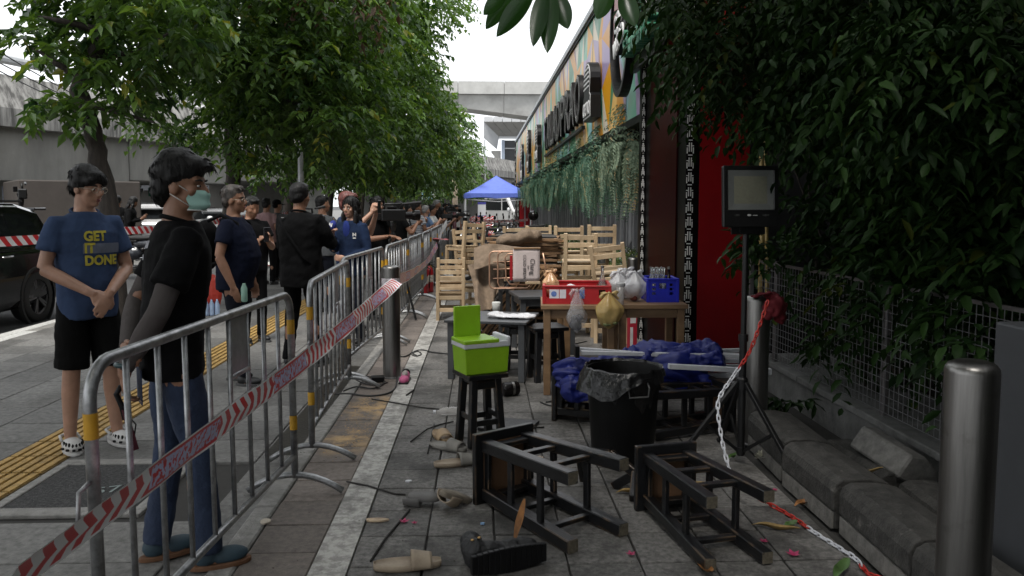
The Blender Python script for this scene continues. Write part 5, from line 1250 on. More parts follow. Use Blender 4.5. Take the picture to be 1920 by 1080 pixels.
tag(MB().lathe([(.033, .02), (.033, .105)], 20, cap=False).build('bottle_label', M_glassd, None, smooth=True, loc=(1.005, 6.58, TZ)), 'dark paper label round the tall clear bottle', 'label')
# plastic bags
def bagmat(name, col, tr, alpha): return mat(name, col, .22, var=.12, scale=20, bump=.8, bscale=26, alpha=alpha, spec=.6)
def bag(loc, w_, h, d, m, label, seed, neck=.28, ears=True, content=None, twist=0.0, parent=None):
    e = empty('plastic_bag', loc, twist, label, 'plastic bag')
    def fn(u, v):
        a = 2 * math.pi * u; t = v
        prof = (math.sin(math.pi * min(1, t / (1 - neck) * .5 + .08)) if t < 1 - neck else 1 - (t - (1 - neck)) / neck * .86)
        if t < .12: prof *= (t / .12) ** .4 if t > 0 else 0
        rr_ = prof * (1 + .10 * math.sin(a * 7 + seed) * (t ** .8) + .12 * noise.noise(Vector((math.cos(a) * 1.6, math.sin(a) * 1.6, t * 4 + seed))))
        return (math.cos(a) * rr_ * w_ / 2, math.sin(a) * rr_ * d / 2, t * h)
    MB().grid(fn, 40, 26).build('film', m, e, smooth=True)
    if ears:
        for s in (-1, 1):
            MB().grid(lambda u, v: (s * (.012 + v * w_ * .27) + .01 * math.sin(u * 9), .012 * math.sin(u * 6 + v * 3), h * .985 + (u - .5) * .05 * (.4 + v) + v * (.02 if s > 0 else .005) - .03 * v * v), 6, 5).build('ear', m, e, smooth=True, solid=.002)
        MB().ell((0, 0, h), (.015, .015, .016)).build('knot', m, e, smooth=True)
    if content: 
        q = MB(); 
        for k in range(7): q.ell((rnd.uniform(-.22, .22) * w_, rnd.uniform(-.2, .2) * d, h * rnd.uniform(.12, .42)), (w_ * rnd.uniform(.14, .24), d * rnd.uniform(.14, .24), h * rnd.uniform(.07, .14)), 10, 6)
        link('contents', remeshed(q, .008, 2, .005, 30, seed), content, e)
    return e
M_bagc = bagmat('clear_bag', (.62, .62, .64), .5, .30); M_bagw = bagmat('white_bag', (.66, .66, .68), .3, .62); M_bagt = bagmat('tan_bag', (.50, .35, .13), .3, .72); M_bago = bagmat('orange_bag', (.62, .37, .20), .3, .95)
bag((.742, 6.155, .50), .16, .335, .10, M_bagc, 'clear plastic bag of dark rubbish hanging from the red crate', 1, neck=.55, content=mat('dark_rubbish', (.03, .03, .035), .6, var=.5, scale=20))
bag((.985, 6.10, .535), .215, .28, .15, M_bagt, 'tan knotted plastic bag hanging over the table edge', 2, neck=.38, content=mat('leafy_rubbish', (.18, .2, .08), .7, var=.6, scale=18))
bag((.56, 6.44, TZ + .012), .135, .225, .13, M_bago, 'peach coloured knotted bag standing in the left end of the red crate', 3, neck=.35)
bag((1.235, 6.36, TZ + .001), .20, .235, .16, M_bagw, 'white crumpled plastic bag next to the blue crate', 5, neck=.4, content=mat('brown_drink', (.12, .03, .025), .4))
bag((1.13, 6.52, TZ + .001), .20, .22, .14, M_bagw, 'white plastic bag behind the tall cup', 6, neck=.45, content=mat('mixed_rubbish', (.4, .36, .36), .6, var=.6, scale=25))
bag((1.20, 6.60, TZ + .001), .22, .24, .12, M_bagw, 'whitish bag heaped at the back between cup and blue crate', 7, neck=.35)
for k, (x, y, r_) in enumerate(((.72, 6.36, .055), (.63, 6.30, .045))):
    tag(link('foam_bowl', remeshed(MB().ell((x, y, TZ + .10), (r_, r_, r_ * .8), 20, 12), .008, 2, .006, 20, k), M_cwhite), ['round white foam lump inside the red crate', 'smaller bluish white lump behind the crate stickers'][k], 'foam bowl')
cu = empty('plastic_cup', (1.085, 6.17, TZ + .001), 0, 'tall clear plastic cup with a flat lid and brown dregs', 'cup')
MB().lathe([(.028, 0), (.036, .15), (.035, .15), (.027, .004)], 24, cap=False).build('wall', mat('cup_plastic', (.6, .58, .56), .15, alpha=.4, var=.1), cu, smooth=True); MB().lathe([(.0265, .003), (.029, .03)], 20).build('dregs', mat('brown_dregs', (.22, .08, .03), .4), cu); MB().lathe([(.038, .148), (.039, .165), (.036, .17)], 24).build('lid', mat('lid_grey', (.42, .42, .42), .4), cu)
# things on the black table
zt_ = .521
tag(link('wrapped_film', remeshed(MB().ell((.28, 6.83, zt_ + .018), (.19, .09, .022), 20, 10, Matrix.Rotation(R(-12), 3, 'Z')).ell((.12, 6.9, zt_ + .022), (.08, .07, .03), 16, 8), .008, 2, .012, 14, 4), mat('film_white', (.58, .58, .60), .25, bump=.6, bscale=50)), 'crumpled whitish plastic film lying on the black table', 'plastic film')
tag(MB().lathe([(.03, 0), (.04, .10), (.037, .104)], 20).build('foam_cup', mat('foam_white', (.55, .56, .53), .6), None, smooth=True, loc=(.13, 7.15, zt_)), 'pale foam cup standing on the black table behind the cooler lid', 'cup')

# rubbish bin ----------------------------------------------------------
M_bin = mat('bin_plastic', (.0035, .0035, .0035), .5, var=.3, scale=3, bump=.1, spec=.2)
rb = empty('rubbish_bin', (.825, 4.56, 0), R(12), 'round black rubbish bin lined with a black sack', 'bin')
MB().lathe([(.165, 0), (.18, .01), (.210, .51), (.223, .515), (.223, .55), (.210, .552), (.203, .53), (.172, .03)], 48, cap=False).build('body', M_bin, rb, auto=True)
MB().lathe([(.001, .02), (.17, .022)], 32, cap=False).build('bottom', M_bin, rb)
hd = [(-.06, -.212, .505), (-.062, -.231, .48), (-.055, -.233, .43), (.055, -.233, .43), (.062, -.231, .48), (.06, -.212, .505)]
MB().tube(hd, .005, 6).build('handle', mat('handle_grey', (.10, .10, .10), .4), rb)
def liner(u, v):
    a = 2 * math.pi * u; n_ = noise.noise(Vector((math.cos(a) * 3, math.sin(a) * 3, v * 3)))
    dro = .06 + .09 * max(0, math.cos(a - R(205))) ** 2 + .02 * math.sin(a * 5)
    if v < .45: t = v / .45; r_ = .185 + .035 * t; z = .25 + .315 * t
    else: t = (v - .45) / .55; r_ = .222 + .018 * t + .05 * t * max(0, math.cos(a - R(205))) ** 2; z = .568 - dro * t ** 1.3
    k = 1 + .045 * n_ + .018 * math.sin(a * 23 + 3 * n_) * (1 if v > .3 else .3)
    return (math.cos(a) * r_ * k, math.sin(a) * r_ * k, z + .012 * noise.noise(Vector((a * 4, v * 6, 1))))
MB().grid(liner, 96, 20).build('bin_liner', mat('black_sack', (.006, .006, .0065), .27, var=.2, bump=.7, bscale=35), rb, smooth=True)

# collapsed blue tent --------------------------------------------------
M_bcloth = mat('blue_canvas', (.003, .010, .13), .55, var=.25, scale=4, bump=.35, bscale=20)
M_pole = mat('white_pole', (.50, .51, .54), .4, var=.12)
ct = empty('collapsed_tent', (1.2, 5.5, .29), 0, 'collapsed blue canopy tent with white poles lying across black stools', 'folded tent')
def ridge(x, y, s_): return 1 - abs(noise.noise(Vector((x, y, s_)))) * 2.4
def swath(x0, x1, yc, zc, wy, hz, s_, t0=-.35, t1=math.pi + .35, sag=0.0, nx=80, nt=46):
    """one gathered length of canvas: a half round bundle with sharp folds running mostly along it"""
    def fn(u, v):
        x = x0 + (x1 - x0) * u; t = t0 + (t1 - t0) * v; e_ = min(1, 6 * u, 6 * (1 - u)) ** .6
        a = x * 2.2 + .5 * math.sin(x * 5 + s_); f = .55 * ridge(a, t * 1.9 + x * 1.4, s_) + .35 * ridge(a * 2.3 + 4, t * 3.9 - x * 2.0, s_ + 5) + .16 * ridge(a * 6, t * 8, s_ + 9)
        r_ = (.62 + .42 * f) * (.45 + .55 * e_); bul = 1 + .22 * math.sin(x * 7 + s_)
        return (x + .03 * noise.noise(Vector((t * 2, x * 4, s_))), yc + math.cos(t) * wy * r_ * bul, zc + math.sin(t) * hz * r_ * bul - sag * (u - .5) ** 2)
    return MB().grid(fn, nx, nt)
swath(-.70, .38, 0, .0, .25, .21, 1.3).build('blue_cloth', M_bcloth, ct, smooth=True, solid=.004)
swath(-.04, .48, -.03, .11, .17, .15, 4.1).build('blue_cloth', M_bcloth, ct, smooth=True, solid=.004)
swath(-.66, -.28, -.10, -.07, .16, .20, 7.7).build('blue_cloth', M_bcloth, ct, smooth=True, solid=.004)
swath(-.10, .42, -.12, -.05, .14, .13, 9.2).build('blue_cloth', M_bcloth, ct, smooth=True, solid=.004)
for i, (x0, x1, y, z0, z1, w_) in enumerate(((-.54, .20, -.08, .215, .15, .030), (-.52, .70, -.13, .20, .16, .028), (.05, .73, -.27, .13, .085, .034), (.1, .74, -.10, .14, .12, .03), (.2, .72, -.06, .02, .02, .034), (.2, .73, .04, .16, .13, .03), (.25, .70, .10, .05, .04, .034), (-.1, .72, .12, .14, .16, .03), (.3, .74, -.14, -.02, -.03, .03))):
    p = MB().bar((x0, y, z0), (x1, y + .02, z1), w_, w_).build('pole', M_pole, ct, bevel=.003); MB().box((x1 + .012, y + .02, z1), (.03, w_ * 1.25, w_ * 1.25)).build('pole_cap', M_cwhite, p, bevel=.003)
MB().bx((-.565, -.165, .17), (-.535, -.06, .25)).build('corner_bracket', M_black, ct, bevel=.003)

# floodlight on tripod -------------------------------------------------
fl = empty('floodlight', (1.50, 4.47, 0), R(6), 'square black floodlight on a telescopic tripod stand', 'floodlight')
M_fl = mat('lamp_black', (.006, .006, .0065), .42, var=.15)
MB().tube([(0, 0, .05), (0, 0, .75)], .021, 14).tube([(0, 0, .75), (0, 0, 1.42)], .016, 14).build('pole', M_fl, fl, smooth=False)
MB().lathe([(.032, .44), (.032, .50), (.024, .51)], 18).lathe([(.028, .72), (.028, .76)], 16).lathe([(.026, .06), (.026, .10)], 14).build('collar', M_fl, fl)
for ft in ((.13, -.50), (-.42, -.02), (.05, .42)):
    v = Vector((*ft, 0)); d = v.normalized(); lg = MB().bar(d * .03 + Vector((0, 0, .48)), v + Vector((0, 0, .012)), .026, .026).build('leg', M_fl, fl, bevel=.003)
    MB().bar(Vector((0, 0, .08)) + d * .02, d * v.length * .52 + Vector((0, 0, .245)), .010, .018).build('brace', M_fl, fl); MB().ell(v + Vector((0, 0, .014)), (.022, .022, .014)).build('rubber_foot', M_fl, lg)
hz = 1.545; hm = Matrix.Translation((0, -.03, hz)) @ Matrix.Rotation(R(-4), 4, 'X')
def hp(mb, name, m, **k): o = mb.build(name, m, fl, **k); o.matrix_local = hm; return o
q = MB()
q.bx((-.16, -.0205, -.17), (.16, .012, .17)); hp(q, 'housing', M_fl, bevel=.006)
q = MB(); q.bx((-.162, -.028, .148), (.162, -.021, .172)); q.bx((-.162, -.028, -.172), (.162, -.021, -.075)); q.bx((-.162, -.028, -.075), (-.135, -.021, .148)); q.bx((.135, -.028, -.075), (.162, -.021, .148)); hp(q, 'front_frame', M_fl, bevel=.003)
M_refl = mat('reflector', (.20, .21, .205), .35, .3, var=.1); M_led = mat('led_panel', (.19, .19, .145), .35, var=.1, scale=80)
q = MB(); a0, a1, b0, b1 = .134, .098, -.074, .147; c0, c1 = -.040, .113
q.add([(-a0, -.024, b0), (a0, -.024, b0), (a0, -.024, b1), (-a0, -.024, b1), (-a1, -.0205, c0), (a1, -.0205, c0), (a1, -.0205, c1), (-a1, -.0205, c1)], [(0, 1, 5, 4), (1, 2, 6, 5), (2, 3, 7, 6), (3, 0, 4, 7)]); hp(q, 'reflector', M_refl)
q = MB(); q.bx((-a1, -.0206, c0), (a1, -.0200, c1)); hp(q, 'led_panel', M_led)
for t_, x in (('LED', -.085), ('100W', .085)):
    o = link('marking', text_mesh(t_, .016, .0003), mat('marking_grey', (.10, .10, .10), .6), fl); o.matrix_local = hm @ Matrix.Translation((x, -.0286, -.105)) @ Matrix.Rotation(R(90), 4, 'X')
q = MB()
q.ell((-.012, -.0285, -.105), (.012, .001, .006)); q.box((.022, -.0285, -.106), (.028, .001, .005)); hp(q, 'emblem', mat('emblem_white', (.4, .4, .4), .6))
q = MB(); q.bx((-.05, .0, -.205), (.05, .04, -.171)); q.bx((-.10, .013, -.21), (.10, .021, .05)); hp(q, 'bracket', M_fl)

# chain ----------------------------------------------------------------
M_cr = mat('chain_red', (.42, .02, .012), .4, var=.1); M_cw = mat('chain_white', (.58, .59, .63), .4, var=.1)
cp = [A(1441, 560, 4.62), A(1428, 600, 4.55), A(1405, 660, 4.42), A(1375, 705, 4.3), A(1352, 740, 4.2), A(1346, 765, 4.15), A(1352, 815, 4.08), A(1362, 860, 4.0), A(1374, 893, 3.92), A(1410, 925, 3.78), G(1452, 950, .012), G(1490, 972, .012), G(1530, 1000, .012), G(1575, 1028, .012), G(1605, 1048, .012), G(1625, 1072, .012), G(1650, 1085, .012), G(1690, 1105, .012)]
def sample(pts, step):
    out = []; acc = 0; P = [Vector(p) for p in pts]
    dense = []
    for i in range(len(P) - 1):
        p0, p1, p2, p3 = P[max(0, i - 1)], P[i], P[i + 1], P[min(len(P) - 1, i + 2)]
        for k in range(12):
            t = k / 12; dense.append(.5 * ((2 * p1) + (-p0 + p2) * t + (2 * p0 - 5 * p1 + 4 * p2 - p3) * t * t + (-p0 + 3 * p1 - 3 * p2 + p3) * t ** 3))
    dense.append(P[-1]); last = dense[0]; out = [(last, None)]; res = []
    d = 0
    for i in range(1, len(dense)):
        seg = dense[i] - dense[i - 1]; L_ = seg.length
        while d + L_ >= step:
            t = (step - d) / L_; p = dense[i - 1] + seg * t; res.append((p, seg.normalized())); L_ -= (step - d); seg = dense[i] - p; dense[i - 1] = p; d = 0
        d += L_
    return res
ch = empty('plastic_chain', cp[0], 0, 'red and white plastic chain hanging from the bollard down to the ground', 'chain')
lk = []
for kx in range(2):
    q = MB(); pts = []
    for k in range(20):
        a = 2 * math.pi * k / 20; x = math.cos(a); pts.append((.0085 * math.sin(a), 0, .019 * x + (.006 if x > 0 else -.006)))
    me = q.tube(pts, .0042, 6, closed=True).mesh('link'); lk.append(me)
lkr = lk[0]; lkw = lk[1]; lkr.materials.append(M_cr); lkw.materials.append(M_cw)
for me in (lkr, lkw): me.polygons.foreach_set('use_smooth', [True] * len(me.polygons))
sm = sample(cp, .036); YR1, YR2 = G(1522, 994).y, G(1622, 1066).y
for i, (p, d) in enumerate(sm):
    red = p.z > .60 or (p.z < .12 and p.y > YR1) or p.y < YR2
    me = lkr if red else lkw
    o = bpy.data.objects.new('link', me); C.objects.link(o); o.parent = ch
    x, y, z = frame(d); o.matrix_local = Matrix.Translation(p - cp[0]) @ Matrix((x, y, z)).transposed().to_4x4() @ Matrix.Rotation(R(90 if i % 2 else 0) + rnd.uniform(-.2, .2), 4, 'Z')
q = MB()
for k in range(9): q.ell(A(1440 + 12 * math.sin(k * 1.9) + k * 2, 566 + 9 * math.cos(k * 2.3) + k * 2.5, 4.80 + .03 * math.sin(k)), (.045, .045, .05), 10, 8)
for k in range(6): q.ell(A(1412 + 6 * k, 556 - 1.5 * k, 4.80), (.022, .03, .014), 10, 6)
me = remeshed(q, .009, 1, 0)
for v in me.vertices: v.co += v.normal * (abs(noise.noise(v.co * 17)) * .035 - .012)
tag(link('red_cloth', me, mat('dark_red_cloth', (.13, .006, .012), .85, var=.2)), 'dark red cloth knotted over the top of the bollard', 'cloth')

# shoes and slippers ---------------------------------------------------
M_beige = mat('beige_rubber', (.34, .275, .20), .65, col2=(.22, .17, .12), scale=9); M_sole = mat('dirty_sole', (.20, .17, .13), .8, var=.35, scale=14); M_gslip = mat('grey_rubber', (.20, .19, .17), .7, var=.25)
def slipper(loc, rot, label, m=M_beige, L_=.265, strap=True, group='slippers left on the ground', ms=None):
    e = empty('slipper', loc, rot, label, 'slipper', group)
    def out(t): return .046 * (math.sin(math.pi * (t * .94 + .03)) ** .38) * (1 + .12 * math.cos(2 * math.pi * (t - .12))) - .004 * math.cos(t * 6)
    n = 22; q = MB(); vs = []
    for zz, k in ((0, .94), (.012, 1.0), (.026, 1.0), (.027, .9), (.021, .8)):
        for i in range(n): 
            t = i / (n - 1); vs.append((out(t) * k, (t - .5) * L_ * (.98 if k > .95 else .96), zz + .01 * max(0, .35 - t)))
        for i in range(n - 1, -1, -1):
            t = i / (n - 1); vs.append((-out(t) * k, (t - .5) * L_ * (.98 if k > .95 else .96), zz + .01 * max(0, .35 - t)))
    m2 = 2 * n; fs = [tuple(reversed(range(m2)))] + [(r * m2 + i, r * m2 + (i + 1) % m2, (r + 1) * m2 + (i + 1) % m2, (r + 1) * m2 + i) for r in range(4) for i in range(m2)]
    fs += [(4 * m2 + i, 4 * m2 + i + 1, 4 * m2 + m2 - 2 - i, 4 * m2 + m2 - 1 - i) for i in range(n - 1)]
    q.add(vs, fs).build('sole', ms or m, e, smooth=True)
    if strap:
        MB().grid(lambda u, v: (math.cos(math.pi * u) * .050 * (1 - .05 * v), .015 + .085 * v, .008 + math.sin(math.pi * u) ** .8 * (.062 - .018 * v)), 14, 6).build('strap', m, e, smooth=True, solid=.005)
    return e
def gl(px, py): p = G(px, py); return (p.x, p.y, .001)
slipper(gl(764, 1064), (0, 0, R(-82)), 'beige slide slipper at the bottom edge, seen from its open side', L_=.285)
slipper(gl(855, 872), (0, 0, R(-72)), 'beige slide slipper beside the leg of the cooler stool', m=M_gslip, ms=M_beige)
slipper(gl(840, 842), (0, 0, R(-122)), 'greyish slide slipper with a pale top strap behind the others', m=M_gslip)
slipper(gl(828, 822), (0, 0, R(-160)), 'tan slipper farthest back with its heel cup showing', L_=.24, m=mat('tan_rubber', (.30, .21, .12), .6))
slipper((gl(858, 944)[0], gl(858, 948)[1], .062), (R(155), R(14), R(-40)), 'upturned beige slipper with its sole showing', ms=M_sole)
slipper((gl(795, 948)[0], gl(795, 948)[1], .06), (R(180), R(0), R(-95)), 'grey slipper lying upside down right beside the upturned beige one', m=mat('grey_rubber2', (.13, .125, .12), .7), L_=.16)
sh = empty('pink_shoe', gl(759, 716), R(-2), 'small pink and grey shoe with a black heel on the white strip', 'shoe')
q = MB(); q.ell((0, -.05, .03), (.042, .07, .036), 16, 10).ell((0, .05, .04), (.038, .07, .045), 16, 10); link('upper', remeshed(q, .006, 2), mat('pink_mesh', (.48, .10, .22), .7, var=.2), sh); 
MB().ell((0, .02, .062), (.026, .065, .03), 14, 8).build('tongue', mat('shoe_grey', (.33, .3, .28), .8), sh, smooth=True); MB().bx((-.042, -.115, 0), (.042, .11, .018)).build('sole', M_black, sh, bevel=.012, seg=3); MB().ell((0, .095, .06), (.036, .025, .036), 14, 8).build('heel', M_black, sh, smooth=True)
bt = empty('black_boot', gl(938, 1062), (0, R(0), R(-68)), 'scuffed black boot lying on its side by the fallen stool', 'boot')
q = MB()
for (c, r_) in (((0, .10, .05), (.05, .08, .05)), ((0, .04, .055), (.055, .07, .055)), ((0, -.04, .06), (.05, .07, .06)), ((-.02, -.10, .07), (.06, .05, .065)), ((-.07, -.10, .075), (.06, .05, .05)), ((-.11, -.085, .085), (.045, .05, .04))): q.ell(c, r_, 16, 10)
link('upper', remeshed(q, .007, 2, .010, 22, 5), mat('black_leather', (.012, .012, .013), .6, var=.4, scale=20, bump=.6, bscale=70), bt)
q = MB()
for i in range(14):
    t = i / 13; y = -.14 + .31 * t; q.box((.058 + .008 * math.sin(t * 3), y, .055), (.022, .024, .105 * (.75 + .25 * math.sin(math.pi * t))))
q.build('lugged_sole', M_black, bt, bevel=.003); MB().ell((-.01, -.12, .13), (.008, .008, .004)).ell((-.01, -.09, .135), (.008, .008, .004)).build('eyelet', mat('brass', (.4, .25, .1), .4, .8), bt)
# sticks, flowers, leaves, bits -----------------------------------------
M_stk = mat('burnt_stick', (.02, .018, .016), .85, var=.4, bump=.5)
for k, (pts, r_, lab) in enumerate((([(650, 903), (690, 912), (740, 925), (808, 930)], .006, 'long thin burnt stick across the white strip'), ([(695, 1052), (722, 1012), (745, 982), (768, 955)], .007, 'dark stick pointing towards the grey slipper by the pink flower'),
        ([(770, 828), (800, 806), (825, 795), (850, 790)], .006, 'bent dark stick beside the tan slipper'), ([(802, 850), (808, 825), (814, 795)], .006, 'short straight stick standing out left of the slippers'), ([(697, 748), (740, 756), (790, 763), (823, 767)], .006, 'long stick crossing the white strip near the bollard'),
        ([(762, 741), (776, 732)], .009, 'short stub of stick on the white strip'), ([(975, 805), (1000, 803), (1020, 800)], .007, 'dark twig behind the fallen stool by the loose board'))):
    P = [G(*p, .008) for p in pts]; P = [p + Vector((0, 0, .004 * math.sin(i * 2))) for i, p in enumerate(P)]
    tag(MB().tube(P, r_ * .8, 6).build('stick', M_stk, None, smooth=True), lab, 'stick', 'sticks scattered on the tiles')
M_petal = mat('pink_petal', (.42, .035, .12), .6, var=.3, scale=30)
for (px, py, s_, lab) in ((758, 980, .022, 'pink flower head on the dark stick'), (777, 982, .014, 'pink bud right of the flower on the stick'), (1183, 1041, .020, 'pink bud in front of the fallen stool'), (1487, 1042, .028, 'open pink flower beside the white chain'), (1432, 1017, .018, 'dark pink flower next to the fallen stool leg'), (1453, 920, .014, 'small pink flower near the tripod foot')):
    p = G(px, py); q = MB()
    for k in range(5):
        a = k * 1.257 + px; d = Vector((math.cos(a), math.sin(a), .45)); s2 = Vector((-math.sin(a), math.cos(a), 0))
        q.add([(0, 0, .004), d * s_ * .6 + s2 * s_ * .38, d * s_ * 1.2, d * s_ * .6 - s2 * s_ * .38], [(0, 1, 2), (0, 2, 3)])
    q.ell((0, 0, .006), s_ * .3, 6, 4)
    tag(q.build('flower', M_petal, None, loc=(p.x, p.y, .002)), lab, 'flower', 'pink blossoms fallen on the tiles')
p = G(1428, 868); q = MB()
for k in range(34):
    a = rnd.uniform(0, 6.28); e_ = rnd.uniform(-.2, 1.3); d = Vector((math.cos(a) * math.cos(e_), math.sin(a) * math.cos(e_), math.sin(e_))); s2 = d.cross(Vector((.3, .2, 1))).normalized()
    c = Vector((0, 0, .03)); q.add([c + d * .012, c + d * .032 + s2 * .016, c + d * .045 + Vector((0, 0, .004)), c + d * .032 - s2 * .016], [(0, 1, 2), (0, 2, 3)])
tag(q.build('white_flower', mat('white_petal', (.52, .51, .42), .7, var=.15), None, loc=(p.x, p.y, .0)), 'ruffled white flower lying by the tripod against the kerb block', 'flower')
M_dry = mat('dry_leaf', (.26, .11, .03), .7, var=.5, scale=12); M_dry2 = mat('straw_leaf', (.30, .20, .07), .75, var=.4, scale=12); M_gl = mat('green_leaf', (.06, .12, .03), .6, var=.4)
def dry(p0, p1, wd, m, label, curl=.02, lift=.0):
    a, b = Vector(p0), Vector(p1); d = b - a; sd = d.cross(Vector((0, 0, 1))); sd = sd.normalized() if sd.length > 1e-4 else Vector((1, 0, 0))
    o = MB().grid(lambda u, v: a + d * v + sd * ((u - .5) * wd * math.sin(math.pi * (v * .94 + .03)) ** .7) + Vector((0, 0, .004 + curl * abs(u - .5) * 2 * math.sin(v * 3) + curl * v * v + .006 * math.sin(v * 8))), 4, 10).build('dry_leaf', m, None, smooth=True)
    return tag(o, label, 'leaf', 'fallen leaves')
dry(A(964, 1020, 3.42), A(984, 948, 3.45), .05, M_dry, 'curled brown leaf standing up between boot and stool')
dry(A(1575, 900, 3.85), A(1655, 888, 3.7), .05, M_dry2, 'yellow brown curled leaf on the kerb blocks'); dry(A(1690, 948, 3.35), A(1765, 992, 3.2), .05, M_dry, 'orange brown leaf behind the nearest kerb block')
dry(A(1622, 940, 3.6), A(1640, 925, 3.6), .06, M_dry, 'small folded leaf in the gap between kerb blocks'); dry(A(1542, 858, 4.1), A(1562, 866, 4.1), .05, M_dry, 'reddish leaf by the tilted block')
dry(G(1410, 985, .004), G(1500, 1003, .004), .03, M_dry2, 'long straw coloured frond on the tiles right of the stool'); dry(G(1490, 950, .004), G(1520, 946, .004), .04, M_dry, 'brown leaf under the tripod foot'); dry(G(1310, 1060, .004), G(1335, 1085, .004), .05, M_dry, 'brown leaf between the legs of the fallen stool')
dry(G(1155, 925, .004), G(1215, 927, .004), .03, M_dry2, 'yellow leaf between the two fallen stools'); dry(G(1250, 908, .004), G(1350, 918, .004), .05, M_dry2, 'pale dry leaf inside the fallen stool')
dry(G(1565, 1085, .004), G(1590, 1060, .004), .05, M_gl, 'green leaf at the bottom edge near the chain'); dry(G(1470, 992, .004), G(1495, 988, .004), .04, M_gl, 'green leaf beside the straw frond'); dry(G(1365, 862, .004), G(1385, 857, .004), .03, M_gl, 'small green leaf by the chain')
M_cork = mat('cork_piece', (.42, .32, .22), .85, var=.3, scale=20)
for k, (px, py, lx, ly, m) in enumerate(((706, 977, .11, .045, M_cork), (498, 980, .05, .06, mat('paper_cream', (.48, .42, .34), .8)), (766, 904, .035, .02, M_cwhite), (905, 984, .02, .014, mat('cap_blue', (.25, .4, .62), .4)), (1010, 870, .07, .05, mat('patterned_cloth', (.38, .30, .22), .8, col2=(.05, .04, .035), scale=40, thr=(.45, .5))))):
    p = G(px, py); n_ = 12; pol = [(lx / 2 * math.cos(6.283 * i / n_) * rnd.uniform(.85, 1.1), ly / 2 * math.sin(6.283 * i / n_) * rnd.uniform(.8, 1.15)) for i in range(n_)]
    tag(MB().prism(pol, .008 if k < 4 else .04, Matrix.Translation((p.x, p.y, .002))).build(['bark_piece', 'paper_scrap', 'tissue_scrap', 'blue_disc', 'cloth_lump'][k], m, None), ['flat tan bark piece on the edge of the white strip', 'cream paper scrap beside the barrier foot', 'torn white tissue scraps near the long stick', 'light blue bottle cap between the slippers and the stool', 'small patterned cloth lump seen through the fallen stool'][k], ['bark', 'paper', 'tissue', 'bottle cap', 'cloth'][k])
# litter specks and leaf crumbs everywhere on the tiles
q = MB()
for i in range(700):
    x, y = rnd.uniform(-1.3, 1.9), rnd.uniform(2.8, 12); s_ = rnd.uniform(.002, .009); a = rnd.uniform(0, 3)
    q.add([(x, y, .005), (x + s_ * math.cos(a), y + s_ * math.sin(a), .007), (x - s_ * math.sin(a), y + s_ * math.cos(a), .009)], [(0, 1, 2)])
tag(q.build('litter_crumbs', mat('crumbs', (.05, .04, .03), .9, var=.6, scale=3)), 'dark crumbs and leaf bits strewn over the tiles', 'litter', kind='stuff')
# cables
M_cab = mat('black_cable', (.012, .012, .012), .5)
def cable(pts, r_, label): tag(MB().tube([p for p, d in sample([G(a, b, .008) for a, b in pts], .03)], r_, 6).build('cable', M_cab, None, smooth=True), label, 'cable', 'black cables on the ground')
cable([(600, 740), (650, 738), (690, 742), (725, 738), (742, 725), (744, 700)], .007, 'black cable looping round the base of the near bollard')
cable([(640, 735), (668, 725), (700, 728), (720, 716), (690, 706), (668, 712), (700, 722), (730, 716)], .006, 'tangled black cable between barrier foot and bollard')
cable([(745, 667), (760, 668), (775, 660), (790, 656), (815, 661), (858, 664), (900, 664)], .007, 'black cable running from the bollard towards the cooler')
cable([(770, 664), (780, 668), (790, 664), (784, 659), (774, 662), (782, 667)], .006, 'small coil of black cable on the white strip')
cable([(960, 648), (1000, 640), (1050, 648), (1100, 640)], .006, 'black cable under the tables'); cable([(1010, 752), (1030, 760), (1070, 765), (1085, 758), (1050, 752), (1020, 754)], .006, 'black cable curled by the front leg of the wooden table')
e = empty('power_box', gl(707, 716), R(12), 'black power adapter box amid the cables by the bollard', 'power box'); MB().bx((-.05, -.04, 0), (.06, .04, .05)).build('box', M_black, e, bevel=.006); MB().bx((-.1, -.02, 0), (-.051, .02, .03)).build('plug', M_black, e, bevel=.004)
e = empty('black_flask', gl(958, 742), R(20), 'black and silver flask lying behind the cooler stool', 'flask'); ax = Matrix(((0, 0, 1), (0, 1, 0), (-1, 0, 0)))
MB().lathe([(.05, -.07), (.055, -.06), (.055, .05), (.05, .06)], 20, (0, 0, .056), ax).build('body', M_blackg, e, smooth=True); MB().lathe([(.056, .0), (.056, .02)], 20, (0, 0, .056), ax, cap=False).build('steel_band', M_steel, e)
e = empty('water_bottle', (gl(845, 779)[0], gl(845, 779)[1], .032), R(10), 'empty clear plastic bottle lying left of the cooler stool', 'bottle'); MB().lathe([(.006, -.11), (.012, -.10), (.014, -.085), (.03, -.06), (.031, .09), (.02, .1)], 16, axis=ax).build('plastic', mat('cup_plastic', (.6, .6, .6)), e, smooth=True); MB().lathe([(.013, -.125), (.013, -.108)], 12, axis=ax).build('cap', M_cwhite, e)
e = empty('wrapper', gl(1187, 636), R(30), 'crumpled red and white striped wrapper on the ground behind the wooden table', 'wrapper'); q = MB(); q.ell((0, 0, .03), (.05, .04, .03)); me = remeshed(q, .008, 1, .012, 20); link('foil', me, mat('red_wrap', (.42, .03, .05), .5, col2=(.6, .58, .58), scale=14, thr=(.48, .52)), e)
e = empty('red_carton', (pxX(1188, 8.0), 8.0, 0), R(8), 'tall red and white carton standing behind the wooden table', 'carton'); MB().bx((-.045, -.03, 0), (.045, .03, .5)).build('carton', mat('carton_red', (.40, .02, .04), .5, var=.1), e, bevel=.003); MB().bx((-.03, -.0315, .3), (.03, -.0305, .42)).build('white_print', mat('sign_white', (.6, .6, .6)), e); MB().bx((-.03, -.0315, .05), (.0, -.0305, .26)).build('white_print', mat('sign_white', (.6, .6, .6)), e)
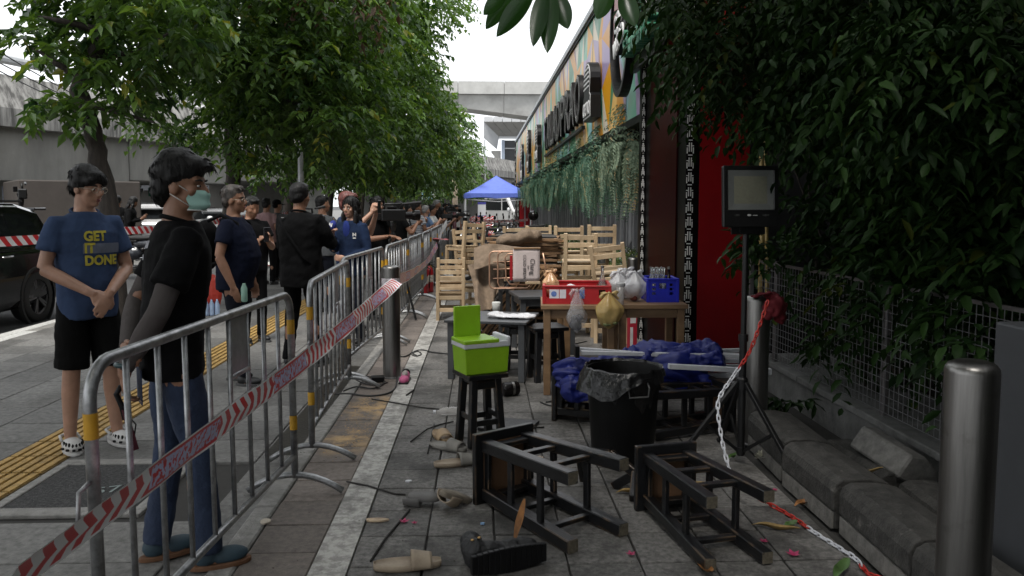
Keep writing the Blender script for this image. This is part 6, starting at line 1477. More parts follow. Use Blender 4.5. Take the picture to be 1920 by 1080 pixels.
# ================================================================== PEOPLE
def skinmat(name, c): 
    m = mat(name, c, .5, var=.12, scale=14, bump=.08, bscale=200); b = bsdf(m); b.inputs['Subsurface Weight'].default_value = .08; b.inputs['Subsurface Radius'].default_value = (.01, .004, .002); return m
SK = {'a': skinmat('skin_light', (.36, .20, .135)), 'b': skinmat('skin_tan', (.25, .125, .075)), 'c': skinmat('skin_brown', (.17, .08, .045))}
def fabric(name, c, var=.25, bump=.8): return mat(name, c, .9, var=var, scale=6, bump=bump, bscale=15, spec=.12, stretch=(1, 1, .55))
HB = mat('hair_black', (.006, .0055, .0055), .55, spec=.3, var=.4, scale=30, stretch=(1, 1, .2), bump=.5, bscale=70)
HG = mat('hair_grey', (.075, .06, .05), .5, col2=(.03, .026, .024), scale=30, stretch=(1, 1, .25), bump=.5, bscale=70)
HR = mat('hair_red', (.19, .055, .045), .5, col2=(.09, .028, .024), scale=25, stretch=(1, 1, .25), bump=.5, bscale=70)
HW = mat('hair_silver', (.24, .235, .23), .5, var=.4, scale=30, bump=.5, bscale=70)
M_eye = mat('eye_white', (.6, .58, .55), .25, var=.02); M_iris = mat('eye_dark', (.008, .006, .005), .15)
M_brow = mat('eyebrow', (.012, .010, .009), .8); M_lip = mat('lips', (.24, .085, .075), .45)
def V(*a): return Vector(a)
def hand(q, w, d, n, curl=.6, sc=1.0, side=1, spread=.25):
    """palm and five bent fingers: wrist w, direction d, palm normal n"""
    w = V(*w); d = V(*d).normalized(); n = V(*n); n = (n - d * n.dot(d)).normalized(); s = d.cross(n) * side
    pc = w + d * .048 * sc
    q.ell(pc, (.040 * sc, .016 * sc, .052 * sc), 10, 8, Matrix((s, n, d)).transposed())
    q.tube([w - d * .02, w + d * .03], [.027 * sc, .026 * sc], 8)
    for i, (o, l_, r_) in enumerate(((-.030, .072, .0086), (-.010, .080, .0090), (.011, .074, .0088), (.030, .058, .0078))):
        b = w + d * .088 * sc + s * o * sc; dd = (d + s * o * spread * 6).normalized(); pts = [b - d * .03 * sc, b]
        a = 0
        for k in range(3):
            a += curl * (.55 if k == 0 else .75); pts.append(pts[-1] + (dd * math.cos(a) + n * math.sin(a)) * l_ * sc * (.42, .33, .25)[k])
        q.tube(pts, [r_ * sc * 1.1, r_ * sc, r_ * sc * .95, r_ * sc * .9, r_ * sc * .7], 7)
    b = w + d * .03 * sc - s * .028 * sc; td = (d * .7 - s * .75 + n * .25).normalized()
    q.tube([w + d * .015 * sc, b, b + td * .032 * sc, b + (td * .035 + (d * .8 + n * .5 * curl).normalized() * .028) * sc], [.013 * sc, .0125 * sc, .0105 * sc, .008 * sc], 7)
def ringbody(q, rings, n=24, lean=lambda z: 0.0):
    vs = []; fs = []
    for (z, rx, ry, cy) in rings:
        for j in range(n):
            a = 2 * math.pi * j / n; c_, s_ = math.cos(a), math.sin(a); k = (abs(c_) ** 2.4 + abs(s_) ** 2.4) ** (-1 / 2.4)
            vs.append((rx * c_ * k, cy + lean(z) + ry * s_ * k, z))
    m = len(rings)
    for i in range(m - 1):
        for j in range(n): fs.append((i * n + j, i * n + (j + 1) % n, (i + 1) * n + (j + 1) % n, (i + 1) * n + j))
    fs += [tuple(reversed(range(n))), tuple((m - 1) * n + j for j in range(n))]
    return q.add(vs, fs)
def person(label, loc, face, H=1.7, arms=None, skin='a', top=None, sleeve=.45, hem=.84, bottom=None, leglen=.09, shoe=None, hair=HB, style='short', turn=0, nod=0, lean_=.0,
           stout=1.0, vox=.012, group=None, legs=((.10, 0), (-.10, 0)), face_detail=False, collar=None, loose=.012, fold=.007, hcurl=(.5, .5), kneef=.02, belly=0.0, seed=1, armskin=None, shoe_kind='shoe', jacket_len=None):
    s = H / 1.70; rot = math.atan2(-face[0], face[1])
    e = empty('person', (loc[0], loc[1], loc[2] if len(loc) > 2 else 0), rot, label, 'person', group); e.scale = (s, s, s)
    lean = lambda z: lean_ * max(0, z - .92)
    arms = arms or {}
    AR = {}
    for sd, sg in (('R', 1), ('L', -1)):
        a = arms.get(sd, ((sg * .235, -.02, 1.10), (sg * .25, .06, .86), (0, .15, -1), (-sg, .1, 0)))
        sh = V(sg * .160 * (.5 + .5 * stout), lean(1.36), 1.362); AR[sd] = (sh, V(*a[0]), V(*a[1]), a[2], a[3], sg)
    # ---- one continuous skin: head, neck, trunk, arms, hands, legs, feet
    q = MB()
    k = stout
    core = [(.84, .12, .085, 0), (.95, .135, .095, 0), (1.08, .125, .085, 0), (1.25, .15, .095, 0), (1.36, .14, .08, 0), (1.42, .07, .06, -.005), (1.45, .052, .052, -.005)]
    ringbody(q, core, 16, lean)
    hc = V(0, lean(1.47) - .012, 1.47); HM = Matrix.Translation(hc) @ Matrix.Rotation(R(turn), 4, 'Z') @ Matrix.Rotation(R(-nod), 4, 'X'); H3 = HM.to_3x3()
    def hp_(x, y, z): return HM @ V(x, y + .012, z - 1.47)
    q.tube([V(0, lean(1.40) - .015, 1.40), hp_(0, -.012, 1.50), hp_(0, 0, 1.55)], [.060, .055, .055], 14)
    q.ell(hp_(0, -.008, 1.603), (.0745, .092, .098), 18, 14, H3); q.ell(hp_(0, .034, 1.540), (.056, .056, .074), 16, 12, H3)
    q.ell(hp_(0, .066, 1.490), (.026, .024, .020), 10, 8, H3); q.ell(hp_(0, .072, 1.600), (.05, .016, .014), 10, 8, H3)
    q.ell(hp_(0, .100, 1.548), (.0145, .016, .013), 10, 8, H3); q.tube([hp_(0, .086, 1.585), hp_(0, .107, 1.552)], [.009, .0125], 8)
    for sg in (-1, 1):
        q.ell(hp_(sg * .042, .058, 1.555), (.022, .022, .022), 10, 8, H3); q.ell(hp_(sg * .075, .002, 1.562), (.010, .022, .031), 10, 8, H3)
    q.ell(hp_(0, .086, 1.517), (.022, .012, .010), 10, 6, H3)
    for sd in 'RL':
        sh, el, wr, hd, hn, sg = AR[sd]
        mid = sh.lerp(el, .5); fm = el.lerp(wr, .35)
        q.tube([V(sg * .10, sh.y, sh.z - .02), sh, mid, el], [.045, .052 * (.6 + .4 * k), .045 * (.6 + .4 * k), .038], 12); q.tube([el, fm, wr], [.039, .040 * (.7 + .3 * k), .027], 12)
        hand(q, wr, hd, hn, hcurl[0 if sd == 'R' else 1], 1.0, sg)
    HIP = {}
    for i, sg in enumerate((1, -1)):
        ax, ay = legs[i]; hip = V(sg * .088, 0, .90); an = V(ax, ay, .085); kn = hip.lerp(an, .5) + V(0, kneef + .01, 0); HIP[sg] = (hip, kn, an)
        q.tube([hip, hip.lerp(kn, .5), kn, kn.lerp(an, .35) - V(0, .012, 0), an], [.078 * (.6 + .4 * k), .070 * (.6 + .4 * k), .050, .050, .034], 12)
        q.tube([an + V(0, 0, -.01), an + V(0, .02, -.045), an + V(0, .11, -.062)], [.034, .036, .026], 10)
    link('body', remeshed(q, vox * .75 if face_detail else vox, 2), SK[skin], e)
    # ---- shirt
    def inf(v): return loose + v
    tr = [(hem, .158 * k + loose, .112 * k + loose, .0), (hem + .05, .16 * k + loose, .114 * k + loose, .0), (1.0, .156 * k + loose, .112 * k + loose + belly * .7, belly * .6), (1.10, .156 * k + loose, .112 * k + loose + belly, belly * .8), (1.22, .168 * k + loose, .118 * k + loose + belly * .3, belly * .4), (1.31, .172 * k + loose, .112 * k + loose, 0), (1.365, .150 * k + loose * .8, .092 * k + loose, -.005), (1.40, .112 + loose * .6, .076 + loose * .8, -.008), (1.420, .088 + loose * .5, .068 + loose * .6, -.008), (1.430, .074 + loose * .3, .062 + loose * .3, -.008)]
    q = MB(); ringbody(q, tr, 28, lean)
    for sd in 'RL':
        sh, el, wr, hd, hn, sg = AR[sd]
        if sleeve <= 1: P = [V(sg * .09, sh.y, sh.z - .005), sh, sh.lerp(el, sleeve * .5), sh.lerp(el, sleeve)]; r_ = [.054, .055 * (.5 + .5 * k) + loose * .3, .056 * (.5 + .5 * k) + loose * .6, .057 * (.5 + .5 * k) + loose * .8]
        else: P = [V(sg * .09, sh.y, sh.z - .005), sh, sh.lerp(el, .5), el, el.lerp(wr, .5), el.lerp(wr, .97)]; r_ = [.054, .057 * (.5 + .5 * k) + loose * .5, .058 * (.6 + .4 * k) + loose * .6, .052 + loose * .5, .046 + loose * .4, .038 + loose * .3]
        q.tube(P, r_, 14)
    shirt = remeshed(q, vox, 2, fold, 8.5, seed); so = link('shirt' if sleeve <= 1 else 'jacket', shirt, top, e)
    if armskin is not None:
        for sd in 'RL':
            sh, el, wr, hd, hn, sg = AR[sd]; q = MB(); q.tube([sh.lerp(el, sleeve - .1), sh.lerp(el, .75), el, el.lerp(wr, .4), el.lerp(wr, .98)], [.050 * (.6 + .4 * k), .047 * (.6 + .4 * k), .043, .044, .031], 14)
            link('arm_sleeve', remeshed(q, vox * .6, 2, .0015, 20, seed), armskin, e)
    if collar is not None:
        q = MB(); q.tube([(.076 * math.cos(a), lean(1.43) - .006 + .068 * math.sin(a), 1.430 - .022 * math.sin(a)) for a in [2 * math.pi * i / 20 for i in range(20)]], .009, 8, closed=True); q.build('collar', collar, e, smooth=True)
    # ---- trousers
    q = MB(); ringbody(q, [(.80, .146 * k, .104 * k, 0), (.86, .152 * k, .108 * k, 0), (.93, .146 * k, .100 * k, 0), (.97, .13 * k, .09 * k, 0)], 24)
    for sg in (1, -1):
        hip, kn, an = HIP[sg]; wd = 1.0
        if leglen < .3:
            q.tube([hip - V(0, 0, 0), hip.lerp(kn, .5), kn, kn.lerp(an, .5), V(an.x, an.y - .005, leglen)], [.076 * (.5 + .5 * k), .080 * (.5 + .5 * k), .064, .058, .057], 14)
        else:
            end = hip.lerp(kn, (hip.z - leglen) / (hip.z - kn.z)); q.tube([hip, hip.lerp(end, .5), end], [.080, .092, .096], 16)
    link('trousers' if leglen < .3 else 'shorts', remeshed(q, vox, 2, fold * .9, 9, seed + 5), bottom, e)
    # ---- shoes
    for sg in (1, -1):
        hip, kn, an = HIP[sg]; so_ = empty('shoe', (an.x, an.y, 0), R(-6 * sg)); so_.parent = e
        if shoe_kind == 'clog':
            q = MB(); q.ell((0, .06, .045), (.056, .10, .045), 18, 12).ell((0, -.02, .035), (.046, .06, .035), 16, 10)
            me = remeshed(q, .007, 2); link('upper', me, shoe, so_); 
            MB().prism([(.052 * math.cos(a) * (1 + .1 * math.sin(a)), .035 + .13 * math.sin(a)) for a in [2 * math.pi * i / 24 for i in range(24)]], .022, Matrix.Translation((0, 0, .0))).build('sole', shoe, so_, bevel=.006, seg=2)
            MB().tube([(-.05, .02, .07), (-.046, -.045, .085), (0, -.075, .09), (.046, -.045, .085), (.05, .02, .07)], .009, 8).build('heel_strap', shoe, so_, smooth=True)
            q = MB()
            for i in range(11):
                a = R(-20 + 22 * i); q.ell((.048 * math.cos(a), .075 + .075 * math.sin(a), .066 if 0 < math.sin(a) < .8 else .06), (.0065, .0065, .014), 8, 6)
            for i in range(6): a = R(10 + 32 * i); q.box((.0565 * math.cos(a), .062 + .098 * math.sin(a), .038), (.016, .016, .012), (0, 0, a))
            tag(q.build('vent_holes', M_black, so_), kind='stuff')
        else:
            q = MB(); q.ell((0, .075, .042), (.044, .085, .036), 16, 10).ell((0, -.01, .055), (.042, .055, .050), 16, 10); link('upper', remeshed(q, .009, 2), shoe[0], so_)
            MB().prism([(.047 * math.cos(a) * (1 + .12 * math.sin(a)), .045 + .125 * math.sin(a)) for a in [2 * math.pi * i / 20 for i in range(20)]], .022).build('sole', shoe[1], so_, bevel=.004)
    # ---- hair
    q = MB()
    def he(c, r_): q.ell(hp_(*c), r_, 18, 14, H3)
    if style in ('short', 'grey'):
        he((0, -.020, 1.625), (.083, .096, .088)); he((0, -.052, 1.575), (.074, .056, .068)); he((0, .03, 1.675), (.060, .055, .030))
        for sg in (-1, 1): he((sg * .066, -.012, 1.60), (.017, .032, .038))
    elif style == 'fringe':
        he((0, -.018, 1.628), (.087, .101, .088)); he((0, -.055, 1.58), (.076, .058, .072)); he((0, .050, 1.648), (.066, .048, .040)); 
        for sg in (-1, 1): he((sg * .072, -.008, 1.605), (.020, .040, .050)); he((sg * .045, .065, 1.625), (.034, .032, .030))
    elif style == 'mop':
        he((0, -.022, 1.632), (.092, .106, .095)); he((0, -.062, 1.565), (.079, .060, .082)); he((0, .060, 1.665), (.062, .055, .036)); he((0, .088, 1.655), (.048, .036, .022))
        for sg in (-1, 1): he((sg * .072, -.012, 1.612), (.020, .038, .042))
    elif style == 'long':
        he((0, -.020, 1.625), (.086, .100, .090)); he((0, -.060, 1.54), (.082, .056, .110)); he((0, -.06, 1.42), (.095, .050, .13)); 
        for sg in (-1, 1): he((sg * .072, .0, 1.57), (.020, .042, .085)); he((sg * .085, .03, 1.44), (.030, .036, .11))
    elif style == 'cap':
        he((0, -.012, 1.632), (.084, .10, .078)); he((0, -.055, 1.575), (.074, .05, .055))
    vx = min(vox, .009); hm_ = remeshed(q, vx, 2, .005 if style != 'cap' else 0, 30, seed); link('hair' if style != 'cap' else 'cap', hm_, hair, e)
    if face_detail and style != 'cap':
        hv = len(hm_.vertices); ns = 1500; ix = nrg.integers(0, hv, ns); co = np.empty(hv * 3, np.float32); hm_.vertices.foreach_get('co', co); nn = np.empty(hv * 3, np.float32); hm_.vertex_normals.foreach_get('vector', nn)
        P_ = co.reshape(-1, 3)[ix]; N_ = nn.reshape(-1, 3)[ix]; Dn = np.array([0, .25, -1.0]) + nrg.normal(0, .16, (ns, 3)); Dn -= N_ * (Dn * N_).sum(1, keepdims=True); Dn = nrm(Dn) + N_ * nrg.uniform(.0, .09, (ns, 1))
        ql = np.array([(HM.inverted() @ Vector(p_))[:] for p_ in P_]); kp = ~((ql[:, 1] > .045) & (ql[:, 2] < .185)); P_, N_, Dn, ix = P_[kp], N_[kp], Dn[kp], ix[kp]; ns = len(P_)
        link('hair_strands', leaf_mesh(P_ - N_ * .003, Dn, N_, nrg.uniform(.02, .055, ns) * (1.8 if style == 'long' else 1), nrg.uniform(.002, .0045, ns), nrg.uniform(0, 1, ns), fold=.1), hair, e)
    if style == 'cap':
        o = MB().ell((0, 0, 0), (.062, .075, .008), 14, 6).build('cap_peak', hair, e, smooth=True); o.matrix_local = HM @ Matrix.Translation((0, .125, .135)) @ Matrix.Rotation(R(-10), 4, 'X')
    def fpart(mb, name, m): o = mb.build(name, m, e, smooth=True); o.matrix_local = HM @ Matrix.Translation((0, .012, -1.47)); return o
    if face_detail:
        for sg in (-1, 1):
            fpart(MB().ell((sg * .031, .0835, 1.577), (.0125, .006, .0045), 10, 6), 'eye', M_eye); fpart(MB().ell((sg * .031, .0885, 1.577), (.0052, .0025, .0045), 8, 6), 'iris', M_iris)
            fpart(MB().tube([(sg * .014, .089, 1.598), (sg * .032, .0875, 1.602), (sg * .050, .076, 1.597)], [.0035, .0042, .0025], 6), 'eyebrow', M_brow)
        fpart(MB().ell((0, .0955, 1.519), (.020, .005, .0042), 10, 6).ell((0, .0945, 1.511), (.017, .005, .0042), 10, 6), 'lips', M_lip)
    e_ = dict(root=e, HM=HM, hp=hp_, fpart=fpart, shirt=shirt, so=so, AR=AR, rot=rot)
    return e_
def glasses(P, m):
    q = MB()
    for sg in (-1, 1):
        q.tube([(sg * .033 + .022 * math.cos(a), .098, 1.575 + .017 * math.sin(a)) for a in [2 * math.pi * i / 16 for i in range(16)]], .0016, 5, closed=True); q.tube([(sg * .055, .096, 1.580), (sg * .075, .05, 1.58), (sg * .078, .0, 1.575)], .0015, 5)
    q.tube([(-.011, .098, 1.579), (0, .103, 1.582), (.011, .098, 1.579)], .0015, 5); P['fpart'](q, 'glasses', m)
def decal(P, me, org, right, up, m, name='print', off=.0035):
    """lay a flat print on the shirt: rays from a plane in front of it"""
    bv = BVHTree.FromPolygons([v.co for v in P['shirt'].vertices], [tuple(p.vertices) for p in P['shirt'].polygons])
    r_, u_ = V(*right).normalized(), V(*up).normalized(); n_ = r_.cross(u_); o_ = V(*org)
    bm = bmesh.new(); bm.from_mesh(me); bmesh.ops.triangulate(bm, faces=bm.faces)
    for _ in range(2):
        le = [ed for ed in bm.edges if ed.calc_length() > .02]
        if le: bmesh.ops.subdivide_edges(bm, edges=le, cuts=1)
        bmesh.ops.triangulate(bm, faces=bm.faces)
    bm.to_mesh(me); bm.free()
    for v in me.vertices:
        p = o_ + r_ * v.co.x + u_ * v.co.y; h = bv.ray_cast(p + n_ * .25, -n_)
        if h[0] is not None: v.co = h[0] + n_ * off
        else: v.co = p
    return link(name, me, m, P['root'], smooth=True)

W_ = (.72, .72, .7)
F_blue = fabric('tee_blue', (.038, .060, .120)); F_blk = fabric('tee_black', (.0045, .0045, .005)); F_shorts = fabric('shorts_black', (.004, .004, .004)); F_jean = mat('denim', (.020, .036, .078), .85, col2=(.008, .016, .040), scale=5, bump=.5, bscale=60, thr=(.3, .7))
F_navy = fabric('polo_navy', (.007, .0095, .022)); F_dkt = fabric('trousers_dark', (.008, .0095, .015)); F_jblk = fabric('jacket_black', (.0038, .0038, .0042)); F_jnavy = fabric('jacket_navy', (.010, .019, .046)); F_pink = fabric('shirt_pink', (.30, .19, .19)); F_grey = fabric('shirt_grey', (.10, .105, .11)); F_lblue = fabric('shirt_blue', (.10, .16, .27)); F_beige = fabric('shirt_beige', (.34, .32, .29)); F_white = fabric('cloth_white', (.55, .55, .54)); F_arm = fabric('arm_sleeve_grey', (.075, .066, .064), .1); F_khaki = fabric('khaki', (.16, .13, .07))
SH_blk = (mat('shoe_black', (.012, .012, .013), .5), mat('shoe_sole', (.05, .05, .05), .7)); SH_teal = (mat('shoe_teal', (.022, .045, .062), .7, var=.3), mat('gum_sole', (.12, .055, .025), .7)); SH_wh = (mat('shoe_white', (.45, .45, .45), .6), mat('shoe_sole', (.05, .05, .05)))
CLOG = mat('clog_white', (.46, .45, .44), .6, var=.12)
M_gold = mat('thin_metal', (.45, .40, .33), .3, .9)

# --- man in the blue T-shirt
P1 = person('man in blue GET IT DONE T-shirt, black shorts and white clogs, hands folded in front', (pxX(152, 4.92), 4.95), (.70, -.71), 1.735,
            {'R': ((.235, .015, 1.10), (.055, .205, .965), (-.75, .35, -.45), (0, -1, -.3)), 'L': ((-.225, .02, 1.08), (-.045, .225, .955), (.55, .25, -.85), (0, -1, 0))}, 'a', F_blue, .62, .80, F_shorts, .50, CLOG, HB, 'fringe', turn=24, nod=10, vox=.010,
            stout=.93, face_detail=True, loose=.014, fold=.010, legs=((.125, -.02), (-.125, .03)), shoe_kind='clog', seed=2, collar=F_blue, lean_=.04, hcurl=(.7, .5), kneef=.0)
glasses(P1, M_gold)
M_ytxt = mat('print_yellow', (.42, .36, .04), .8, var=.15, scale=60); M_gband = mat('print_grey', (.11, .125, .165), .8, var=.1, scale=40)
for t_, z in (('GET', 1.285), ('IT', 1.215), ('DONE', 1.142)):
    m_ = text_mesh(t_, .078, 0, align='LEFT', bold=.0035, sx=.86); decal(P1, m_, (.052, .12, z), (-1, 0, 0), (0, 0, 1), M_ytxt, 'lettering', .0052)
bmq = MB().grid(lambda u, v: (u * .215, (v - .5) * .058, 0), 16, 4).mesh('band'); decal(P1, bmq, (.058, .12, 1.215), (-1, 0, 0), (0, 0, 1), M_gband, 'printed_band', .003)
# --- man in black with mask
P2 = person('man in black T-shirt and jeans with grey sleeves and face mask, hands behind back', (pxX(310, 3.28), 3.28), (.86, .51), 1.705,
            {'R': ((.235, -.075, 1.09), (.115, -.185, .865), (-.05, -.05, -1), (0, 1, 0)), 'L': ((-.225, -.09, 1.09), (.04, -.165, .935), (1, -.12, -.25), (0, 1, .2))}, 'b', F_blk, .66, .80, F_jean, .07, SH_teal, HB, 'mop', turn=-36, nod=4, vox=.010,
            stout=.93, face_detail=True, loose=.016, fold=.011, legs=((.11, .10), (-.10, -.06)), lean_=.11, seed=4, armskin=F_arm, collar=F_blk, hcurl=(.9, .8))
M_mask = mat('mask_green', (.34, .56, .50), .7, var=.08); M_maskw = mat('mask_white', (.6, .6, .58), .7)
P2['fpart'](MB().grid(lambda u, v: ((u - .5) * .118 * (1 - .15 * abs(v - .5)), .052 + .068 * math.sin(math.pi * u) * (1 - .3 * (2 * v - 1) ** 2) + .006 * math.sin(v * 9), 1.483 + .078 * v), 14, 10), 'face_mask', M_mask)
q = MB()
for sg in (-1, 1): q.tube([(sg * .056, .06, 1.55), (sg * .072, .02, 1.575), (sg * .080, -.008, 1.585)], .002, 5); q.tube([(sg * .054, .06, 1.495), (sg * .068, .02, 1.52), (sg * .079, -.012, 1.54)], .002, 5)
P2['fpart'](q, 'mask_strap', M_maskw); P2['fpart'](MB().tube([(.058 * (u - .5) * 2, .052 + .068 * math.sin(math.pi * u) * .72, 1.480) for u in [i / 10 for i in range(11)]], .003, 5), 'mask_edge', M_maskw)
M_wtxt = mat('print_white', (.30, .30, .33), .8, var=.5, scale=60)
for t_, z, sz in (('STAFF', 1.335, .042), ('PRESS', 1.295, .03)):
    pass
bmq = MB().grid(lambda u, v: ((u - .5) * .11, (v - .5) * .03 + .01 * u, 0), 8, 3).mesh('patch'); decal(P2, bmq, (-.02, -.14, 1.33), (1, 0, 0), (0, 0, 1), M_wtxt, 'shoulder_print', .004)
bmq = MB().grid(lambda u, v: ((u - .5) * .07, (v - .5) * .022, 0), 6, 3).mesh('patch'); decal(P2, bmq, (-.05, -.14, 1.285), (1, 0, 0), (0, 0, 1), M_wtxt, 'shoulder_print', .004)
r0 = P2['root']
MB().bx((.035, -.135, .72), (.15, -.1305, .86)).build('back_pocket', F_jean, r0, bevel=.003); MB().bx((.04, -.1375, .735), (.145, -.1345, .738)).build('pocket_stitch', mat('stitch', (.28, .17, .07), .8), r0)
MB().tube([(.117 + .034 * math.cos(a), -.182 + .034 * math.sin(a), .885) for a in [2 * math.pi * i / 16 for i in range(16)]], .010, 6, closed=True).build('watch', mat('watch_teal', (.02, .05, .055), .4), r0, smooth=True)
# strap held in the hand
p = r0.matrix_basis @ V(.115, -.20, .77)
e = empty('camera_strap', p, 0, 'folded black and maroon camera strap dangling from the hand of the man in jeans', 'strap')
MB().tube([(0, 0, .03), (-.02, 0, 0), (0, 0, -.05), (.01, 0, -.10)], .011, 8).build('black_grip', M_black, e, smooth=True); MB().bar((.008, 0, -.06), (.055, -.02, -.215), .028, .006).build('maroon_band', mat('maroon', (.075, .008, .018), .7), e, bevel=.002); MB().tube([(.0, 0, -.06), (.05, .0, -.12), (.04, .0, -.18)], .003, 5).build('cord', M_black, e, smooth=True)
# --- grey haired man
P3 = person('grey haired man in navy polo shirt with a black backpack, arm hanging down', (pxX(435, 6.7), 6.72), (.97, -.12), 1.66,
            {'R': ((.265, -.01, 1.11), (.27, .10, .87), (-.05, .35, -1), (-1, .2, 0))}, 'b', F_navy, .60, .82, F_dkt, .08, SH_blk, HG, 'grey', turn=-2, nod=0, vox=.011, stout=1.10, belly=.045, face_detail=True, loose=.014, fold=.010, legs=((.10, .10), (-.10, -.07)), seed=6, collar=F_navy, lean_=.03)
glasses(P3, M_gold)
r0 = P3['root']; q = MB(); q.ell((0, -.24, 1.19), (.15, .10, .22), 18, 12).ell((0, -.30, 1.10), (.11, .07, .11), 14, 10)
link('backpack', remeshed(q, .012, 2, .008, 9), F_jblk, r0)
for sg in (-1, 1): MB().tube([(sg * .11, -.17, 1.40), (sg * .12, -.05, 1.45), (sg * .125, .09, 1.38), (sg * .14, .12, 1.25), (sg * .16, .02, 1.08), (sg * .13, -.16, 1.03)], .016, 6).build('backpack_strap', F_jblk, r0, smooth=True)
p = r0.matrix_basis @ V(.255, .19, .80); e = empty('water_bottle', p, 0, 'small pale green bottle held low by the grey haired man', 'bottle'); MB().lathe([(.02, -.06), (.026, -.05), (.026, .05), (.012, .08), (.012, .09)], 14).build('plastic', mat('bottle_green', (.30, .5, .42), .2, alpha=.7, var=.1), e, smooth=True)
# --- cameraman from behind
P4 = person('cameraman in loose black jacket seen from behind, filming the reporter', (pxX(560, 7.35), 7.4), (.30, .95), 1.70,
            {'R': ((.25, .10, 1.14), (.06, .30, 1.27), (-.5, .5, .6), (-.8, 0, 0)), 'L': ((-.25, .08, 1.12), (-.12, .30, 1.24), (.3, .6, .6), (1, 0, 0))}, 'b', F_jblk, 2, .74, F_jblk, .07, SH_blk, HB, 'short', turn=-6, nod=3, vox=.012, stout=1.10, loose=.024, fold=.015, legs=((.13, .05), (-.12, -.05)), seed=8, collar=F_jblk)
r0 = P4['root']; MB().tube([(-.17, -.10, 1.40), (-.05, -.16, 1.25), (.12, -.165, 1.02), (.18, -.05, .92)], .014, 6).build('shoulder_strap', F_jblk, r0, smooth=True); MB().box((-.10, -.128, 1.385), (.03, .02, .008), (0, 0, 0)).build('strap_buckle', M_steel, r0)
def video_camera(loc, rot, label, s=1.0):
    e = empty('video_camera', loc, rot, label, 'camera'); e.scale = (s, s, s)
    MB().bx((-.05, -.14, -.06), (.05, .14, .07)).build('body', M_fl, e, bevel=.01); ax = Matrix(((1, 0, 0), (0, 0, 1), (0, -1, 0)))
    MB().lathe([(.04, .14), (.045, .22), (.06, .25), (.062, .31), (.05, .31), (.045, .27)], 18, axis=ax).build('lens', M_blackg, e); MB().tube([(0, -.1, .07), (0, -.09, .13), (0, .09, .13), (0, .1, .07)], .012, 8).build('top_handle', M_fl, e, smooth=True)
    MB().bx((-.10, -.05, .03), (-.052, .06, .10)).build('screen', M_blackg, e, bevel=.004); MB().tube([(.04, .1, .13), (.04, .32, .15)], [.012, .02], 8).build('microphone', M_fl, e); MB().bx((-.045, -.20, -.05), (.045, -.142, .06)).build('battery', M_fl, e, bevel=.006)
    return e
p = r0.matrix_basis @ V(-.10, .32, 1.36); video_camera(p, P4['rot'], 'small black video camera held up by the cameraman in black', .8)
# --- reporter
P5 = person('young woman reporter in navy jacket with long dark hair holding a blue microphone', (pxX(658, 8.6), 8.62), (-.42, -.90), 1.585,
            {'R': ((.215, .05, 1.10), (.10, .235, 1.245), (-.25, .2, .8), (-1, 0, .2)), 'L': ((-.225, .02, 1.08), (-.05, .20, 1.00), (.9, .2, .1), (0, -1, 0))}, 'a', F_jnavy, 2, .80, F_dkt, .07, SH_blk, HB, 'long', turn=-4, nod=6, vox=.010, stout=.86, face_detail=True, loose=.020, fold=.008, seed=10, hcurl=(1.3, .5))
r0 = P5['root']; MB().ell((0, .105, 1.33), (.05, .02, .10), 12, 8).build('blue_shirt', fabric('blouse_blue', (.02, .035, .16)), r0, smooth=True)
m_ = text_mesh('N', .05, 0, bold=.003); decal(P5, m_, (-.10, .12, 1.27), (-1, 0, 0), (0, 0, 1), F_white, 'jacket_emblem', .004); bmq = MB().grid(lambda u, v: ((u - .5) * .03, (v - .5) * .012, 0), 3, 2).mesh('emblem'); decal(P5, bmq, (-.10, .12, 1.232), (-1, 0, 0), (0, 0, 1), F_white, 'jacket_emblem', .004)
p = r0.matrix_basis @ V(.085, .285, 1.30); mi = empty('microphone', p, (R(-16), R(8), P5['rot'] + math.pi), 'handheld microphone with a blue foam head marked N', 'microphone')
MB().tube([(0, 0, -.15), (0, 0, -.10), (0, 0, .03)], [.010, .013, .016], 12).build('handle', M_black, mi, smooth=True); MB().ell((0, 0, .075), (.040, .040, .055), 20, 14).build('foam_head', mat('foam_blue', (.010, .022, .19), .8, bump=.5, bscale=120), mi, smooth=True)
o = link('letter', text_mesh('N', .052, .001, bold=.003), F_white, mi); o.matrix_local = Matrix.Translation((.002, -.0405, .07)) @ Matrix.Rotation(R(90), 4, 'X')
# --- the others
PH = mat('phone_black', (.01, .01, .012), .2)
def phone(P, off, label, rz=0):
    p = P['root'].matrix_basis @ V(*off); e = empty('phone', p, (0, 0, P['rot'] + rz), label, 'phone'); MB().bx((-.037, -.004, -.078), (.037, .004, .078)).build('case', PH, e, bevel=.004); MB().bx((-.033, -.0052, -.07), (.033, -.0042, .07)).build('screen', M_blackg, e); return e
up = {'R': ((.24, .17, 1.22), (.08, .36, 1.46), (-.2, .25, 1), (-1, 0, 0)), 'L': ((-.22, .17, 1.20), (.0, .37, 1.44), (.3, .25, 1), (1, 0, 0))}
P = person('person with reddish dyed hair holding a phone up in both hands', (pxX(652, 9.4), 9.45), (.93, -.35), 1.64, up, 'a', fabric('shirt_denimblue', (.022, .035, .075)), .5, .82, F_dkt, .08, SH_blk, HR, 'mop', turn=6, nod=0, vox=.012, stout=1.08, face_detail=True, seed=12, hcurl=(.8, .8)); phone(P, (.04, .44, 1.53), 'black phone held up by the red haired person')
cam_arms = {'R': ((.24, .12, 1.12), (.10, .30, 1.30), (-.3, .5, .6), (-1, 0, 0)), 'L': ((-.24, .12, 1.10), (-.02, .33, 1.28), (.4, .6, .5), (1, 0, 0))}
